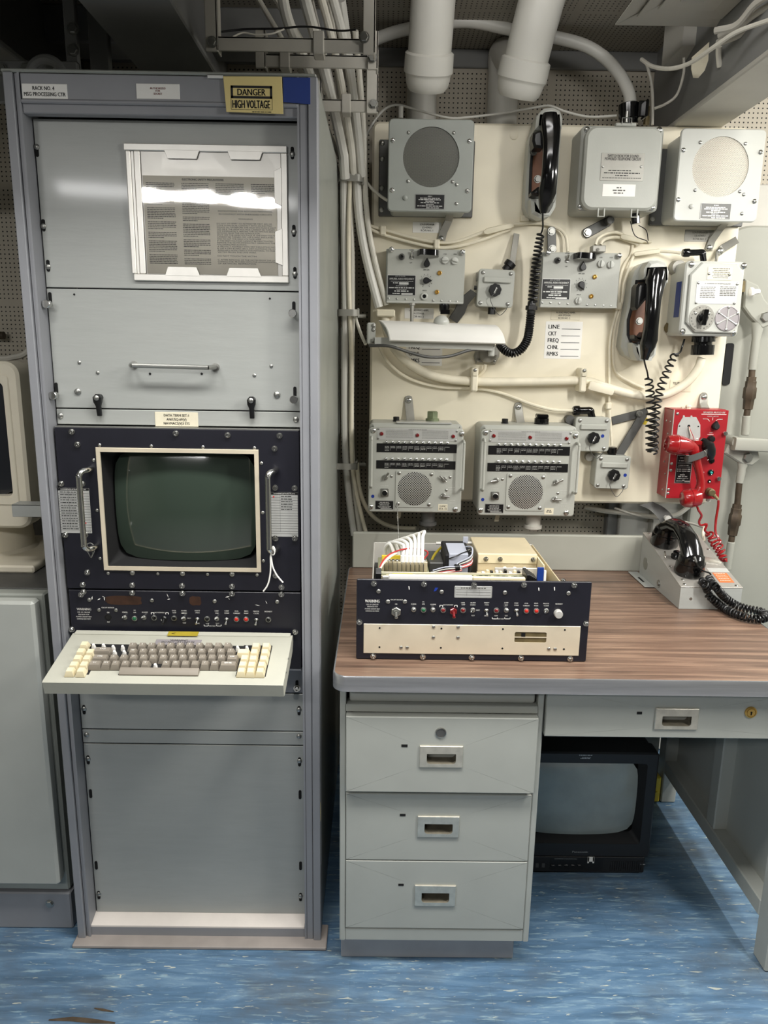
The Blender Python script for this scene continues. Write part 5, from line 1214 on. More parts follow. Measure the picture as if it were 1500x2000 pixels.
# ------------------------------------------------------------------ intercom stations
def intercom(box, f_args, label, tag_lines, plugs, strap, gland):
    Y = 2.06; f = F(box, *f_args, Y); k_ = f.k
    t = thing('intercom_station', label, 'intercom', ((f.x0+f.x1)/2, 2.13, f.z0), 'intercom stations')
    part('case', G().plate(rr(f.x0+.001, f.x1-.001, f.z0+.002, f.z1+.010, .012, 5), Y+.010, YBK, .022), 'device_grey', t)
    part('front_panel', G().plate(rr(f.x0, f.x1, f.z0, f.z1, .009, 5), Y, Y+.02, .003), 'device_grey', t)
    for q in ((188, 405), (1300, 430), (165, 1372), (1252, 1390)): inst('screw', HW['big'], t, f.p(*q), (0, .4, 0), 1.15)
    rp = part('top_plate', G().plate(rr(*f.r(235, 372, 1245, 522)), Y-.0012, Y, .0004), 'label_silver', t)
    g = G(); rn = random.Random(2)
    for a, b in ((345, 690), (800, 1130)):
        for zz in (400, 412, 424, 436, 450, 464, 478, 492): g.words(f.x(a), f.x(b), f.z(zz), .0007, Y-.0015, rn)
    g.words(f.x(630), f.x(860), f.z(387), .0012, Y-.0015, rn)
    part('lettering', g, 'ink_grey', rp, smooth=False, kind='stuff')
    for q in ((250, 382), (1238, 398), (250, 500), (1226, 515)): inst('screw', HW['rivet'], t, f.p(*q, .0012), None, 1.5)
    for q in ((291, 443), (741, 455), (1192, 463)):
        c = f.p(*q, .001); g = G(); g.lathe(c, (0, -1, 0), [(0, .0056), (.002, .0056), (.004, .0042), (.005, .001)], 14); part('indicator_lamp', g, 'red_lens', t, 'dark red lens')
    for ya, yb, a, b, yk in ((555, 672, 232, 1243, 548), (768, 880, 230, 1234, 757)):
        s_ = part('key_strip', G().plate(rr(*f.r(a, ya+8, b, yb)), Y-.002, Y, .0006), 'black', t)
        g = G(); y = Y-.0024; st = (1115-352)/10
        for i in range(11):
            X = 362+i*st
            if i: g.rect(f.x(X-st*.47), f.x(X-st*.47)+.0005, f.z(yb-22), f.z(ya+38), y)
            n_ = (4, 2, 2, 3, 2, 3, 3, 2, 2, 3, 1)[i]
            for j in range(n_): g.words(f.x(X-27), f.x(X+26), f.z(ya+44+j*17), .0013, y, rn)
        part('lettering', g, 'label_silver', s_, smooth=False, kind='stuff')
        for i in range(11):
            c = f.p(355+i*(1118-355)/10, yk, .001); g = G(); g.lathe(c, (0, -1, .35), [(0, .0030), (.004, .003), (.007, .0036), (.009, .003), (.0095, .001)], 10); part('station_key', g, 'chrome', t)
    part('speaker_plate', G().plate(rr(*f.r(475, 897, 970, 1375), .006, 4), Y-.0025, Y, .0012), 'device_grey', t)
    c = f.p(722, 1133, .0025); g = G(); rad = 218*k_; g.lathe(c+V((0, .001, 0)), (0, -1, 0), [(0, rad), (.001, rad), (.0028, rad*.6), (.0032, .001)], 32); part('grille', g, 'gauze_steel', t, 'round perforated steel grille')
    for q in ((522, 932), (932, 945), (515, 1325), (912, 1332)): inst('screw', HW['pan'], t, f.p(*q, .0025), None, 1.15)
    def lever(q, ang):
        c = f.p(*q); g = G(); g.lathe(c, (0, -1, 0), [(0, .0078), (.004, .0078), (.005, .0065), (.009, .0055), (.010, .0045)], 14)
        d = V((math.cos(ang), 0, math.sin(ang))); g.cyl(c+V((0, -.008, 0)), c+V((0, -.010, 0))+d*.0165, .0024, .0030, n=8); g.cyl(c+V((0, -.007, 0)), c+V((0, -.007, 0))-d*.008, .0024, n=8); part('lever_knob', g, 'steel', t)
    lever((345, 990), 1.0 if gland else 3.3); lever((1095, 1005), 2.4 if gland else .5); lever((1095, 1215), -.05)
    for q in ((425, 978), (1172, 978), (1130, 1145)): inst('stop_pin', HW['pan'], t, f.p(*q), None, .9)
    c = f.p(340, 1185); g = G(); g.plate(rr(c.x-.0115, c.x+.0115, c.z-.0115, c.z+.0115, .002, 3), Y-.003, Y, .0006); g.lathe(c, (0, -1, 0), [(.003, .009), (.012, .009), (.013, .0075), (.009, .007)], 16); g.mat(1); g.cyl(c+V((0, -.0105, 0)), c+V((0, -.004, 0)), .0072); part('phone_connector', g, ['steel', 'black'], t)
    c = f.p(190, 1237); g = G().cyl(c, c+V((0, -.0008, 0)), .0046, n=14); part('blue_dot', g, 'blue', t, 'round blue sticker')
    fplate(t, f.r(220, 1290, 458, 1406), Y, .0008, 'black', [(None, .5, .2, .07, .5), (None, .5, .34, .07, .6), (None, .5, .48, .07, .5), (None, .5, .64, .06, .7), (None, .5, .76, .06, .6), ('_', .6, .88, .07, .6)], 'label_silver', rad=.001, border=(.0003, .0007))
    fplate(t, f.r(*tag_lines[0]), Y, .0006, 'tag_cream', tag_lines[1], 'ink_grey')
    g = G(); y = Y-.0004
    for X, Z_, n_ in ((345, 890, 60), (1085, 905, 65), (340, 1100, 50), (1200, 1110, 45), (1200, 1140, 40), (1215, 1275, 40), (1215, 1308, 40)): g.words(f.x(X-n_), f.x(X+n_), f.z(Z_), .0018, y, rn)
    part('lettering', g, 'device_light', t, smooth=False, kind='stuff')
    for X, za, zb in ((168, 485, 1105), (1322, 515, 1125)):
        a, b = f.p(X, za), f.p(X, zb); g = G(); h = .030; dx = .0
        g.tube([a, a+V((dx, -h*.7, 0)), a+V((dx, -h, -.006)), a+V((dx, -h, -.016)), b+V((dx, -h, .016)), b+V((dx, -h, .006)), b+V((dx, -h*.7, 0)), b], .0036, 10, 5); part('handle', g, 'device_grey', t)
    for kind, q in plugs:
        c = P(*q, 2.145); c.z = f.z1+.0085; g = G()
        if kind == 'cap': g.lathe(c, (0, 0, 1), [(0, .0105), (.004, .0105), (.005, .009), (.014, .009), (.015, .008)], 14); part('plug', g, 'black', t)
        elif kind == 'hex': g.lathe(c, (0, 0, 1), [(0, .0195), (.011, .0195), (.012, .017)], 20); g.lathe(c+V((0, 0, .012)), (0, 0, 1), [(0, .0165), (.018, .0165), (.02, .014)], 6); part('plug', g, 'green_brass', t, 'green tarnished brass hexagon plug')
        else: g.lathe(c, (0, 0, 1), [(0, .0215), (.003, .0215), (.0035, .0205), (.018, .0205), (.019, .018)], 20); g.box(c.x-.0165, c.x+.0165, c.y-.0165, c.y+.0165, c.z+.018, c.z+.030, .003); part('plug', g, 'black_gloss', t, 'black square headed plug')
    a, b = P(strap[0], strap[1], YBD-.004), P(strap[0]+4, strap[1]+40, YBD-.02); g = G(); b.z = f.z1+.006; b.y = YBD-.03
    g.loft([(a+V((0, 0, .014)), .004, .0022), (a+V((0, 0, .011)), .0095, .0022), (a, .0125, .0022), (a.lerp(b, .6)+V((0, .006, 0)), .0125, .0022), (b, .0125, .0022)], 8, 6); part('foot_strap', g, 'tag_grey', t); inst('bolt', HW['big'], t, a+V((0, -.003, 0)), None, 1.3)
    c = P(gland[0] if gland else 1042, 1004, 2.11) if gland else P(1042, 1008, 2.11); c.z = f.z0+.004; g = G(); g.lathe(c, (0, 0, -1), [(0, .021), (.040, .021), (.041, .026), (.050, .026), (.051, .016), (.056, .016)], 18); part('cable_gland', g, 'dark_steel' if gland else 'beam_light', t)
    q = (779, 1000) if gland else (971, 1010); c = P(*q, 2.15); c.z = f.z0+.004; g = G(); g.plate([(c.x-.008, c.z-.042), (c.x+.005, c.z-.042), (c.x+.008, c.z-.018), (c.x+.003, c.z), (c.x-.003, c.z), (c.x-.004, c.z-.018)], 2.149, 2.151); part('tag', g, 'tag_cream', t)
    if gland: part('top_tray', G().box(f.x(475), f.x(1185), 2.085, 2.125, f.z1+.010, f.z1+.014, .0012), 'label_silver', t)
    return t, f
ic, fl_ = intercom((719.5, 836.5, 903, 1001), (130, 370, 1325, 1440), 'grey intercom station with beaded chain, left of the two on the board bottom',
    ((1032, 1328, 1152, 1410), [('21MC', .5, .3, .28, .74), ('STA 15', .5, .72, .28, .84)]), (('cap', (774, 815)), ('hex', (845, 800))), (798, 782), (836, 1))
ic2, fr_ = intercom((936.5, 840.5, 1126.5, 1008), (135, 370, 1350, 1440), 'grey intercom station with black square plug, right of the two on the board bottom',
    ((975, 1335, 1090, 1415), [(None, .5, .35, .14, .44), (None, .5, .6, .14, .6)]), (('cap', (986, 825)), ('sq', (1058, 817))), (1012, 795), None)
g = G(); a = fl_.p(505, 1335, .006); b = P(779, 1064, 2.00); n_ = 34
for i in range(n_):
    q = a.lerp(b, i/(n_-1)); g.sph(q, .0017, 6)
g.tube([a, a.lerp(b, .5), b], .0006, 4, 1); part('bead_chain', g, 'chrome', ic, 'hanging beaded chain', kind='stuff')

# ------------------------------------------------------------------ jack boxes
def jackbox(box, label, cap, ledge, scr, dot, rot, wire):
    Y = 2.145; x0, x1, z0, z1 = R4(*box, Y); cx, cz = (x0+x1)/2, (z0+z1)/2
    t = thing('jack_box', label, 'jack box', (cx, 2.17, z0), 'telephone jack boxes')
    M_ = Matrix.Translation((cx, 0, cz)) @ Matrix.Rotation(rot, 4, 'Y') @ Matrix.Translation((-cx, 0, -cz))
    part('case', G(M_).plate(rr(x0+.001, x1-.001, z0+.001, z1-.001, .010, 5), Y+.006, YBK, .001), 'device_grey', t)
    part('cover', G(M_).plate(rr(x0, x1, z0, z1, .009, 5), Y, Y+.007, .002), 'device_grey', t)
    W, H = x1-x0, z1-z0
    part('name_ledge', G(M_).box(x0+W*.14, x1-W*.1, Y-.007, Y, z1-H*.36, z1-H*.20, .0025), 'device_grey', t)
    for fx, fz in ((.12, .9), (.88, .9), (.1, .1), (.86, .1)): inst('screw', HW['pan'], t, M_ @ V((x0+W*fx, Y, z0+H*fz)), None, 1.2)
    c = P(*cap, Y); g = G(); n = 24; pr = [(0, .0155), (.010, .0155), (.0125, .0145), (.013, .0125)]
    g.lathe(c, (0, -1, 0), [(0, .012), (.003, .012)], 16)
    R = []
    for tt, r_ in ((.003, 1), (.014, 1), (.016, .92)):
        R.append([(c.x+(.0175 if j % 4 < 2 else .0162)*r_*math.cos(2*math.pi*j/32), c.y-tt, c.z+(.0175 if j % 4 < 2 else .0162)*r_*math.sin(2*math.pi*j/32)) for j in range(32)])
    g.rings(R); part('screw_cap', g, 'black', t, 'black ribbed screw cap')
    g = G(); g.loft([(c+V((.004, -.0175, .006)), .0030, .0008), (c+V((.001, -.0175, .0)), .0022, .0008), (c+V((-.003, -.0175, -.009)), .0026, .0008)], 8, 2); part('lanyard_lug', g, 'chrome', t)
    e = M_ @ V((x0+W*.86, Y-.004, z0+H*.08)); g = G()
    g.tube([c+V((-.003, -.0175, -.009)), c+V((-.012, -.014, -.028)), V(((c.x+e.x)/2-.006, Y-.008, min(c.z, e.z)-wire)), V((e.x-.006, Y-.006, e.z-wire*.55)), e], .0009, 5, 6); part('lanyard', g, 'dark_steel', t)
    if dot:
        d = P(*dot, Y); part('blue_dot', G().cyl(d, d+V((0, -.0006, 0)), .005, n=14), 'blue', t, 'round blue sticker')
    return t, (x0, x1, z0, z1)
j1, a1 = jackbox((933, 526, 1004, 600), 'grey telephone jack box with black cap and strap above, left of the coiled cord', (966, 567), 0, 0, None, .03, .028)
j2, a2 = jackbox((1122.5, 815, 1191, 882), 'upper grey jack box with blue dot between right intercom and red telephone', (1158, 855), 0, 0, (1177, 851.6), .0, .026)
j3, a3 = jackbox((1163, 890, 1230, 955), 'lower grey jack box with blue dot left of the red telephone', (1197.5, 927.5), 0, 0, (1221, 928), .02, .028)
g = G(); a = P(987, 528, 2.16); b = P(999, 512, 2.16); g.lathe(a, b-a, [(0, .012), (.012, .012), (.013, .016), (.026, .016), (.028, .010)], 12); part('cable_gland', g, 'black', j1)
g = G(); g.loft([(P(1000, 516, 2.165), .0085, .003), (P(1003, 495, 2.175), .0085, .003), (P(1007, 470, 2.185), .0085, .003), (P(1009, 457, 2.19), .0085, .003)], 8, 6); part('flat_conduit', g, 'tag_grey', j1)
g = G(); a = P(961, 600, 2.17); b = P(960, 614, 2.17); g.cyl(a, b, .011, n=12); part('lower_gland', g, 'black', j1)
g = G(); a = P(930, 541, 2.18); g.cyl(a, a+V((.02, 0, 0)), .012); a = P(926, 562, 2.18); g2 = G().cyl(a, a+V((.02, 0, 0)), .006, n=8); part('stud', g, 'tag_grey', j1); part('stud', g2, 'dark_steel', j1)
def elbow(parent, p0, p1, p2, r=.0105):
    g = G(); a, b, c = P(*p0), P(*p1), P(*p2); d = (b-a).normalized(); g.lathe(a, d, [(0, r*1.1), (.006, r*1.35), (.018, r*1.35), (.02, r)], 12); g.tube([a+d*.018, a.lerp(b, .7), b, b.lerp(c, .35), c], r, 12, 4); return part('elbow_gland', g, 'black_gloss', parent)
elbow(j2, (1119, 802, 2.175), (1153, 802, 2.175), (1157, 818, 2.175))
g = G(); c = P(1195, 890, 2.175); d = P(1195, 868, 2.175); g.lathe(c, d-c, [(0, .012), (.008, .012), (.009, .0145), (.024, .0145), (.026, .010)], 12); part('cable_gland', g, 'black_gloss', j3)
g = G(); g.loft([(P(1262, 806, 2.194), .004, .0022), (P(1258, 806, 2.194), .011, .0022), (P(1250, 808, 2.194), .012, .0022), (P(1195, 822, 2.194), .012, .0022)], 8, 6, (0, 0, 1)); part('foot_strap', g, 'dark_steel', j2)
g = G(); g.loft([(P(1261, 798, 2.188), .004, .003), (P(1259, 803, 2.188), .012, .003), (P(1255, 812, 2.188), .013, .003), (P(1208, 890, 2.185), .013, .003)], 8, 6); part('foot_strap', g, 'dark_steel', j3); inst('bolt', HW['hex'], j3, P(1249, 808, 2.184), None, .8)
g = G(); c = P(1152, 893, 2.18); g.cyl(c, c+V((0, .019, 0)), .012); part('stud', g, 'tag_grey', j3)
g = G(); c = P(1114, 820, 2.17); g.lathe(c, (0, 1, 0), [(0, .013), (.026, .013)], 14); part('stud', g, 'dark_steel', j2)

# ------------------------------------------------------------------ plates and papers on the board
def boardtag(box, mt, lines, ink, label, th=.0012, nm='tag_plate', cat='label', grp=None):
    x0, x1, z0, z1 = R4(*box, YBD); W, H = x1-x0, z1-z0
    o = solo(nm, G().plate(rr(x0, x1, z0, z1, .001, 2), YBD-th, YBD-.0001, .0004), mt, label, cat, grp)
    g = G(); y = YBD-th-.0003
    for t, fx, fz, fh, fw in lines:
        if t == '_': g.rect(x0+(fx-fw/2)*W, x0+(fx+fw/2)*W, z1-(fz+fh/2)*H, z1-(fz-fh/2)*H, y)
        elif t is None: g.words(x0+(fx-fw/2)*W, x0+(fx+fw/2)*W, z1-fz*H, fh*H, y)
        else: g.text(t, x0+fx*W, z1-fz*H, fh*H, fw*W, y)
    part('lettering', g, ink, o, smooth=False, kind='stuff')
sp_l = [('LOUDSPEAKER', .5, .22, .17, .5), ('LS-474/U', .5, .50, .17, .34), ('RCVR NO. 1', .5, .78, .17, .42)]
boardtag((806, 434, 862, 455), 'white', sp_l, 'ink_grey', 'worn cream LOUDSPEAKER tag under the left loudspeaker')
boardtag((1337, 449, 1396, 472), 'tag_grey', sp_l, 'ink_grey', 'grey LOUDSPEAKER tag under the right loudspeaker')
am_l = [('AUDIO FREQ AMPL', .5, .2, .18, .66), ('AM-3729/SR', .46, .5, .18, .42), ('RCVR NO. 2', .46, .8, .18, .4)]
boardtag((790, 602, 847, 622.5), 'white', am_l, 'ink_grey', 'AUDIO FREQ AMPL tag under the left amplifier')
boardtag((1076, 607, 1133, 625), 'tag_cream', am_l, 'ink_grey', 'AUDIO FREQ AMPL tag under the right amplifier')
fr = []
for i, t_ in enumerate(('LINE', 'CKT', 'FREQ', 'CHNL', 'RMKS')):
    fz = .14+i*.181; fr += [(t_, .08+.037*len(t_), fz, .105, .074*len(t_)), ('_', .69, fz+.06, .014, .50)]
boardtag((1064, 628, 1136, 701), 'white', fr, 'ink', 'white LINE CKT FREQ CHNL RMKS card under the right amplifier', .0005, 'channel_card', 'card')
boardtag((793, 641, 864, 714), 'white', fr, 'ink', 'white channel card half hidden behind the white desk lamp', .0005, 'channel_card', 'card')
boardtag((1308, 742, 1350, 765), 'tag_cream', [('TELEPHONE', .42, .28, .2, .6)], 'ink_grey', 'pale TELEPHONE tag behind the big cream cable above red telephone')
g = G(); c = P(1259, 822, YBD); g.plate([(c.x-.012, c.z-.008), (c.x+.004, c.z-.012), (c.x+.012, c.z+.004), (c.x+.002, c.z+.012), (c.x-.010, c.z+.008)], YBD-.0008, YBD-.0002); solo('yellow_sticker', g, 'yellow', 'small yellow sticker on the board behind the hanging coil cord', 'sticker')
# ================================================================== TELEPHONE SELECTOR BOX
Y = 2.10
Z8 = lambda X, Z_: (1200+X/5.357, 490+Z_/5.357)
x0, x1, z0, z1 = R4(*Z8(712, 108), *Z8(1332, 892), Y)
ts = thing('telephone_selector', 'white grey telephone selector box with black rotary knob, right of the second handset', 'selector box', ((x0+x1)/2, 2.15, z0))
part('case', G().plate(rr(x0, x1, z0, z1, .012, 5), Y, YBK, .004), 'device_light', ts)
def zp(L, y): return [(P(*Z8(*q), y).x, P(*Z8(*q), y).z) for q in L]
yf = Y-.012
oc = zp([(925, 118), (1295, 138), (1355, 240), (1310, 770), (1235, 862), (850, 850), (755, 745), (800, 245)], yf)
part('cover', G().plate(oc[::-1], yf, Y, .003), 'device_light', ts)
for q in ((805, 142), (1352, 158), (712, 842), (1242, 858)): sc('big', ts, *Z8(*q), Y, scale=1.25)
fplate(ts, R4(*Z8(972, 170), *Z8(1230, 306), yf), yf, .001, 'tag_cream', [(None, .55, .12+.14*i, .05, .7-.1*(i % 2)) for i in range(6)], 'ink_grey')
fplate(ts, R4(*Z8(852, 318), *Z8(1288, 556), yf), yf, .001, 'label_silver', [('JP TELEPHONE SET IN SERVICE BOARD', .5, .11, .05, .62)]+[(None, .28, .26+.075*i, .03, .36) for i in range(7)]+[(None, .76, .24+.075*i, .034, .38) for i in range(6)], 'ink_grey', lab='silver instruction plate')
for q in ((880, 336), (1285, 348), (855, 542), (1255, 548), (990, 240), (1205, 248)): sc('pan', ts, *Z8(*q), yf-.001, scale=.8)
c = P(*Z8(912, 702), yf); rad = 132/5.357*MPP(1370, 620, yf)
d_ = part('dial_plate', G().cyl(c, c+V((0, -.0015, 0)), rad, n=36), 'tag_grey', ts)
g = G()
for k in range(20):
    a = 2*math.pi*k/20; r_ = rad*.82; g.text(str(k+1), c.x+r_*math.sin(a), c.z+r_*math.cos(a), .0034, None, yf-.0019)
part('lettering', g, 'ink', d_, smooth=False, kind='stuff')
for s_ in (-1, 1): inst('screw', HW['pan'], ts, c+V((s_*rad*.54, -.0015, .012)), None, .8)
g = G(); g.lathe(c+V((0, -.0015, 0)), (0, -1, 0), [(0, rad*.42), (.012, rad*.38), (.013, rad*.34)], 20)
a = -.12; ca, sa = math.cos(a), math.sin(a)
g.plate([(c.x+x*ca-z*sa, c.z+x*sa+z*ca) for x, z in rr(-.0065, .0065, -.020, .022, .003, 3)], yf-.026, yf-.010, .002); part('rotary_knob', g, 'black_gloss', ts, 'black rotary selector knob')
c = P(*Z8(1178, 708), yf); rad = 128/5.357*MPP(1370, 620, yf)
g = G(); g.lathe(c, (0, -1, 0), [(0, rad), (.003, rad), (.0035, rad*.93), (.0022, rad*.9), (.0024, .001)], 36)
hp = part('sounder', g, 'plate_purple', ts, 'round silver sounder grille with six spokes')
for k in range(6):
    a = math.pi*k/3+.5; g = G(); d = V((math.cos(a), 0, math.sin(a))); g.cyl(c+V((0, -.003, 0)), c+V((0, -.003, 0))+d*rad*.9, .0016, n=6); part('spoke', g, 'label_silver', hp); inst('screw', HW['rivet'], ts, c+d*rad*.88+V((0, -.0035, 0)), None, 1.6)
# strip of blue tape on its left side, foot studs, glands
q = [PX(*Z8(*p), x0-.0004) for p in ((745, 310), (700, 690))]
g = G().box(x0-.0012, x0-.0002, Y+.015, Y+.05, q[1].z, q[0].z, .0004); part('blue_tape', g, 'tape_blue', ts, 'strip of blue tape')
g = G(); c = P(1327, 522, 2.17); g.lathe(c, (0, 1, 0), [(-.004, .008), (0, .008), (.0, .019), (.028, .021)], 18); part('foot_stud', g, 'tag_grey', ts)
g = G(); c = P(1312, 640, 2.185); g.lathe(c, (0, 1, 0), [(0, .016), (.012, .018)], 14); part('foot_stud', g, 'old_brass', ts)
elbow(ts, (1333, 494, 2.15), (1372, 493, 2.15), (1374, 511, 2.15), .0085)
g = G(); c = P(1374, 656, 2.14); d = P(1371, 696, 2.14); g.lathe(c, d-c, [(-.01, .030), (.016, .032), (.018, .024), (.024, .024), (.025, .031), (.052, .031), (.053, .022)], 12); part('cable_gland', g, 'black_gloss', ts, 'large black cable gland')
g = G(); g.loft([(P(1398, 512, 2.16), .011, .003), (P(1401, 495, 2.19), .011, .003), (P(1412, 485, 2.195), .011, .003), (P(1440, 468, 2.18), .010, .003)], 8, 6, (0, 0, 1)); part('foot_strap', g, 'tag_grey', ts); inst('bolt', HW['big'], ts, P(1405, 491, 2.185), None, 1.6)

# ================================================================== WALL HANDSETS IN THEIR HANGERS
def hanger(Zf, outline, recess, hood, cup, base, label, paint):
    yb, yf = YBK, 2.135
    pts = [(P(*Zf(*q), yf).x, P(*Zf(*q), yf).z) for q in outline]; rc = [(P(*Zf(*q), yf).x, P(*Zf(*q), yf).z) for q in recess]
    t = thing('handset_hanger', label, 'hanger', (sum(p[0] for p in pts)/len(pts), 2.17, min(p[1] for p in pts)), 'handset hangers')
    part('tray', G().plate(pts[::-1], yf+.010, yb, .008), paint, t)
    ln = inset(rc[::-1], -.007); part('recess_shadow', G().plate(ln, yf+.008, yf+.0125), 'black_matte', t)  # black sheet painting in the shadow inside the hanger
    part('recess_plate', G().plate(rc[::-1], yf+.006, yf+.012, .001), 'copper', t, 'varnished brown plate inside the hanger')
    for q in base: inst('bolt', HW['hex'], t, P(*Zf(*q), yf+.006), None, .8)
    for nm, o, w_ in (('hood', hood, 1), ('foot_cup', cup, 0)):
        p_ = [(P(*Zf(*q), 2.093).x, P(*Zf(*q), 2.093).z) for q in o]
        part(nm, G().plate(p_[::-1], 2.093, yf+.012, .008), paint, t)
    return t
def handset(Zf, spine, ear, mouth, name, label, mt, cat='handset', grp=None):
    secs = [(P(*Zf(*q), y), hw_*MPP(*Zf(*q), y)/ (3 if Zf is Z4 else 5.357), hd) for q, y, hw_, hd in spine]
    n = V((0, 0, 0)); base = min((s_[0] for s_ in secs), key=lambda v: v.z)
    t = thing(name, label, cat, base, grp)
    part('handle', G().loft(secs, 16, 2.6), mt, t)
    for nm, pg in (('earpiece', ear), ('mouthpiece', mouth)):
        pp3 = [(P(*Zf(*q), 2.09).x, P(*Zf(*q), 2.09).z) for q in pg]
        if sum(pp3[i-1][0]*pp3[i][1]-pp3[i][0]*pp3[i-1][1] for i in range(len(pp3))) < 0: pp3 = pp3[::-1]
        part(nm, G().plate(pp3, 2.076, 2.122, .006), 'black', t)
    return t
hanger(Z4, [(150, 130), (180, 95), (235, 82), (285, 105), (300, 160), (292, 300), (268, 620), (250, 690), (215, 730), (150, 735), (100, 715), (82, 660), (95, 420), (108, 260)],
       [(132, 320), (190, 310), (185, 590), (116, 590), (122, 440)],
       [(138, 215), (148, 140), (190, 92), (240, 84), (285, 105), (300, 150), (294, 212), (268, 222), (262, 150), (180, 150), (172, 215)],
       [(112, 622), (150, 628), (168, 700), (210, 700), (235, 632), (262, 622), (258, 672), (228, 722), (172, 738), (118, 710)],
       ((150, 510), (125, 350)), 'grey metal hanger holding the black handset beside the left loudspeaker', 'device_light')
h1 = handset(Z4, [((222, 125), 2.068, 40, .012), ((222, 165), 2.066, 52, .016), ((226, 215), 2.07, 57, .019), ((228, 290), 2.062, 50, .018), ((226, 360), 2.055, 46, .016), ((222, 440), 2.05, 46, .016), ((216, 520), 2.052, 48, .016), ((206, 585), 2.06, 52, .018), ((196, 632), 2.07, 42, .018), ((186, 675), 2.070, 26, .014), ((182, 710), 2.072, 17, .010)],
             [(150, 232), (215, 228), (215, 300), (176, 335), (124, 330), (114, 290), (120, 245)], [(108, 590), (150, 558), (200, 580), (190, 612), (140, 614), (110, 606)], 'wall_handset', 'black wall handset with long coiled cord beside the left loudspeaker', 'black_gloss', grp='black wall handsets')
g = G(); a = P(1060, 414, 2.07); g.tube([a, P(1060, 428, 2.078), P(1060, 446, 2.10), P(1056, 458, 2.11)], .0024, 8, 6)
g.coil([P(1056, 456, 2.11), P(1052, 480, 2.12), P(1048, 510, 2.13), P(1044, 550, 2.135), P(1040, 590, 2.14)], lambda t: .0085+.003*min(1, t*2), .0030, 17, 7, 12)
part('coiled_cord', g, 'black', h1)
g = G(); c = P(1039, 588, 2.14); d = P(1037, 612, 2.14); g.lathe(c, d-c, [(0, .010), (.004, .0115), (.012, .0115), (.013, .0165), (.024, .0165), (.026, .012), (.034, .0115)], 10); part('cord_connector', g, 'black', h1)
g = G(); g.coil([P(1037, 610, 2.14), P(1034, 640, 2.14), P(1029, 665, 2.13), P(1016, 684, 2.12), P(1000, 690, 2.12), P(986, 684, 2.13), P(976, 672, 2.15)], .0098, .0030, 30, 7, 12); part('armoured_cord', g, 'black', h1)
hanger(Z8, [(205, 300), (235, 200), (300, 130), (400, 92), (500, 100), (560, 150), (580, 250), (565, 345), (500, 480), (455, 850), (455, 1000), (430, 1110), (360, 1150), (230, 1145), (130, 1090), (88, 1000), (125, 750), (175, 500)],
       [(255, 330), (350, 330), (330, 940), (200, 960), (165, 870), (170, 720), (215, 560)],
       [(318, 290), (320, 190), (370, 110), (460, 95), (540, 120), (580, 210), (570, 330), (528, 340), (520, 200), (370, 205), (355, 290)],
       [(195, 960), (270, 985), (290, 1120), (365, 1120), (400, 1000), (455, 985), (440, 1090), (395, 1140), (250, 1150), (205, 1060)],
       ((260, 735), (217, 490)), 'grey metal hanger holding the black handset left of the telephone selector', 'device_light')
h2 = handset(Z8, [((445, 195), 2.067, 82, .016), ((440, 270), 2.064, 92, .020), ((425, 330), 2.065, 100, .022), ((418, 420), 2.058, 86, .02), ((408, 520), 2.05, 76, .018), ((395, 680), 2.045, 72, .017), ((380, 820), 2.05, 74, .018), ((365, 920), 2.06, 84, .02), ((345, 990), 2.062, 80, .02), ((328, 1060), 2.070, 52, .016), ((315, 1135), 2.072, 36, .012)],
             [(240, 345), (330, 330), (410, 350), (400, 420), (335, 490), (225, 620), (205, 590), (218, 380)], [(200, 880), (255, 905), (300, 850), (350, 900), (330, 950), (240, 950), (200, 915)], 'wall_handset', 'black wall handset with dangling coiled cord left of the telephone selector', 'black_gloss', grp='black wall handsets')
g = G(); g.tube([P(1258, 702, 2.07), P(1260, 712, 2.075), P(1264, 726, 2.10), P(1266, 738, 2.11)], .0024, 8, 6)
g.coil([P(1266, 736, 2.11), P(1269, 760, 2.115), P(1272, 800, 2.12), P(1272, 850, 2.12), P(1273, 886, 2.12)], lambda t: .009+.006*min(1, t*1.6), .0026, 13, 6, 12)
g.coil([P(1275, 884, 2.13), P(1277, 840, 2.13), P(1281, 800, 2.13), P(1288, 765, 2.13), P(1299, 735, 2.135), P(1312, 705, 2.14), P(1320, 690, 2.15)], lambda t: .014-.005*t, .0026, 17, 6, 12)
g.tube([P(1318, 693, 2.15), P(1328, 688, 2.15), P(1332, 678, 2.16), P(1337, 662, 2.16)], .0026, 8, 6)
part('coiled_cord', g, 'black', h2)

# ================================================================== RED TELEPHONE
Y = 2.125
ZR = lambda X, Z_: (1270+X/8.824, 780+Z_/8.824)
c4 = [ZR(430, 182), ZR(1358, 186), ZR(1180, 1722), ZR(250, 1700)]
q = [P(*p, Y) for p in c4]
rx0, rx1, rz0, rz1 = (q[0].x+q[3].x)/2, (q[1].x+q[2].x)/2, (q[2].z+q[3].z)/2, (q[0].z+q[1].z)/2
rt = thing('red_telephone', 'bright red wall telephone box with red handset right of the jack boxes', 'telephone', ((rx0+rx1)/2, 2.16, rz0))
part('case', G().box(rx0, rx1, Y+.003, YBK, rz0, rz1, .002), 'red_box', rt)
part('front_panel', G().plate(rr(rx0+.001, rx1, rz0, rz1, .001, 2), Y, Y+.0028, .0008), 'red_box', rt)
part('edge_line', G().box(rx0-.0006, rx0+.0012, Y-.0004, Y+.003, rz0, rz1), 'label_silver', rt)
for X, Z_ in ((468, 248), (805, 690), (368, 1108), (352, 1222), (315, 1553), (305, 1618)): sc('pan', rt, *ZR(X, Z_), Y, scale=.95)
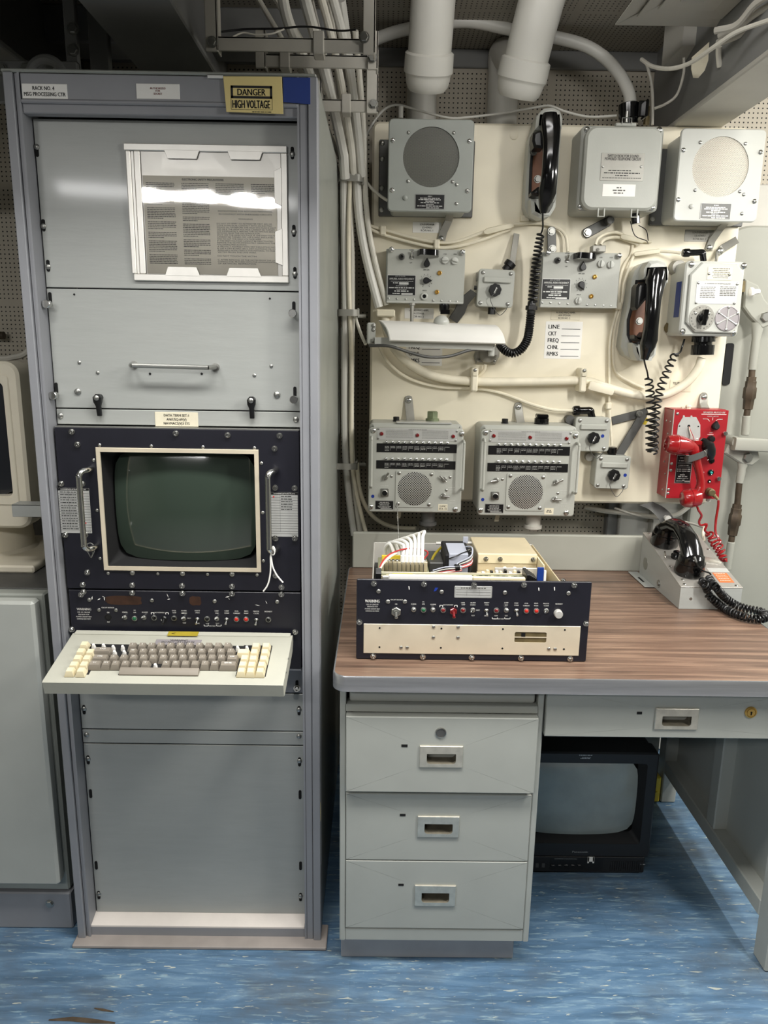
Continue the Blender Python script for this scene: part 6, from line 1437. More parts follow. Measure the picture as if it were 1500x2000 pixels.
for X, Z_ in ((1272, 585), (1162, 1360)):
    c = P(*ZR(X, Z_), Y); g = G(); g.lathe(c, (0, -1, 0), [(0, .004), (.006, .004), (.007, .0065), (.011, .006), (.0115, .001)], 12); part('captive_screw', g, 'chrome', rt)
for Yy, zf in ((Y+.02, .86), (Y+.05, .86), (Y+.03, .72), (Y+.035, .40), (Y+.02, .27), (Y+.03, .08)): inst('screw', HW['rivet'], rt, (rx0, Yy, rz0+(rz1-rz0)*zf), (0, 0, -math.pi/2), 1.5)
pl_ = [(560, 305), (790, 305), (862, 440), (860, 640), (800, 760), (520, 760), (452, 640), (478, 440)]
pp2 = [(P(*ZR(*p), Y).x, P(*ZR(*p), Y).z) for p in pl_]
part('blank_plate', G().plate(pp2[::-1], Y-.0015, Y, .0005), 'label_silver', rt, 'pale octagonal cover plate')
for X, Z_ in ((505, 460), (828, 467)): sc('hole', rt, *ZR(X, Z_), Y-.0015)
for X, Z_ in ((575, 292), (705, 296)):
    c = P(*ZR(X, Z_), Y); part('lug', G().cyl(c, c+V((0, -.002, 0)), .003, n=10), 'label_silver', rt)
c = P(*ZR(665, 462), Y-.0016); part('wire_hole', G().cyl(c, c+V((0, .001, 0)), .0042, n=16), 'dark_void', rt)
for i, (mt, o) in enumerate((('red_wire', 12), ('cable_cream', 0), ('black', -14))):
    g = G(); g.tube([c+V((0, .001, 0)), P(*ZR(675+o, 520), Y-.008), P(*ZR(700+o*2, 600), Y-.010), P(*ZR(715+o*3.5, 690), Y-.005)], .0010, 6, 5); part('loose_wire', g, mt, rt)
g = G(); y = Y-.0004
def rtxt(t, X, Z_, hp, wp): p = P(*ZR(X, Z_), Y); m = MPP(*ZR(X, Z_), Y)/8.824; g.text(t, p.x, p.z, hp*m, wp*m, y)
rtxt('SPEAKER MUTED BY', 1105, 226, 30, 380); rtxt('HANDSET AND KEY', 1080, 292, 16, 200); rtxt('OFF', 935, 336, 16, 60); rtxt('PTT', 1220, 340, 16, 50); rtxt('DIM', 1045, 575, 16, 60); rtxt('ON', 912, 1255, 16, 34); rtxt('LP', 935, 1410, 16, 34); 
a, b = P(*ZR(880, 255), Y), P(*ZR(1312, 262), Y); g.rect(a.x, b.x, a.z-.0006, a.z+.0006, y)
for L in (((905, 338), (990, 338), (1025, 378)), ((1245, 345), (1160, 345), (1125, 378)), ((1080, 312), (1075, 362)), ((985, 606), (1090, 606))):
    for u_, v_ in zip(L, L[1:]):
        a, b = P(*ZR(*u_), Y), P(*ZR(*v_), Y); d = (b-a).normalized(); n = V((-d.z, 0, d.x))*.0005
        g.add([(a.x-n.x, y, a.z-n.z), (b.x-n.x, y, b.z-n.z), (b.x+n.x, y, b.z+n.z), (a.x+n.x, y, a.z+n.z)], [(0, 1, 2, 3)])
part('lettering', g, 'white', rt, smooth=False, kind='stuff')
fplate(rt, R4(*ZR(438, 960), *ZR(708, 1445), Y), Y, .001, 'black', [(None, .5, .1, .03, .6), (None, .5, .2, .03, .7), ('_', .5, .28, .012, .84), (None, .5, .36, .025, .7), ('_', .5, .42, .01, .8), (None, .5, .50, .035, .84), (None, .5, .57, .035, .84), ('OF', .5, .64, .022, .08), (None, .5, .70, .035, .4), (None, .5, .76, .035, .6), (None, .5, .83, .02, .7), ('_', .55, .90, .05, .14), (None, .3, .92, .025, .4), ('_', .8, .93, .05, .34)], 'label_silver', border=(.0002, .0008), rad=.002, lab='black nameplate')
def knob(q, r_, h, mt, nm, lab=None):
    c = P(*ZR(*q), Y); g = G(); g.lathe(c, (0, -1, 0), [(0, r_), (h*.6, r_*.95), (h, r_*.7), (h+.0005, .001)], 20); return part(nm, g, mt, rt, lab)
c = P(*ZR(1110, 450), Y); g = G(); pts = [(c.x+.0095*math.cos(a), c.z-.002+.0095*math.sin(a)) for a in [math.radians(k) for k in range(125, 416, 20)]]; pts.append((c.x+.0015, c.z+.013)); g.plate(pts, Y-.016, Y, .003); part('selector_knob', g, 'black_matte', rt)
knob((1040, 680), .0105, .014, 'black', 'volume_knob'); knob((1055, 1055), .0085, .006, 'black_gloss', 'lamp_cover')
c = P(*ZR(1038, 1258), Y); g = G(); g.lathe(c, (0, -1, 0), [(0, .0085), (.004, .0085), (.005, .0072), (.003, .004)], 18); g.mat(1); g.lathe(c+V((0, -.002, 0)), (0, -1, 0), [(0, .0036), (.006, .0034), (.007, .0015)], 14); part('push_button', g, ['black_gloss', 'teal'], rt, 'teal push button')
c = P(*ZR(1018, 1410), Y); g = G(); g.lathe(c, (0, -1, 0), [(0, .0052), (.003, .005), (.0035, .003)], 12); g.mat(1); g.cyl(c+V((0, -.0038, -.001)), c+V((0, -.003, -.001)), .002, n=8); part('jack', g, ['black_gloss', 'white'], rt)
c = P(*ZR(1020, 1590), Y-.004); g = G(); g.lathe(c+V((0, .004, .0)), (0, -1, 0), [(0, .0115), (.010, .0115), (.011, .0105), (.022, .0105), (.024, .008)], 16); g.lathe(c+V((.004, -.012, -.004)), (.6, -.3, -.6), [(0, .006), (.010, .0055), (.011, .0045), (.022, .004)], 10); part('cord_connector', g, 'old_brass', rt)
g = G(); c = P(1368, 798, 2.16); c.z = rz1; g.lathe(c+V((-.038, -.005, 0)), (0, 0, 1), [(0, .008), (.006, .008), (.007, .010), (.012, .006)], 8); g.lathe(c+V((-.052, -.0, 0)), (0, 0, 1), [(0, .005), (.006, .005)], 8); part('top_fitting', g, 'tag_cream', rt)
g = G(); a, b = P(1374, 776, YBD-.004), P(1377, 800, YBD-.03); b.z = rz1+.002; g.loft([(a+V((0, 0, .014)), .004, .0025), (a+V((0, 0, .010)), .010, .0025), (a, .0125, .0025), (a.lerp(b, .6)+V((0, .008, 0)), .0125, .0025), (b, .0125, .0025)], 8, 6); part('foot_strap', g, 'tag_grey', rt); inst('bolt', HW['big'], rt, a+V((0, -.003, 0)), None, 1.3)
g = G(); a = P(1303, 795, 2.17); a.z = rz1; g.box(rx0, rx1, Y+.02, YBK, rz1, rz1+.001); part('top_lid', g, 'red_box', rt)
g = G(); c = P(1382, 985, 2.16); g.cyl((c.x, 2.16, rz0), (c.x, 2.16, rz0-.014), .0065, n=10); part('lower_plug', g, 'white', rt)
# handset, hung sideways in a spring clip
hy = Y-.055
hs = thing('red_handset', 'glossy red handset hanging in a grey clip on the red telephone box', 'handset', P(*ZR(720, 1860), hy))
sp = [((640, 770), 105, .018), ((735, 850), 98, .018), ((770, 960), 80, .016), ((800, 1090), 68, .014), ((835, 1220), 62, .013), ((860, 1340), 60, .013), ((872, 1450), 62, .014), ((850, 1560), 76, .016), ((780, 1640), 90, .018)]
m_ = MPP(1350, 920, hy)/8.824
part('handle', G().loft([(P(*ZR(*q), hy), a*m_, b) for q, a, b in sp], 16, 2.4), 'red_gloss', hs)
def cup(ca, cb, prof, nm):
    a, b = P(*ZR(*ca), hy), P(*ZR(*cb), hy); L = (b-a).length; g = G(); g.lathe(a, b-a, [(t_*L, r_*m_) for t_, r_ in prof], 24); part(nm, g, 'red_gloss', hs)
cup((730, 820), (285, 765), [(0, 60), (.05, 110), (.3, 150), (.58, 172), (.62, 176), (.64, 168), (.66, 168), (.68, 174), (.92, 152), (1.0, 132), (1.02, 90)], 'earpiece')
cup((880, 1690), (545, 1712), [(0, 90), (.1, 140), (.35, 165), (.55, 170), (.57, 160), (.6, 160), (.62, 166), (.9, 150), (1.0, 120), (1.02, 90)], 'mouthpiece')
# clip and its padding belong to the box
a, b = P(*ZR(640, 1010), hy-.018), P(*ZR(960, 900), hy-.012); g = G()
dd = V((0, 0, .0095))
R = []
for p in spline([P(*ZR(590, 1010), hy+.02), P(*ZR(630, 1030), hy-.018), P(*ZR(700, 1020), hy-.026), P(*ZR(850, 970), hy-.026), P(*ZR(965, 920), hy-.014), P(*ZR(980, 910), hy+.02), P(*ZR(1000, 900), Y)], 4):
    R.append([p+dd+V((0, -.001, 0)), p-dd+V((0, -.001, 0)), p-dd+V((0, .001, 0)), p+dd+V((0, .001, 0))])
g.rings(R); part('handset_clip', g, 'dark_steel', rt, 'grey metal handset clip')
g = G(); g.loft([(P(*ZR(880, 690), Y-.024), 26*m_, .008), (P(*ZR(930, 720), Y-.026), 48*m_, .012), (P(*ZR(990, 800), Y-.038), 110*m_, .016), (P(*ZR(1020, 880), Y-.036), 105*m_, .016), (P(*ZR(1040, 960), Y-.03), 80*m_, .012), (P(*ZR(1040, 1035), Y-.026), 48*m_, .006)], 14, 2.2); part('clip_padding', g, 'black', rt, 'black rubber clip padding')
g = G(); a = P(*ZR(985, 1045), Y-.03); g.cyl(a, P(*ZR(1095, 1000), Y-.03), .0012, n=6); g.tube([P(*ZR(925, 880), hy-.022), P(*ZR(960, 920), hy-.022), P(*ZR(980, 1000), hy-.02)], .0010, 6, 5); part('clip_pin', g, 'chrome', rt)
g = G().box(*[f_ for f_ in (P(*ZR(690, 740), Y).x, P(*ZR(850, 740), Y).x, Y-.03, Y, P(*ZR(770, 770), Y).z, P(*ZR(770, 690), Y).z)], .002); part('cradle_block', g, 'red_gloss', rt)
# red cords
ZD = lambda X, Z_: (1230+X/5.556, 980+Z_/5.556)
g = G(); c0 = P(*ZR(810, 1850), hy)
g.tube([c0, P(*ZD(745, 90), hy), P(*ZD(778, 150), hy+.005), P(*ZD(752, 215), hy+.01), P(*ZD(770, 255), hy+.012), P(*ZD(835, 245), hy+.015), P(*ZD(815, 310), hy+.015), P(*ZD(850, 340), hy+.02)], .0034, 8, 6)
g.coil([P(*ZD(850, 338), hy+.02), P(*ZD(885, 380), hy+.02), P(*ZD(905, 440), hy+.01), P(*ZD(945, 490), hy+.0), P(*ZD(985, 560), hy-.01), P(*ZD(1015, 640), hy-.02)], lambda t: .010, .0030, 8, 8, 12)
g.coil([P(*ZD(1012, 640), hy-.015), P(*ZD(1000, 560), hy), P(*ZD(975, 500), hy+.01), P(*ZD(945, 430), hy+.012)], lambda t: .010, .0030, 4, 8, 12)
g.tube([P(*ZD(950, 425), hy+.01), P(*ZD(965, 400), hy+.01), P(*ZD(930, 330), hy+.02), P(*ZD(935, 200), hy+.03), P(*ZD(958, 60), hy+.03), P(*ZR(1176, 1745), hy+.028)], .0036, 8, 6)
part('coiled_cord', g, 'red_gloss', hs, 'glossy red coiled cord')

# ================================================================== DESK TELEPHONE
dp0 = PZ(1325.4, 1189.7, DZ); Yf = dp0.y; XL = dp0.x; XR = P(1450, 1150, Yf).x
hf = P(1390, 1148, Yf).z; Yk = PZ(1250, 1119.5, DZ).y-.01; hk = P(1257, 1041, Yk).z
dp = thing('desk_telephone', 'grey sloping telephone box with black handset on the right of the desk', 'telephone', ((XL+XR)/2, (Yf+Yk)/2, DZ+.001))
pr = [(Yf, DZ+.001), (Yf, hf), (Yk, hk), (Yk, DZ+.001)]
g = G(); g.rings([[(XL, a, b) for a, b in pr], [(XR, a, b) for a, b in pr]]); part('case', g, 'panel_grey', dp)
n = V((0, -(hk-hf), Yk-Yf)).normalized(); o_ = V((XL, Yf, hf)); sl = V((0, Yk-Yf, hk-hf)).normalized(); SL = V((0, Yk-Yf, hk-hf)).length
TMx = Matrix(((1, 0, 0, XL), (0, sl.y, n.y, Yf), (0, sl.z, n.z, hf), (0, 0, 0, 1))); W_ = XR-XL
part('top_plate', G(TMx).box(-.001, W_+.001, -.001, SL, .0003, .0022, .0008), 'brushed_plate', dp, 'brushed metal top plate')
def tp(q): w_ = PP(*ZD(*q), o_+n*.0022, n); return w_
def tl(q): w_ = TMx.inverted() @ tp(q); return w_.x, w_.y
for q in ((205, 347), (703, 345), (437, 707), (852, 518), (592, 897), (1157, 912), (575, 846)):
    a, b = tl(q); g = G(TMx).lathe((a, b, .0022), (0, 0, 1), [(0, .0045), (.001, .0044), (.002, .003), (.0024, .001)], 12); part('screw', g, 'chrome', dp)
for i in range(4): part('vent_slot', G(TMx).box(.030, .062, SL-.022-.006*i, SL-.020-.006*i, .0021, .0025), 'dark_void', dp)
a = tl((895, 772)); b = tl((1130, 878)); c = tl((1062, 770)); ox = a[0]; o2 = part('label_plate', G(TMx).box(min(a[0], c[0]), max(c[0], b[0])-.004, b[1], a[1], .0021, .0028), 'orange', dp, 'orange label')
gw = G(TMx @ Matrix(((1, 0, 0, 0), (0, 0, 1, 0), (0, 1, 0, 0), (0, 0, 0, 1))))
for i in range(5): gw.words(min(a[0], c[0])+.004, max(c[0], b[0])-.01, a[1]-.004-(a[1]-b[1])*.18*i, .0014, .0031)
part('lettering', gw, 'white', o2, smooth=False, kind='stuff')
a = tl((830, 720)); b = tl((1085, 765)); part('silver_strip', G(TMx).box(min(a[0], b[0]), b[0], b[1], a[1], .0021, .0027), 'label_silver', dp)
a = tl((880, 640)); g = G(TMx); rn = random.Random(4); pts = []
for k in range(18):
    an = 2*math.pi*k/18; r_ = .024*(.75+.4*rn.random()); pts.append((a[0]+r_*1.15*math.cos(an), a[1]+r_*.95*math.sin(an)))
g.rings([[(x, y, .0022) for x, y in pts], [(x, y, .004) for x, y in inset(pts, .001)], [(x, y, .006) for x, y in inset(pts, .006)]]); part('crumpled_foil', g, 'foil', dp, 'crumpled shiny patch')
for q, r_ in (((662, 1053), .0085),):
    c = P(*ZD(*q), Yf); g = G(); g.lathe(c, (0, -1, 0), [(0, r_*.45), (.0005, r_*.45)], 14); part('knockout', g, 'steel', dp)
for q, r_ in (((170, 670), .0175), ((315, 887), .011)):
    c = PX(*ZD(*q), XL); g = G(); g.lathe(c, (-1, 0, 0), [(0, r_), (.0006, r_), (.0007, r_*.85), (.0005, r_*.8), (.0007, .001)], 20)
    if r_ < .012: g.lathe(c, (-1, 0, 0), [(0, .006), (.004, .0055), (.005, .001)], 10)
    part('knockout', g, 'steel', dp)
g = G(); a = PZ(*ZD(35, 770), DZ); b = PZ(*ZD(270, 935), DZ); xa = XL-.028; g.box(xa, XL, min(a.y, b.y), max(a.y, b.y), DZ+.001, DZ+.004, .001); part('mounting_foot', g, 'panel_grey', dp)
g = G(); ym = (a.y+b.y)/2; g.box(xa+.008, xa+.014, ym-.03, ym+.012, DZ+.0035, DZ+.0044); part('foot_slot', g, 'dark_void', dp)
# its black handset with two cups standing on the slope
dh = thing('desk_handset', 'heavy glossy black handset resting on the sloping desk telephone', 'handset', o_+n*.003+V((.05, .05, 0)))
ca = tp((372, 455)); cb_ = tp((640, 770))
for nm, c_ in (('earpiece', ca), ('mouthpiece', cb_)):
    g = G(); g.lathe(c_+n*.0008, n, [(0, .0365), (.004, .038), (.030, .036), (.033, .0355), (.034, .0335), (.036, .0335), (.05, .030), (.058, .020), (.06, .008)], 28); part(nm, g, 'black_gloss', dh)
ax = (cb_-ca).normalized(); sd = ax.cross(n).normalized(); h0 = .040
pts = [(ca-ax*.012+n*h0, .026, .014), (ca+ax*.012+n*(h0+.020), .027, .017), (ca.lerp(cb_, .25)+n*.080, .025, .017), (ca.lerp(cb_, .5)+n*.088, .023, .016), (ca.lerp(cb_, .75)+n*.080, .0245, .017), (cb_-ax*.010+n*(h0+.020), .027, .017), (cb_+ax*.014+n*h0, .026, .014)]
part('handle', G().loft(pts, 16, 2.8, sd), 'black_gloss', dh)
m0 = ca.lerp(cb_, .5); g = G(); g.lathe(m0, n, [(0, .014), (.008, .014), (.012, .010), (.018, .010), (.02, .007)], 14); g.tube([m0+n*.016, m0+n*.018-sd*.02, m0+n*.018-sd*.035], .003, 8, 4); part('hook_switch', g, 'black_gloss', dp)
for q0, q1 in (((372, 585), (378, 650)), ((470, 590), (530, 592))):
    a, b = tp(q0)+n*.012, tp(q1)+n*.012; g = G(); g.cyl(a, b, .0028, n=8, c=.001); part('hook_lever', g, 'chrome', dp)
# its cord
c0 = cb_+n*.048+ax*.030; g = G(); g.lathe(P(*ZD(700, 598), c0.y-.012), P(*ZD(725, 660), c0.y-.02)-P(*ZD(700, 598), c0.y-.012), [(0, .0036), (.014, .003), (.016, .0016)], 8); part('strain_relief', g, 'dark_steel', dh)
g = G(); yy = Yf-.01
g.tube([P(*ZD(722, 655), cb_.y-.05), P(*ZD(745, 705), cb_.y-.05), P(*ZD(800, 750), cb_.y-.045), P(*ZD(862, 772), cb_.y-.04), P(*ZD(880, 800), cb_.y-.04), P(*ZD(860, 830), cb_.y-.045)], .0022, 8, 6)
R_ = .0082
def dz(px, py, up=.0125):        # lying on the desk
    return PZ(*ZD(px, py), DZ+up)
top_c = PP(*ZD(860, 850), o_+n*.012, n)
g.coil([P(*ZD(858, 828), cb_.y-.045), PP(*ZD(890, 880), o_+n*.020, n), PP(*ZD(945, 940), o_+n*.020, n), P(*ZD(1030, 1035), Yf-.016), P(*ZD(1150, 1120), Yf-.016), dz(1290, 1165), dz(1400, 1185), dz(1462, 1215), dz(1462, 1262), dz(1380, 1272), dz(1250, 1250), dz(1120, 1205), dz(1000, 1140), P(*ZD(920, 1075), Yf-.017), P(*ZD(855, 1010), Yf-.016), P(*ZD(845, 960), Yf-.014), PP(*ZD(815, 900), o_+n*.020, n), PP(*ZD(790, 868), o_+n*.018, n)], lambda t: R_, .0027, 62, 7, 12)
part('coiled_cord', g, 'black', dh)
g = G(); a = PP(*ZD(790, 868), o_+n*.009, n); g.lathe(a-n*.005, n, [(0, .010), (.010, .010), (.014, .007), (.015, .003)], 12); part('cord_grommet', g, 'black', dh)
g = G(); a0, a1, a2, a3 = P(1262, 984, 2.19), P(1284, 995, 2.185), P(1302, 1015, 2.17), P(1307, 1042, 2.15)
R = []
for p in spline([a0, a1, a2, a3], 5): R.append([p+V((-.020, 0, -.004)), p+V((.020, 0, .006)), p+V((.020, .003, .006)), p+V((-.020, .003, -.004))])
g.rings(R); sb_ = solo('strap_hanger', g, 'dark_steel', 'curved dark steel strap under the board above the desk telephone', 'bracket')
g = G(); c = P(1304, 1013, 2.155); g.lathe(c+V((0, .016, 0)), (0, -1, 0), [(0, .007), (.016, .007), (.017, .0105), (.021, .010), (.023, .006)], 12); part('bolt_head', g, 'white', sb_, 'white painted bolt head')
# ================================================================== WHITE DESK LAMP ON THE BOARD
lp = thing('strip_lamp', 'white fluorescent strip lamp with curved hood on the board, above the cable run', 'lamp', P(850, 690, 2.10))
zt = lambda X, Z_, y: P(650+X/3, 560+Z_/3, y)
A = [zt(268, 196, 2.11), zt(292, 214, 2.075), zt(318, 255, 2.052), zt(332, 312, 2.045)]
B = [zt(955, 224, 2.11), zt(974, 240, 2.075), zt(1000, 283, 2.052), zt(1012, 331, 2.045)]
so = 0.003
def ring(L): 
    s_ = spline(L, 6); return s_+[q+V((0, .004, -.003)) for q in s_[::-1]]
RA, RB = ring(A), ring(B)
g = G(); K_ = 12; g.rings([[a.lerp(b, k/K_) for a, b in zip(RA, RB)] for k in range(K_+1)])
part('hood', g, 'white', lp)
g = G()
for L, s_ in ((spline(A, 6), 1), (spline(B, 6), -1)):
    base = [V((p.x, p.y, min(q.z for q in L)+.001)) for p in L]
    cl = L+[V((L[-1].x, L[0].y, L[-1].z)), ]
    g.rings([[p for p in cl], [p+V((.003*s_, 0, 0)) for p in cl]])
part('end_cap', g, 'device_light', lp, kind='stuff')
a, b = zt(245, 322, 2.07), zt(938, 352, 2.07); zz0 = (a.z+b.z)/2
g = G(); g.rings([[(a.x, 2.07, a.z+.012), (a.x, 2.12, a.z+.012), (a.x, 2.12, a.z-.010), (a.x, 2.07, a.z-.010)], [(b.x, 2.07, b.z+.012), (b.x, 2.12, b.z+.012), (b.x, 2.12, b.z-.010), (b.x, 2.07, b.z-.010)]])
part('rail', g, 'device_light', lp)
g = G(); a, b = zt(200, 210, 2.09), zt(250, 338, 2.09); g.box(a.x, b.x, 2.085, 2.13, b.z, a.z, .004); part('end_block', g, 'device_light', lp)
for q in ((237, 228), (237, 252), (235, 318)): inst('screw', HW['pan'], lp, zt(*q, 2.085), None, 1.2)
c = zt(935, 360, 2.085); g = G(); g.cyl((c.x, 2.10, c.z+.012), (c.x, 2.10, c.z-.022), .009, n=12, c=.002); part('pivot_post', g, 'device_light', lp)
c = zt(640, 200, 2.08); g = G(); g.sph((c.x, 2.10, c.z-.004), .022, 12, (1, .9, .9)); part('switch_dome', g, 'device_light', lp)
c = zt(905, 415, YBD); g = G(); g.plate([(c.x-.040, c.z+.004), (c.x-.034, c.z-.018), (c.x+.022, c.z-.020), (c.x+.034, c.z+.004), (c.x+.036, c.z+.035), (c.x-.030, c.z+.036)], YBD-.012, YBK, .005); g.lathe((c.x, YBD-.012, c.z+.010), (0, -1, 0), [(0, .026), (.012, .024), (.016, .018)], 18); g.cyl((c.x+.01, YBD-.02, c.z+.016), (c.x+.01, 2.11, c.z+.016), .008)
part('wall_mount', g, 'tag_grey', lp)
for dx, dz_ in ((-.028, -.008), (.018, -.010)): inst('screw', HW['pan'], lp, (c.x+dx, YBD-.012, c.z+dz_), None, 1.2)
g = G(); g.tube([zt(215, 345, 2.08), zt(330, 348, 2.05), zt(450, 385, 2.05), zt(560, 412, 2.05), zt(680, 408, 2.06), zt(790, 375, 2.07), zt(850, 368, 2.09), zt(900, 372, 2.15), zt(915, 390, 2.175)], .0042, 8, 6); part('flex', g, 'dark_steel', lp, 'dark grey flex')

# ================================================================== CABLES
NC = [0]
def cable(pts, r, mt, label, Y=None, n=8, name='cable', cat='cable', grp=None, sub=6):
    q = [P(p[0], p[1], p[2] if len(p) > 2 else Y) for p in pts]
    return solo(name, G().tube(q, r, n, sub), mt, label, cat, grp, base=q[0])
cable([(752, 616, 2.17), (754, 640, 2.17), (770, 680, 2.17), (800, 710, 2.17), (850, 735, 2.17), (930, 745, 2.17), (1040, 745, 2.17), (1140, 744, 2.17), (1185, 757, 2.17), (1245, 772, 2.17), (1295, 772, 2.165), (1338, 750, 2.155), (1362, 722, 2.145), (1371, 699, 2.14)], .0125, 'cable_cream', 'thick cream cable sweeping under the lamp to the telephone selector', n=12)
cable([(738, 672, 2.18), (760, 710, 2.188), (800, 740, 2.19), (860, 756, 2.19), (930, 759, 2.19), (980, 768, 2.19), (1040, 790, 2.185), (1080, 800, 2.18), (1120, 802, 2.175)], .0046, 'cable_cream', 'thin cream cable below the thick one, ending at the upper jack box')
cable([(948, 712, 2.18), (946, 722, 2.185), (938, 732, 2.19), (930, 738, 2.192)], .0046, 'cable_cream', 'short cream cable from the strip lamp mount down to the cable clamp')
def bigclamp(x, y, label):
    t = thing('cable_clamp', label, 'clamp', P(x, y+16, 2.17), 'painted cable clamps')
    a, b = P(x, y-23, 2.15), P(x, y+24, 2.15); w2 = .0095; g = G()
    g.plate(rr(a.x-w2, a.x+w2, b.z, a.z, .006, 4), 2.146, YBK, .004); part('band', g, 'cable_cream', t)
    g = G().box(a.x-w2*.7, a.x+w2*.7, 2.142, 2.147, P(x, y-14, 2.15).z, P(x, y-7, 2.15).z, .001); part('buckle', g, 'tag_cream', t)
    inst('screw', HW['pan'], t, (a.x, 2.145, a.z-.007), None, 1.1)
bigclamp(928, 741, 'painted cable clamp on the thick cable below the strip lamp'); bigclamp(1141, 742, 'painted cable clamp on the thick cable below the right channel card')
for k, dy in enumerate((0, 10)):
    cable([(694, 395+k*8, 2.19-k*.012), (703, 425+k*4, 2.186-k*.010), (722, 440+dy*.6, 2.186-k*.004), (748, 448+dy, 2.186), (800, 463+dy, 2.186), (850, 476+dy-3, 2.184), (890, 474+dy-2, 2.184), (940, 455+dy*1.4, 2.184), (985, 440+dy*1.2, 2.184)]+([(1020, 437, 2.186), (1060, 437, 2.188), (1090, 446, 2.186), (1105, 462, 2.18), (1109, 492, 2.175)] if k == 0 else [(996, 448, 2.186)]), .0042, 'cable_cream', ['upper of two cream cables curving below the left loudspeaker', 'lower of two cream cables curving below the left loudspeaker'][k])
for x, y, lb in ((748, 450, 'small cream cable clip left of the left loudspeaker tag'), (853, 477, 'small cream cable clip above the left amplifier')):
    a = P(x, y, 2.18); g = G().box(a.x-.008, a.x+.008, 2.174, YBK, a.z-.013, a.z+.013, .003); solo('cable_clip', g, 'cable_cream', lb, 'clip', 'small cable clips')
a, b = P(945, 454, 2.176), P(1003, 440, 2.176); d = (b-a).normalized(); g = G(); g.loft([(a, .004, .004), (a+d*.01, .009, .006), (b-d*.01, .0075, .006), (b, .004, .004)], 8, 3, (0, 0, 1)); solo('cable_wrap', g, 'tag_cream', 'cream tape wrap round the two cables left of the tall handset', 'tape')
g = G(); a = P(1024, 427, YBD); g.box(a.x-.012, a.x+.012, 2.188, YBK, a.z-.010, a.z+.008, .002); solo('cable_clip', g, 'cable_cream', 'small cream cable clip at the foot of the tall handset hanger', 'clip', 'small cable clips')
for k in range(2):
    cable([(1163+k*10, 478, 2.135), (1168+k*9, 466+k*5, 2.14), (1185+k*3, 456+k*9, 2.16), (1205, 454+k*9, 2.18), (1222, 461+k*8, 2.186), (1245, 469+k*8, 2.188), (1272-k*30, 472+k*7, 2.19)], .0040, 'cable_cream', ['left of two short cream cables leaving the right amplifier top', 'right of two short cream cables leaving the right amplifier top'][k])
a, b = P(1212, 462, 2.178), P(1258, 472, 2.18); d = (b-a).normalized(); g = G(); g.loft([(a, .004, .004), (a+d*.006, .008, .006), (b-d*.008, .007, .006), (b, .003, .004)], 8, 3, (0, 0, 1)); solo('cable_wrap', g, 'tag_cream', 'ragged cream tape wrap on cables under the switch box', 'tape')
cable([(1329, 494, 2.152), (1310, 492, 2.165), (1280, 491, 2.18), (1245, 495, 2.182), (1235, 505, 2.182), (1228, 525, 2.184), (1218, 555, 2.188), (1214, 590, 2.190), (1201, 640, 2.192), (1197, 690, 2.192), (1204, 728, 2.193), (1235, 748, 2.188), (1258, 758, 2.19)], .0040, 'cable_cream', 'cream cable from the selector elbow gland curving down beside the second hanger')
cable([(1236, 478, 2.195), (1232, 498, 2.195), (1221, 514, 2.194), (1213, 535, 2.188), (1209, 560, 2.188), (1206, 600, 2.188), (1192, 660, 2.188), (1190, 720, 2.188), (1190, 790, 2.188), (1195, 870, 2.178)], .0040, 'cable_cream', 'straight cream cable running down to the lower jack box')
for x, y, lb in ((1209, 598, 'cream cable clip at the right amplifier lower corner'), (1190, 793, 'cream cable clip above the lower jack box')):
    a = P(x, y, 2.18); g = G().box(a.x-.008, a.x+.008, 2.178, YBK, a.z-.010, a.z+.010, .003); solo('cable_clip', g, 'cable_cream', lb, 'clip', 'small cable clips')
a, b = P(1238, 497, 2.178), P(1290, 490, 2.178); d = (b-a).normalized(); g = G(); g.loft([(a, .004, .004), (a+d*.004, .0065, .005), (b-d*.004, .0065, .005), (b, .004, .004)], 8, 3, (0, 0, 1)); solo('cable_wrap', g, 'tag_cream', 'cream tape wrap on the cable left of the selector elbow gland', 'tape')
a, b = P(1150, 752, 2.152), P(1198, 764, 2.152); d = (b-a).normalized(); g = G(); g.loft([(a, .011, .006), (a+d*.004, .0135, .008), (b-d*.004, .0135, .008), (b, .011, .006)], 10, 4, (0, 0, 1)); solo('cable_wrap', g, 'cable_cream', 'cream tape wrap on the thick cable right of the second clamp', 'tape')
cable([(699, 340, 2.25), (713, 272, 2.24), (742, 222, 2.24), (773, 205, 2.24), (815, 215, 2.225), (875, 230, 2.215), (915, 229, 2.215), (965, 223, 2.215), (1015, 215, 2.215), (1051, 209, 2.21), (1075, 207, 2.20), (1105, 218, 2.19), (1150, 228, 2.19), (1205, 226, 2.17)], .0032, 'pipe_white', 'thin grey white cable looping over the left loudspeaker along the board top')
g = G(); c = P(783, 208, 2.23); g.cyl(c, c+V((0, 0, -.03)), .007, n=10); solo('cable_peg', g, 'pipe_white', 'small white peg above the left loudspeaker holding a thin cable', 'peg')
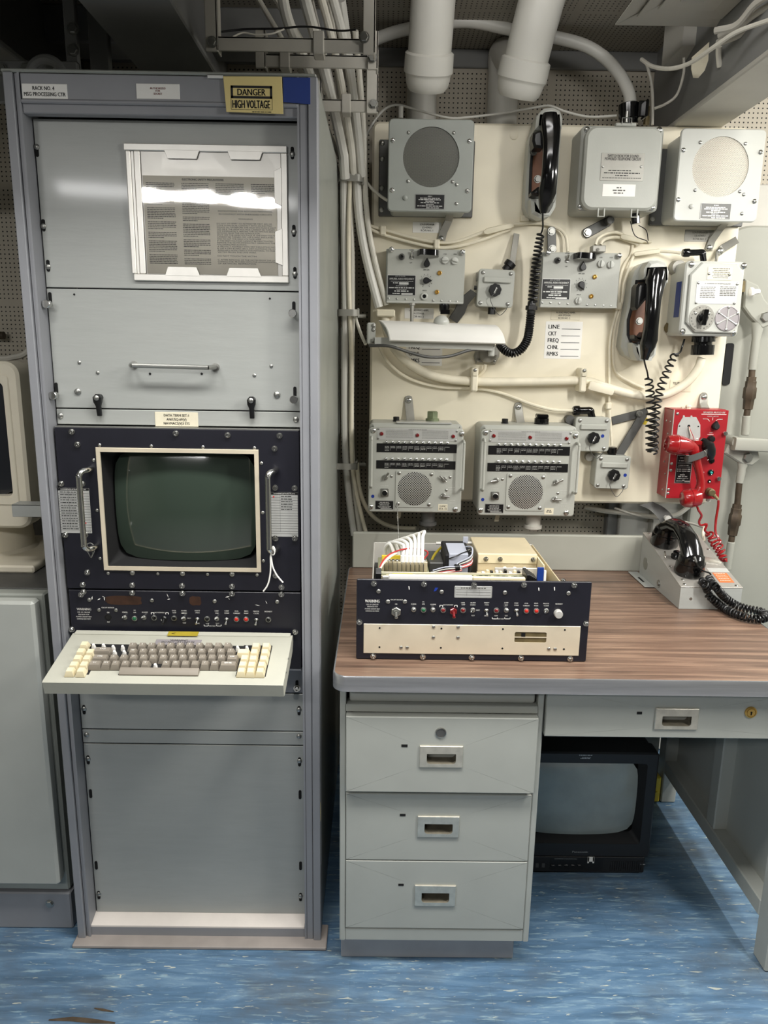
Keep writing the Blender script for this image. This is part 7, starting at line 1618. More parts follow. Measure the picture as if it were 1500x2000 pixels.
# hanging bundle between the rack and the board
bundle = [
 ([(604, 0, 1.85), (625, 90, 1.95), (655, 200, 2.08), (672, 290, 2.15), (676, 355, 2.17), (675, 480, 2.18), (683, 610, 2.18), (671, 700, 2.18), (668, 800, 2.18), (676, 905, 2.18), (684, 970, 2.2), (694, 1045, 2.2)], .010, 'pipe_white', 'thick white cable at the left edge of the hanging bundle'),
 ([(640, 0, 1.9), (655, 90, 1.98), (672, 200, 2.10), (687, 290, 2.16), (690, 355, 2.18), (686, 480, 2.18), (687, 610, 2.18), (683, 720, 2.18), (677, 850, 2.18), (679, 905, 2.18), (686, 960, 2.2), (702, 1045, 2.2)], .0085, 'cable_white', 'white cable in the middle of the hanging bundle'),
 ([(665, 0, 1.95), (690, 110, 2.05), (697, 210, 2.15), (699, 290, 2.16), (694, 355, 2.17), (698, 430, 2.17), (712, 490, 2.165), (728, 545, 2.165), (744, 600, 2.165)], .0125, 'pipe_white', 'thickest cable bending from the hanging bundle onto the board'),
 ([(690, 60, 2.0), (703, 160, 2.12), (704, 270, 2.16), (698, 355, 2.165), (704, 420, 2.16), (722, 490, 2.16), (740, 555, 2.165), (753, 596, 2.165)], .0075, 'cable_white', 'second cable bending from the hanging bundle onto the board'),
 ([(682, 230, 2.14), (684, 300, 2.15), (682, 355, 2.16), (680, 450, 2.165), (679, 530, 2.17), (681, 610, 2.17), (687, 650, 2.17), (690, 760, 2.17), (686, 850, 2.17), (681, 905, 2.17), (690, 960, 2.18), (716, 1045, 2.18)], .006, 'cable_cream', 'thin cream cable at the front of the hanging bundle'),
 ([(690, 612, 2.17), (700, 645, 2.16), (708, 664, 2.14), (714, 672, 2.12)], .0045, 'cable_white', 'white flex from the hanging bundle to the strip lamp'),
 ([(668, 640, 2.19), (664, 665, 2.19), (662, 690, 2.19), (655, 720, 2.2)], .008, 'pipe_white', 'short white cable passing behind the rack edge'),
 ([(688, 905, 2.17), (694, 945, 2.18), (700, 995, 2.2), (724, 1024, 2.21), (760, 1033, 2.21), (790, 1036, 2.2), (812, 1032, 2.18)], .0065, 'cable_cream', 'cream cable curving from the bundle under the left intercom station')]
for y, (l, r_), lb in ((355, (664, 706), 'grey metal cable tie high on the hanging bundle'), (612, (664, 697), 'grey metal cable tie at the middle of the hanging bundle'), (905, (653, 694), 'grey metal cable tie low on the hanging bundle')):
    a, b = P(l, y, 2.18), P(r_, y+1, 2.18); g = G(); hx = (b.x-a.x)/2; cx = (a.x+b.x)/2; pts = rr(cx-hx-.005, cx+hx+.006, 2.122, 2.23, .018, 5); pin = inset(pts, .003); g.rings([[(x, yy, a.z-.009) for x, yy in pts], [(x, yy, a.z+.009) for x, yy in pts], [(x, yy, a.z+.009) for x, yy in pin], [(x, yy, a.z-.009) for x, yy in pin], [(x, yy, a.z-.009) for x, yy in pts]], False, False)
    g.box(cx+hx+.001, cx+hx+.008, 2.14, 2.155, a.z-.013, a.z+.013, .002); g.cyl((cx+hx, 2.20, a.z-.006), (P(714, y, 2.2).x, 2.205, a.z-.006), .006)
    solo('cable_tie', g, 'tag_grey', lb, 'cable tie', 'cable ties on the bundle')
a = P(756, 612, 2.165); g = G().box(a.x-.030, a.x+.022, 2.148, 2.195, a.z-.010, a.z+.010, .003); solo('cable_strap', g, 'tag_cream', 'cream strap over the two cables at the top left of the strip lamp', 'strap')
cable([(700, 345, 2.17), (712, 352, 2.17), (728, 370, 2.17), (745, 384, 2.17), (757, 392, 2.17)], .0042, 'cable_white', 'thin white cable from the bundle to the left loudspeaker')
cable([(1232, 203, 2.15), (1228, 180, 2.16), (1210, 145, 2.18), (1180, 112, 2.21), (1140, 88, 2.22), (1080, 72, 2.23), (1000, 58, 2.23), (940, 45, 2.23), (890, 42, 2.23), (800, 56, 2.23), (750, 70, 2.22), (700, 92, 2.2)], .0155, 'pipe_white', 'thick white conduit arching overhead down to the switch box', n=14, name='conduit', cat='conduit')
# dark cables under the board behind the desk telephone
cable([(1140, 990, 2.3), (1180, 998, 2.3), (1230, 1003, 2.28), (1280, 1010, 2.28), (1320, 1006, 2.28), (1345, 990, 2.28)], .0075, 'cable_white', 'old grey cable sagging under the board right of the intercoms')
cable([(1200, 992, 2.25), (1250, 1008, 2.25), (1300, 1015, 2.25), (1340, 1020, 2.2), (1375, 1030, 2.15)], .0035, 'tray_white', 'thin grey cable under the board above the desk telephone')
cable([(1376, 1030, 2.14), (1373, 1044, 2.12), (1376, 1058, 2.10)], .0045, 'cable_cream', 'short cream wire end behind the desk telephone')

# ================================================================== OVERHEAD
for top, rad, low, lb in (([(850, -120, 2.00), (847, -20, 2.03), (842, 60, 2.06), (838, 118, 2.09)], 43, 826, 'thick white overhead pipe on the left with a coupling at its end'), ([(1095, -120, 1.99), (1064, -20, 2.03), (1042, 60, 2.06), (1024, 132, 2.09)], 44, 986, 'thick white overhead pipe on the right with a coupling at its end')):
    p = [P(*q) for q in top]; r_ = rad*MPP(top[2][0], top[2][1], top[2][2])
    t = thing('overhead_pipe', lb, 'pipe', p[-1]-V((0, 0, .1)), 'white overhead pipes')
    part('pipe', G().tube(p, r_, 24, 8), 'pipe_white', t)
    d = (p[-1]-p[-2]).normalized(); dn = (d+V((0, .05, -.1))).normalized(); e = p[-1]-d*.02; g = G()
    g.lathe(e, dn, [(0, r_*1.02), (.004, r_*1.13), (.035, r_*1.15), (.045, r_*1.15), (.050, r_*1.08), (.054, r_*1.06), (.062, r_*1.05), (.078, r_*.98), (.088, r_*.84), (.090, r_*.5)], 28); part('coupling', g, 'pipe_white', t)
    e2 = P(low, 98, 2.345); g = G(); g.cyl((e2.x, 2.345, e2.z), (e2.x, 2.345, 1.0), r_*.78, n=20); g.tube([e, e+V((0, .09, .012)), V((e2.x, 2.345, e2.z-.01)), V((e2.x, 2.345, e2.z-.06))], r_*.78, 18, 8); part('lower_pipe', g, 'pipe_white', t)
# cable tray hangers
def tray(label, fr, Y, cl, bolts):
    l, t_, r, b, bh, pw = fr
    t = thing('cable_tray', label, 'cable tray', P((l+r)/2, b, Y), 'hanging cable trays')
    a0, a1 = P(l, b, Y), P(r, b-4, Y); m = MPP((l+r)/2, b, Y); w2 = pw*m
    zt_ = P((l+r)/2, t_, Y).z
    g = G(); g.box(a0.x+w2*.5, a1.x, Y, Y+.006, a0.z, a0.z+bh*m, .001); g.box(a0.x+w2*.5, a1.x, Y, Y+.03, a0.z+bh*m-.004, a0.z+bh*m, .001); part('rung', g, 'tray_white', t)
    for x, dy in ((a0.x, -.006), (a1.x-w2, -.007)):
        g = G(); g.box(x, x+w2, Y+dy, Y+dy+.006, a0.z-.004, max(zt_, a0.z+.05), .001); g.box(x+w2-.004, x+w2, Y+dy, Y+.03, a0.z-.002, max(zt_, a0.z+.05), .001); part('hanger_bar', g, 'tray_white', t)
    for q in bolts: inst('bolt', HW['hex'], t, P(*q, Y-.008), None, .85)
    for q in cl:
        a = P(*q, Y); g = G().box(a.x-.011, a.x+.011, Y-.004, Y+.036, a0.z-.003, a0.z+bh*m+.012, .002); part('clip', g, 'tray_white', t)
tray('nearest hanging cable tray rung above the danger notice', (403, -300, 733, 98, 25, 24), 1.62, ((622, 80),), ((414, 82), (711, 73)))
tray('second hanging cable tray rung behind the nearest one', (500, 60, 738, 130, 23, 20), 1.765, ((556, 118),), ((727, 112),))
tray('lowest hanging cable tray rung beside the rack top', (606, 98, 738, 217, 22, 22), 1.94, ((676, 206),), ((729, 203),))
over = [
 ([(548, -60, 1.66), (545, 10, 1.67), (552, 40, 1.69), (578, 68, 1.73), (590, 100, 1.82), (608, 150, 1.95), (622, 200, 2.08)], .0115, 'pipe_white', 'fat white cable bending through the nearest cable tray'),
 ([(500, -10, 1.86), (530, 45, 1.90), (560, 90, 1.94), (600, 150, 2.03), (646, 235, 2.17), (662, 350, 2.215)], .006, 'cable_white', 'thin white cable slanting across the nearest cable tray'),
 ([(585, -40, 1.75), (604, 40, 1.8), (622, 90, 1.86), (650, 180, 2.02), (676, 300, 2.12), (680, 352, 2.15)], .013, 'pipe_white', 'broad white cable in the middle of the overhead trays'),
 ([(620, -30, 1.8), (640, 40, 1.85), (662, 110, 1.95), (682, 210, 2.08), (690, 352, 2.15)], .009, 'cable_white', 'white cable right of the broad one in the overhead trays'),
 ([(645, -20, 1.85), (670, 50, 1.9), (686, 120, 1.98), (700, 220, 2.1), (702, 345, 2.15)], .011, 'pipe_white', 'white cable at the right of the overhead trays'),
 ([(530, -20, 1.85), (562, 40, 1.9), (600, 100, 1.95), (640, 160, 2.02), (662, 215, 2.06)], .008, 'cable_white', 'white cable behind the fat bent one overhead')]
import numpy as np
def settle(items, gap=.0022, it=140):         # lay the loose cables side by side instead of through one another
    C = [np.array([tuple(v) for v in spline([P(*q) for q in p], 6)]) for p, r_, mt, lb in items]; Rr = [i[1] for i in items]
    for k in range(it):
        mv = 0
        for i in range(len(C)):
            for j in range(i+1, len(C)):
                d = C[i][:, None, :]-C[j][None, :, :]; L = np.linalg.norm(d, axis=2); need = Rr[i]+Rr[j]+gap
                a, b = np.where(L < need)
                if not len(a): continue
                mv += len(a)
                for u, v in zip(a, b):
                    dv = C[i][u]-C[j][v]; l = np.linalg.norm(dv)
                    if l >= need: continue
                    dv = dv*np.array((.6, 1, .15)); n_ = np.linalg.norm(dv)
                    dv = dv/n_ if n_ > 1e-5 else np.array((0, 1.0 if j % 2 else -1.0, 0))
                    C[i][u] += dv*(need-l)*.5; C[j][v] -= dv*(need-l)*.5
        for c, r_ in zip(C, Rr):
            w_ = c.copy(); w_[1:-1] = c[1:-1]*.6+(c[:-2]+c[2:])*.2; c[1:-1] = w_[1:-1]
            m_ = (c[:, 2] < RZ+.012+r_) & (c[:, 1] < 2.25); c[m_, 0] = np.maximum(c[m_, 0], RX1+.003+r_)
            c[:, 1] = np.minimum(c[:, 1], YW-.002-r_)
        if not mv: break
    for (p, r_, mt, lb), c in zip(items, C):
        q = [V(tuple(x)) for x in c]; solo('cable', G().tube(q, r_, 10, 1), mt, lb, 'cable', None, base=q[0])
settle(bundle+over)
cable([(432, 62, 1.64), (480, 57, 1.655), (540, 56, 1.65), (600, 52, 1.66), (660, 60, 1.66), (695, 58, 1.65)], .002, 'black', 'thin black wire lying across the nearest cable tray')
cable([(455, 72, 1.63), (475, 64, 1.64), (500, 68, 1.64), (530, 66, 1.64), (555, 57, 1.65)], .0016, 'cable_white', 'thin white wire lying across the nearest cable tray')
# air diffuser overhead on the right
zd = 2.12
q = [PZ(1205, 44, zd), PZ(1422, 58, zd)]; w_ = (q[1].x-q[0].x); yb_ = (q[0].y+q[1].y)/2; x_l = q[0].x
df = thing('air_diffuser', 'square grey louvred air diffuser overhead at the top right', 'diffuser', (x_l+w_/2, yb_-w_/2, zd))
cxd, cyd = x_l+w_/2, yb_-w_/2
def sq(h, z): return [(cxd-h, cyd-h, z), (cxd+h, cyd-h, z), (cxd+h, cyd+h, z), (cxd-h, cyd+h, z)]
for i, (h, z) in enumerate(((w_/2, zd), (w_*.36, zd+.002), (w_*.23, zd+.004), (w_*.10, zd+.006))):
    g = G(); k = .060 if i < 3 else .02
    g.rings([sq(h, z), sq(h-.0015, z), sq(max(.004, h-k), z+.017), sq(max(.005, h-k+.0015), z+.0185), sq(h, z+.003), sq(h, z)], False, False); part('louvre', g, 'beam_light', df, ang=.3)
part('neck', G().box(cxd-w_*.42, cxd+w_*.42, cyd-w_*.42, cyd+w_*.42, zd+.056, ZC-.001), 'dark_void', df)
for sx, sy in ((1, 1), (-1, 1)):
    g = G(); g.cyl((cxd+sx*(w_/2-.004), cyd+sy*(w_/2-.004), zd+.002), (cxd+sx*w_*.10, cyd+sy*w_*.10, zd+.02), .002, n=6); part('mitre', g, 'beam_light', df)
# box with tag and loose wires by the beam
JY = 2.12
a, b = P(1318, 95, JY), P(1385, 55, JY)
jb = thing('junction_box', 'small grey junction box hanging under the ceiling below the air diffuser', 'junction box', (a.x, JY, P(1350, 108, JY).z))
g = G(); zj = P(1350, 108, JY).z; tj = ZC-.002
g.rings([[(a.x+.018, JY, zj+.02), (b.x, JY, P(1350, 85, JY).z), (b.x, JY, tj), (a.x+.018, JY, tj)], [(a.x, JY+.09, zj-.002), (b.x-.01, JY+.09, zj), (b.x-.01, JY+.09, tj), (a.x, JY+.09, tj)]]); part('case', g, 'beam_light', jb)
g = G(); c = P(1367, 110, 1.97); pts = [(1385, 82), (1383, 118), (1376, 138), (1364, 152), (1354, 152), (1350, 135), (1351, 112)]; pq = [(P(*p, 1.97).x, P(*p, 1.97).z) for p in pts]; solo('paper_tag', G().plate(pq[::-1], 1.969, 1.971), 'tag_cream', 'cream tag hanging from the wires below the junction box', 'tag')
cable([(1253, 116, 2.1), (1275, 130, 2.05), (1310, 134, 1.98), (1350, 122, 1.91), (1400, 88, 1.82), (1440, 62, 1.77), (1500, 40, 1.70), (1560, 18, 1.64)], .005, 'cable_white', 'white cable sagging from the right beam past the junction box')
cable([(1262, 122, 2.2), (1272, 160, 2.2), (1275, 205, 2.19), (1274, 244, 2.185)], .004, 'cable_white', 'thin white cable hanging left of the right beam')
cable([(1336, 112, 2.1), (1335, 145, 2.12), (1322, 185, 2.15), (1300, 203, 2.165), (1278, 212, 2.17)], .0035, 'cable_white', 'thin looped wire from the junction box to the switch box fittings')
cable([(1404, 92, 1.93), (1404, 108, 1.94), (1406, 130, 1.95)], .007, 'cable_white', 'short blunt white cable end hanging by the right beam')
for k, (y0, y1) in enumerate(((70, 8), (84, 28), (60, -12))): kk = (0, .032, -.034)[k]; cable([(1405-k*4, y0, 1.87+kk), (1440, y0-16+k*2, 1.83+kk), (1480, y1+16, 1.77+kk), (1540, y1-14, 1.69+kk)], .0075, 'tray_white', ['grey white cable in the overhead run right of the diffuser', 'lowest grey white cable in the run right of the diffuser', 'uppermost grey white cable in the run right of the diffuser'][k])
g = G(); c = P(1262, 214, 2.18); g.lathe(P(1262, 244, 2.18), (0, 0, 1), [(0, .008), (.02, .008), (.022, .006), (.045, .006)], 10); solo('pipe_nipple', g, 'old_brass', 'small brass fitting behind the switch box gland', 'fitting')
# dark cables at the upper left
cable([(252, 40, 2.2), (266, 80, 2.25), (285, 125, 2.3), (293, 150, 2.3)], .004, 'black', 'thin black cable hanging at the dark upper left')
cable([(258, 45, 2.15), (280, 90, 2.2), (312, 130, 2.25), (340, 160, 2.25)], .007, 'black', 'thicker black cable hanging at the dark upper left')
# ================================================================== OPEN CHASSIS ON THE DESK
CY = 1.446
ZC4 = lambda X, Z_: (640+X/2.679, 1020+Z_/2.679)
x0, x1 = P(696, 1210, CY).x, (P(1154.4, 1136, CY).x+P(1146, 1296, CY).x)/2
z1 = (P(696, 1132, CY).z+P(1154, 1136.5, CY).z)/2; zt0 = DZ+.001
ch = thing('open_chassis', 'open electronics chassis with black switch panel standing on the desk', 'electronic unit', ((x0+x1)/2, CY+.15, zt0))
fa, fb = P(*ZC4(188, 531), CY), P(*ZC4(1318, 694), CY)
part('front_panel', G().plate(rr(x0, x1, zt0, z1, .003, 3), CY, CY+.005, .001), 'black_panel', ch)
ax0, ax1, az0, az1 = R4(*ZC4(188, 537), *ZC4(1318, 690), CY)
wx0, wx1, wz0, wz1 = R4(*ZC4(977, 574), *ZC4(1144, 628), CY)
k = 4; hole = rr(wx0, wx1, wz0, wz1, .003, k); out = rr(ax0, ax1, az0, az1, .0005, k)
part('blank_plate', G().ringplate(out, hole, CY-.0018, CY+.0002, .0005), 'alu_tan', ch, 'bare tan aluminium plate with a window')
g = G(); g.rings([[(x, CY-.0004, z) for x, z in hole], [(x, CY-.0002, z) for x, z in inset(hole, .0001)]], False, True); part('window_shade', g, 'old_brass', ch)
part('window_bar', G().box(wx0, wx1, CY-.0016, CY-.0006, (wz0+wz1)/2-.001, (wz0+wz1)/2+.001), 'alu_tan', ch)
g = G().box(wx0+.014, wx0+.022, CY-.0016, CY-.0005, (wz0+wz1)/2+.001, wz1-.002); part('window_latch', g, 'black', ch)
for q in ((242, 320), (504, 323), (766, 328), (1027, 327), (1290, 329), (166, 522), (1351, 529), ): sc('cap', ch, *ZC4(*q), CY)
for q in ((238, 726), (497, 730), (752, 728), (1010, 728), (1267, 731)):
    c = P(*ZC4(*q), CY); c.z = zt0+.0065; inst('screw', HW['cap'], ch, c)
for q in ((266, 361), (596, 364), (927, 368), (1260, 371)): sc('pan', ch, *ZC4(*q), CY, scale=1.0)
for q in ((554, 547), (683, 548), (553, 602), (682, 603), (384, 655), (416, 655), (1157, 662), (1190, 663)): sc('pan', ch, *ZC4(*q), CY-.0018, scale=.8)
for q in ((272, 553), (595, 556), (917, 559), (1241, 563), (271, 653), (592, 657), (914, 660), (1236, 664)): sc('hole', ch, *ZC4(*q), CY-.0018, scale=.9)
K = 2.679
tx = [('WARNING', (234, 412), 16, 76), ('USE OF CIRCUIT', (234, 430), 7, 64), ('BREAKER FOR', (235, 441), 7, 54), ('POWER ON/OFF MAY', (234, 453), 7, 78), ('DAMAGE BATTERY', (234, 464), 7, 70), ('CIRCUIT BREAKER', (361, 405), 7, 66), ('ON', (358, 428), 7, 11), ('POWER', (450, 428), 7, 26), ('DC', (501, 416), 6, 10), ('OPR', (501, 428), 7, 14), ('ALARMS', (552, 430), 7, 30), ('BATTLESHORT', (631, 432), 7, 52),
      ('OVER', (708, 421), 7, 20), ('TEMP', (709, 431), 7, 20), ('ALARM', (760, 421), 7, 26), ('ENABLE', (760, 432), 7, 28), ('RSET', (787, 460), 7, 18), ('TEST', (760, 488), 7, 18), ('PARITY', (832, 421), 7, 26), ('EVEN', (832, 432), 7, 20), ('NONE', (831, 489), 7, 20), ('LOW', (882, 489), 7, 16), ('TEST', (934, 489), 7, 16), ('LAMP', (935, 421), 7, 20), ('TEST', (935, 433), 7, 18), ('BATTERY', (907, 505), 7, 34),
      ('CONT', (987, 423), 7, 22), ('CHAN', (987, 434), 7, 22), ('XTAL', (1040, 424), 7, 20), ('CURRENT', (1040, 436), 7, 34), ('RING', (1091, 424), 7, 20), ('MODE', (1091, 436), 7, 22), ('MASTER', (1143, 425), 7, 30), ('CLEAR', (1144, 436), 7, 26), ('INTENSITY', (1211, 427), 7, 38)]
control_row(ch, ZC4, CY, [('t', (450, 456)), ('g', (501, 457)), ('t', (551, 457)), ('m', (604, 458)), ('m', (708, 459)), ('l', (759, 459)), ('u', (830, 459)), ('m', (882, 460)), ('t', (934, 460)), ('u', (987, 459)), ('r', (1039, 462)), ('r', (1091, 462)), ('l', (1143, 462))],
            scale_t(tx, K), [((587, 434), (602, 434), -.004), ((664, 434), (678, 434), -.004), ((861, 505), (888, 505), .003), ((926, 505), (954, 505), .003)])
for q in ((315, 415), (404, 415)): sc('pan', ch, *ZC4(*q), CY, scale=1.0)
for q, mt, r_ in (((358, 466), 'steel', .0105), ((657, 464), 'red_lens', .0078)):
    c = P(*ZC4(*q), CY); g = G(); g.lathe(c, (0, -1, 0), [(0, r_), (.005, r_), (.006, r_*.85), (.006, r_*.5), (.009, r_*.45)], 6, ph=.5); g.lathe(c+V((0, -.008, 0)), (0, -1, -.5), [(0, .0025), (.014, .0034), (.016, .001)], 8); part('toggle_switch', g, mt, ch, 'red hexagon toggle guard' if mt == 'red_lens' else 'large hexagon toggle')
c = P(*ZC4(1204, 475), CY); g = G(); g.lathe(c, (0, -1, 0), [(0, .0088), (.010, .0085), (.0115, .0075), (.012, .001)], 20); part('intensity_knob', g, 'alu', ch, 'round aluminium knob')
fplate(ch, R4(*ZC4(663, 334), *ZC4(860, 396), CY), CY, .0008, 'label_silver', [(None, .5, .16, .09, .66), ('_', .5, .30, .02, .92), ('_', .5, .52, .02, .92), ('_', .5, .74, .02, .92), ('_', .33, .55, .5, .005), ('_', .66, .55, .5, .005)], 'ink_grey', rad=.002, border=(.0012, .0003))
g = G()
for X, Z_, l in ((425, 343, 9), (1104, 350, 9), (1186, 348, 10)):
    c = P(*ZC4(X, Z_), CY); h = l/K*MPP(*ZC4(X, Z_), CY); g.add([(c.x-.0012, CY-.0003, c.z+h), (c.x+.001, CY-.0003, c.z+h*.9), (c.x+.0016, CY-.0003, c.z-h), (c.x, CY-.0003, c.z-h)], [(0, 1, 2, 3)])
part('paint_chips', g, 'white', ch, smooth=False, kind='stuff')
c = P(*ZC4(565, 352), CY); g = G(); g.plate([(c.x-.004, c.z-.004), (c.x+.001, c.z-.003), (c.x+.005, c.z+.004), (c.x-.001, c.z+.004)], CY-.0004, CY); part('blue_chip', g, 'blue', ch)
# tray
hz1 = P(1098.7, 1134, CY+.005).z-.0; hz1 = z1-.004
yb = PZ(1035.7, 1063, hz1).y; tx0, tx1 = P(727, 1131, CY+.005).x, P(1098, 1134, CY+.005).x
part('side_plate', G().box(tx0, tx0+.0025, CY+.005, yb, zt0, hz1, .0005), 'alu', ch); part('side_plate', G().box(tx1-.0025, tx1, CY+.005, yb, zt0, hz1, .0005), 'gold_alu', ch)
part('rear_plate', G().box(tx0, tx1, yb-.003, yb, zt0, hz1, .0005), 'alu', ch)
part('floor_plate', G().box(tx0, tx1, CY+.005, yb, zt0, zt0+.004), 'alu_tan', ch)
part('inner_dark', G().box(tx0+.004, tx1-.004, CY+.06, yb-.006, zt0+.004, hz1-.05), 'black_matte', ch)
sc('cap', ch, 1100, 1134, CY+.02, scale=.8)
ZI = lambda X, Z_: (700+X/3.488, 1040+Z_/3.488)
def ib(a, c, y0, y1, z0, z1, mt, nm, lab=None, ch_=.001):      # box: left/right pixel at depth y0
    xa, xb = P(*ZI(a, 200), y0).x, P(*ZI(c, 200), y0).x; return part(nm, G().box(xa, xb, y0, y1, z0, z1, ch_), mt, ch, lab)
zt_ = hz1
# card cage at the front: board edges
ib(165, 1140, CY+.022, CY+.030, zt0+.02, PZ(0, 0, 1).z*0+zt_+.004, 'alu', 'card_edge')
a = P(*ZI(205, 290), CY+.020); b = P(*ZI(775, 290), CY+.020)
part('foam_strip', G().box(a.x, b.x, CY+.012, CY+.021, zt_-.012, zt_+.010, .002), 'white', ch, 'white foam strip')
b2 = P(*ZI(1135, 300), CY+.02).x; o3 = part('foam_strip', G().box(b.x+.001, b2, CY+.012, CY+.021, zt_-.014, zt_+.008, .002), 'key_cream', ch, 'yellowed foam strip')
g = G(); g.text('100 IS-1100009-00 REV A', (b.x+b2)/2, zt_+.0005, .004, .058, CY+.0117); part('lettering', g, 'ink_grey', o3, smooth=False, kind='stuff')
for i, dy in enumerate((.036, .052, .066)):
    ib(120+i*10, 1130-i*4, CY+dy, CY+dy+.003, zt0+.02, zt_+.002-.001*i, ['gold_alu', 'green_board', 'gold_alu'][i], 'circuit_card')
for i in range(24):
    X = 190+i*40; ib(X, X+22, CY+.040, CY+.050, zt_-.02, zt_+.000, 'black' if i % 3 else 'gold_alu', 'chip', ch_=.0005)
ib(232, 375, CY+.033, CY+.037, zt_-.01, zt_+.006, 'yellow', 'yellow_strip')
for i in range(7): ib(118, 158, CY+.015+i*.006, CY+.0185+i*.006, zt_-.03, zt_+.012, 'black', 'ribbed_connector', ch_=.0006)
for i in range(5):
    xa = P(*ZI(1140+i*14, 290), CY+.03).x; part('edge_connector', G().box(xa, xa+.008, CY+.02+i*.004, CY+.07, zt_-.03, zt_+.012-.003*i, .001), 'black', ch)
c = P(*ZI(1235, 270), CY+.05); part('ribbon_tab', G().box(c.x-.006, c.x+.008, CY+.045, CY+.050, zt_-.01, zt_+.020, .0008), 'tape_blue', ch, 'blue ribbon tab'); part('ribbon_tab', G().box(c.x+.008, c.x+.013, CY+.044, CY+.049, zt_-.012, zt_+.014, .0008), 'white', ch)
# terminal block with white booted wires
ya, yb2 = CY+.14, CY+.24
xa, xb = P(*ZI(165, 150), ya).x, P(*ZI(470, 150), ya).x
part('terminal_board', G().box(xa-.010, xb+.004, ya-.035, yb2, zt_-.035, zt_-.018, .001), 'green_board', ch)
part('terminal_block', G().box(xa, xb, ya-.012, ya+.012, zt_-.018, zt_+.004, .001), 'gold_alu', ch)
part('terminal_marker', G().box(xa-.002, xb-.006, ya+.012, ya+.016, zt_-.006, zt_+.012, .001), 'yellow', ch, 'yellow terminal marker strip')
for i in range(11):
    x = xa+.006+(xb-xa-.012)*i/10; g = G(); g.lathe((x, ya-.006, zt_+.004), (0, -.3, 1), [(0, .004), (.003, .004), (.004, .0025)], 8); part('terminal_screw', g, 'steel', ch)
for i in range(10):
    x = xa+.003+(xb-xa-.008)*i/9.5; part('terminal_fin', G().box(x, x+.0012, ya-.030, ya-.010, zt_-.02, zt_+.004), 'steel', ch)
rn = random.Random(8)
for i in range(6):
    X0, X1 = 225+i*36, 300+i*26; x = P(*ZI(X1, 200), ya).x; s_ = P(*ZI(190+i*20, 130), ya+.08)
    hx = P(*ZI(235+i*40, 80), ya+.06).x
    g = G(); g.tube([(x, ya-.008, zt_+.006), (x+.001, ya-.006, zt_+.022), (x+.002, ya+.01, zt_+.036+.004*i), (hx, ya+.045, zt_+.034+.005*i), (s_.x, ya+.08, zt_+.018), (s_.x-.004, ya+.088, zt_-.01)], .0036, 8, 5); g.cyl((x, ya-.008, zt_+.002), (x, ya-.007, zt_+.018), .0052, n=10, c=.001); part('booted_wire', g, 'white', ch, 'white wire with rubber boot')
for i in range(4):
    g = G(); x = P(*ZI(215+i*34, 110), ya+.05).x; g.tube([(x-.012, ya+.07, zt_-.005), (x-.010, ya+.06, zt_+.018), (x, ya+.05, zt_+.028), (x+.008, ya+.04, zt_+.012), (x+.010, ya+.03, zt_-.01)], .0042, 8, 5); part('booted_wire', g, 'white', ch, 'white wire loop')
g = G(); g.tube([(tx0+.012, CY+.07, zt_-.01), (tx0+.020, CY+.09, zt_+.014), (xa+.02, ya-.02, zt_+.026), (xa+.06, ya, zt_+.032), (xa+.10, ya+.01, zt_+.022), (xb-.01, ya, zt_+.004)], .0018, 6, 6); part('red_lead', g, 'red_wire', ch)
g = G(); g.tube([(tx0+.014, CY+.06, zt_-.012), (tx0+.018, CY+.085, zt_+.006), (xa+.015, ya-.03, zt_+.020), (xa+.03, ya-.01, zt_+.024)], .003, 8, 6); part('white_lead', g, 'cable_cream', ch)
# transformer wrapped in grey tape, dark parts, wire bundle
xa, xb = P(*ZI(585, 150), CY+.15).x, P(*ZI(765, 150), CY+.15).x
part('transformer', G().box(xa, xb, CY+.13, CY+.25, zt_-.05, zt_+.022, .003), 'black_matte', ch)
xg, xh = P(*ZI(618, 150), CY+.128).x, P(*ZI(748, 150), CY+.128).x
g = G().box(xg, xh, CY+.126, CY+.129, zt_-.03, zt_+.024, .0008); g.box(xg, xh, CY+.127, CY+.22, zt_+.0225, zt_+.0245, .0006); part('grey_tape', g, 'tape_grey', ch, 'strip of pale grey tape')
c = P(*ZI(728, 66), CY+.24); part('tape_flap', G().box(c.x-.006, c.x+.006, CY+.235, CY+.237, zt_+.02, zt_+.036, .0006), 'tape_grey', ch)
part('capacitor', G().box(P(*ZI(480, 200), CY+.17).x, P(*ZI(580, 200), CY+.17).x, CY+.16, CY+.26, zt_-.06, zt_-.006, .002), 'dark_steel', ch)
g = G(); g.cyl((P(*ZI(530, 120), CY+.26).x, CY+.27, zt_+.010), (P(*ZI(790, 100), CY+.26).x, CY+.27, zt_+.012), .004, n=8); part('tie_rod', g, 'alu', ch)
xs = P(*ZI(470, 230), CY+.10).x; xe = P(*ZI(800, 150), CY+.14).x
for i, mt in enumerate(('red_wire', 'white', 'red_wire', 'black', 'cable_white', 'black', 'tape_grey')):
    o = (i-3)*.0022; g = G(); g.tube([(xs+.002*i, CY+.095+o*.4, zt_-.012+o), (xs+.04, CY+.098, zt_-.004+o), (xs+.075, CY+.10, zt_-.001+o*.6), (xe-.045, CY+.105, zt_+.002+o), (xe-.014, CY+.118, zt_+.012+o*1.5), (xe-.008, CY+.15, zt_+.020+o*2), (xe-.018, CY+.18, zt_+.014+o*2)], .0016, 6, 5); part('wire', g, mt, ch)
c = ((xs+xe)/2+.01, CY+.103, zt_); g = G().cyl((c[0]-.005, c[1], c[2]-.0005), (c[0]+.005, c[1]+.001, c[2]+.0005), .008, n=12); part('wire_tie', g, 'black', ch)
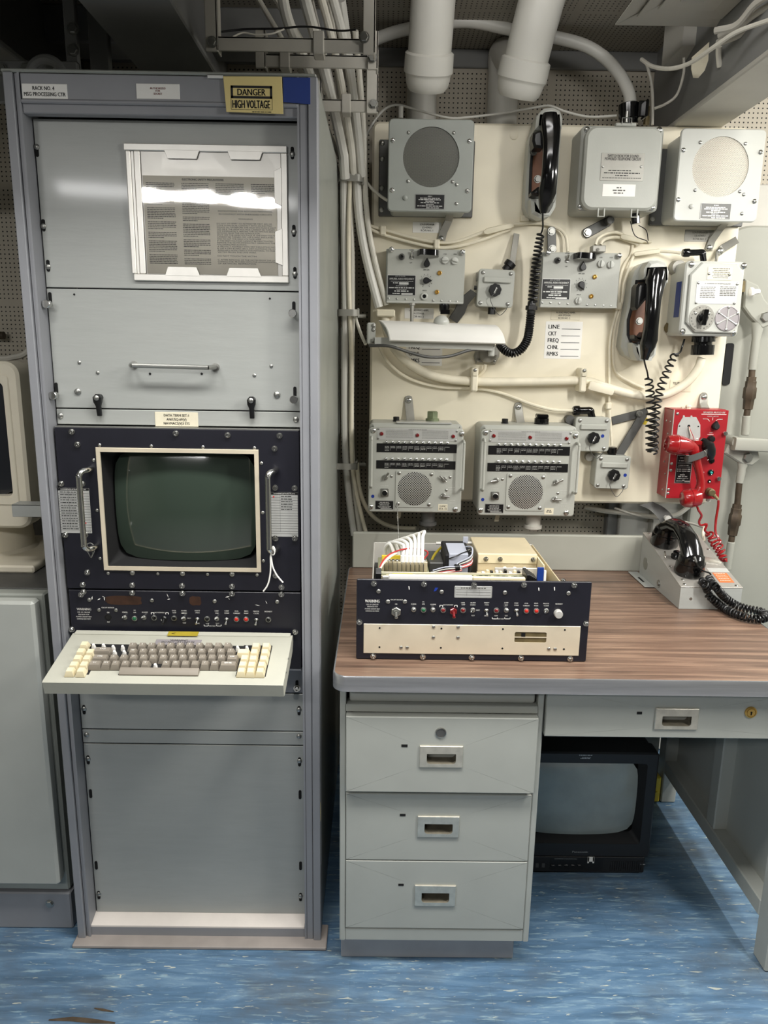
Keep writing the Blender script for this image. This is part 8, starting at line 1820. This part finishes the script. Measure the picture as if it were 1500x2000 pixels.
g = G(); xq = P(*ZI(500, 160), CY+.2).x; g.tube([(xq-.004, CY+.18, zt_-.012), (xq+.008, CY+.20, zt_+.004), (xq+.03, CY+.24, zt_+.012), (xq+.05, CY+.26, zt_+.016)], .003, 6, 5); part('wire', g, 'yellow_green', ch)
g = G(); g.tube([(xg, CY+.125, zt_+.014), (xg+.012, CY+.122, zt_+.020), (xg+.03, CY+.13, zt_+.026), (xh+.01, CY+.15, zt_+.028)], .0014, 6, 5); part('wire', g, 'black', ch)
# tan power supply box at the right rear
yp = CY+.155; xa, xb = P(*ZI(812, 170), yp).x, P(*ZI(1218, 180), yp).x; zp_ = P(*ZI(1000, 145), yp).z
part('supply_cover', G().box(xa, xb, yp, yb-.006, zt_-.07, zp_, .0015), 'gold_alu', ch, 'tan metal cover of the power supply')
part('supply_face', G().box(xa+.001, xb-.001, yp-.002, yp, zp_-.022, zp_-.002, .0005), 'key_cream', ch)
for X in (868, 965, 1190): inst('screw', HW['cap'], ch, (P(*ZI(X, 168), yp).x, yp-.002, zp_-.012), None, .9)
part('supply_bracket', G().box(xa+.035, xb, yp-.03, yp-.027, zp_-.060, zp_-.024, .0006), 'alu', ch)
for i in range(6): x = xa+.045+i*.011; part('relay', G().box(x, x+.007, yp-.026, yp-.012, zp_-.055, zp_-.030+.004*(i % 2), .001), 'white' if i % 2 else 'label_silver', ch)
part('supply_board', G().box(xa-.002, xb-.012, yp-.055, yp-.005, zt_-.03, zt_-.022), 'gold_alu', ch)
for i in range(9): x = xa+.004+i*.010; part('component', G().box(x, x+.006, yp-.050+.004*(i % 3), yp-.040+.004*(i % 3), zt_-.022, zt_-.010+.003*(i % 2), .001), ('white', 'key_cream', 'black')[i % 3], ch)
part('right_bracket', G().box(xb+.001, xb+.004, yp-.06, yp+.02, zt_-.05, zp_-.008), 'key_cream', ch)
g = G().cyl((tx0-.006, CY+.10, zt0+.12), (tx0, CY+.10, zt0+.12), .012, n=14); part('side_roller', g, 'dark_steel', ch)
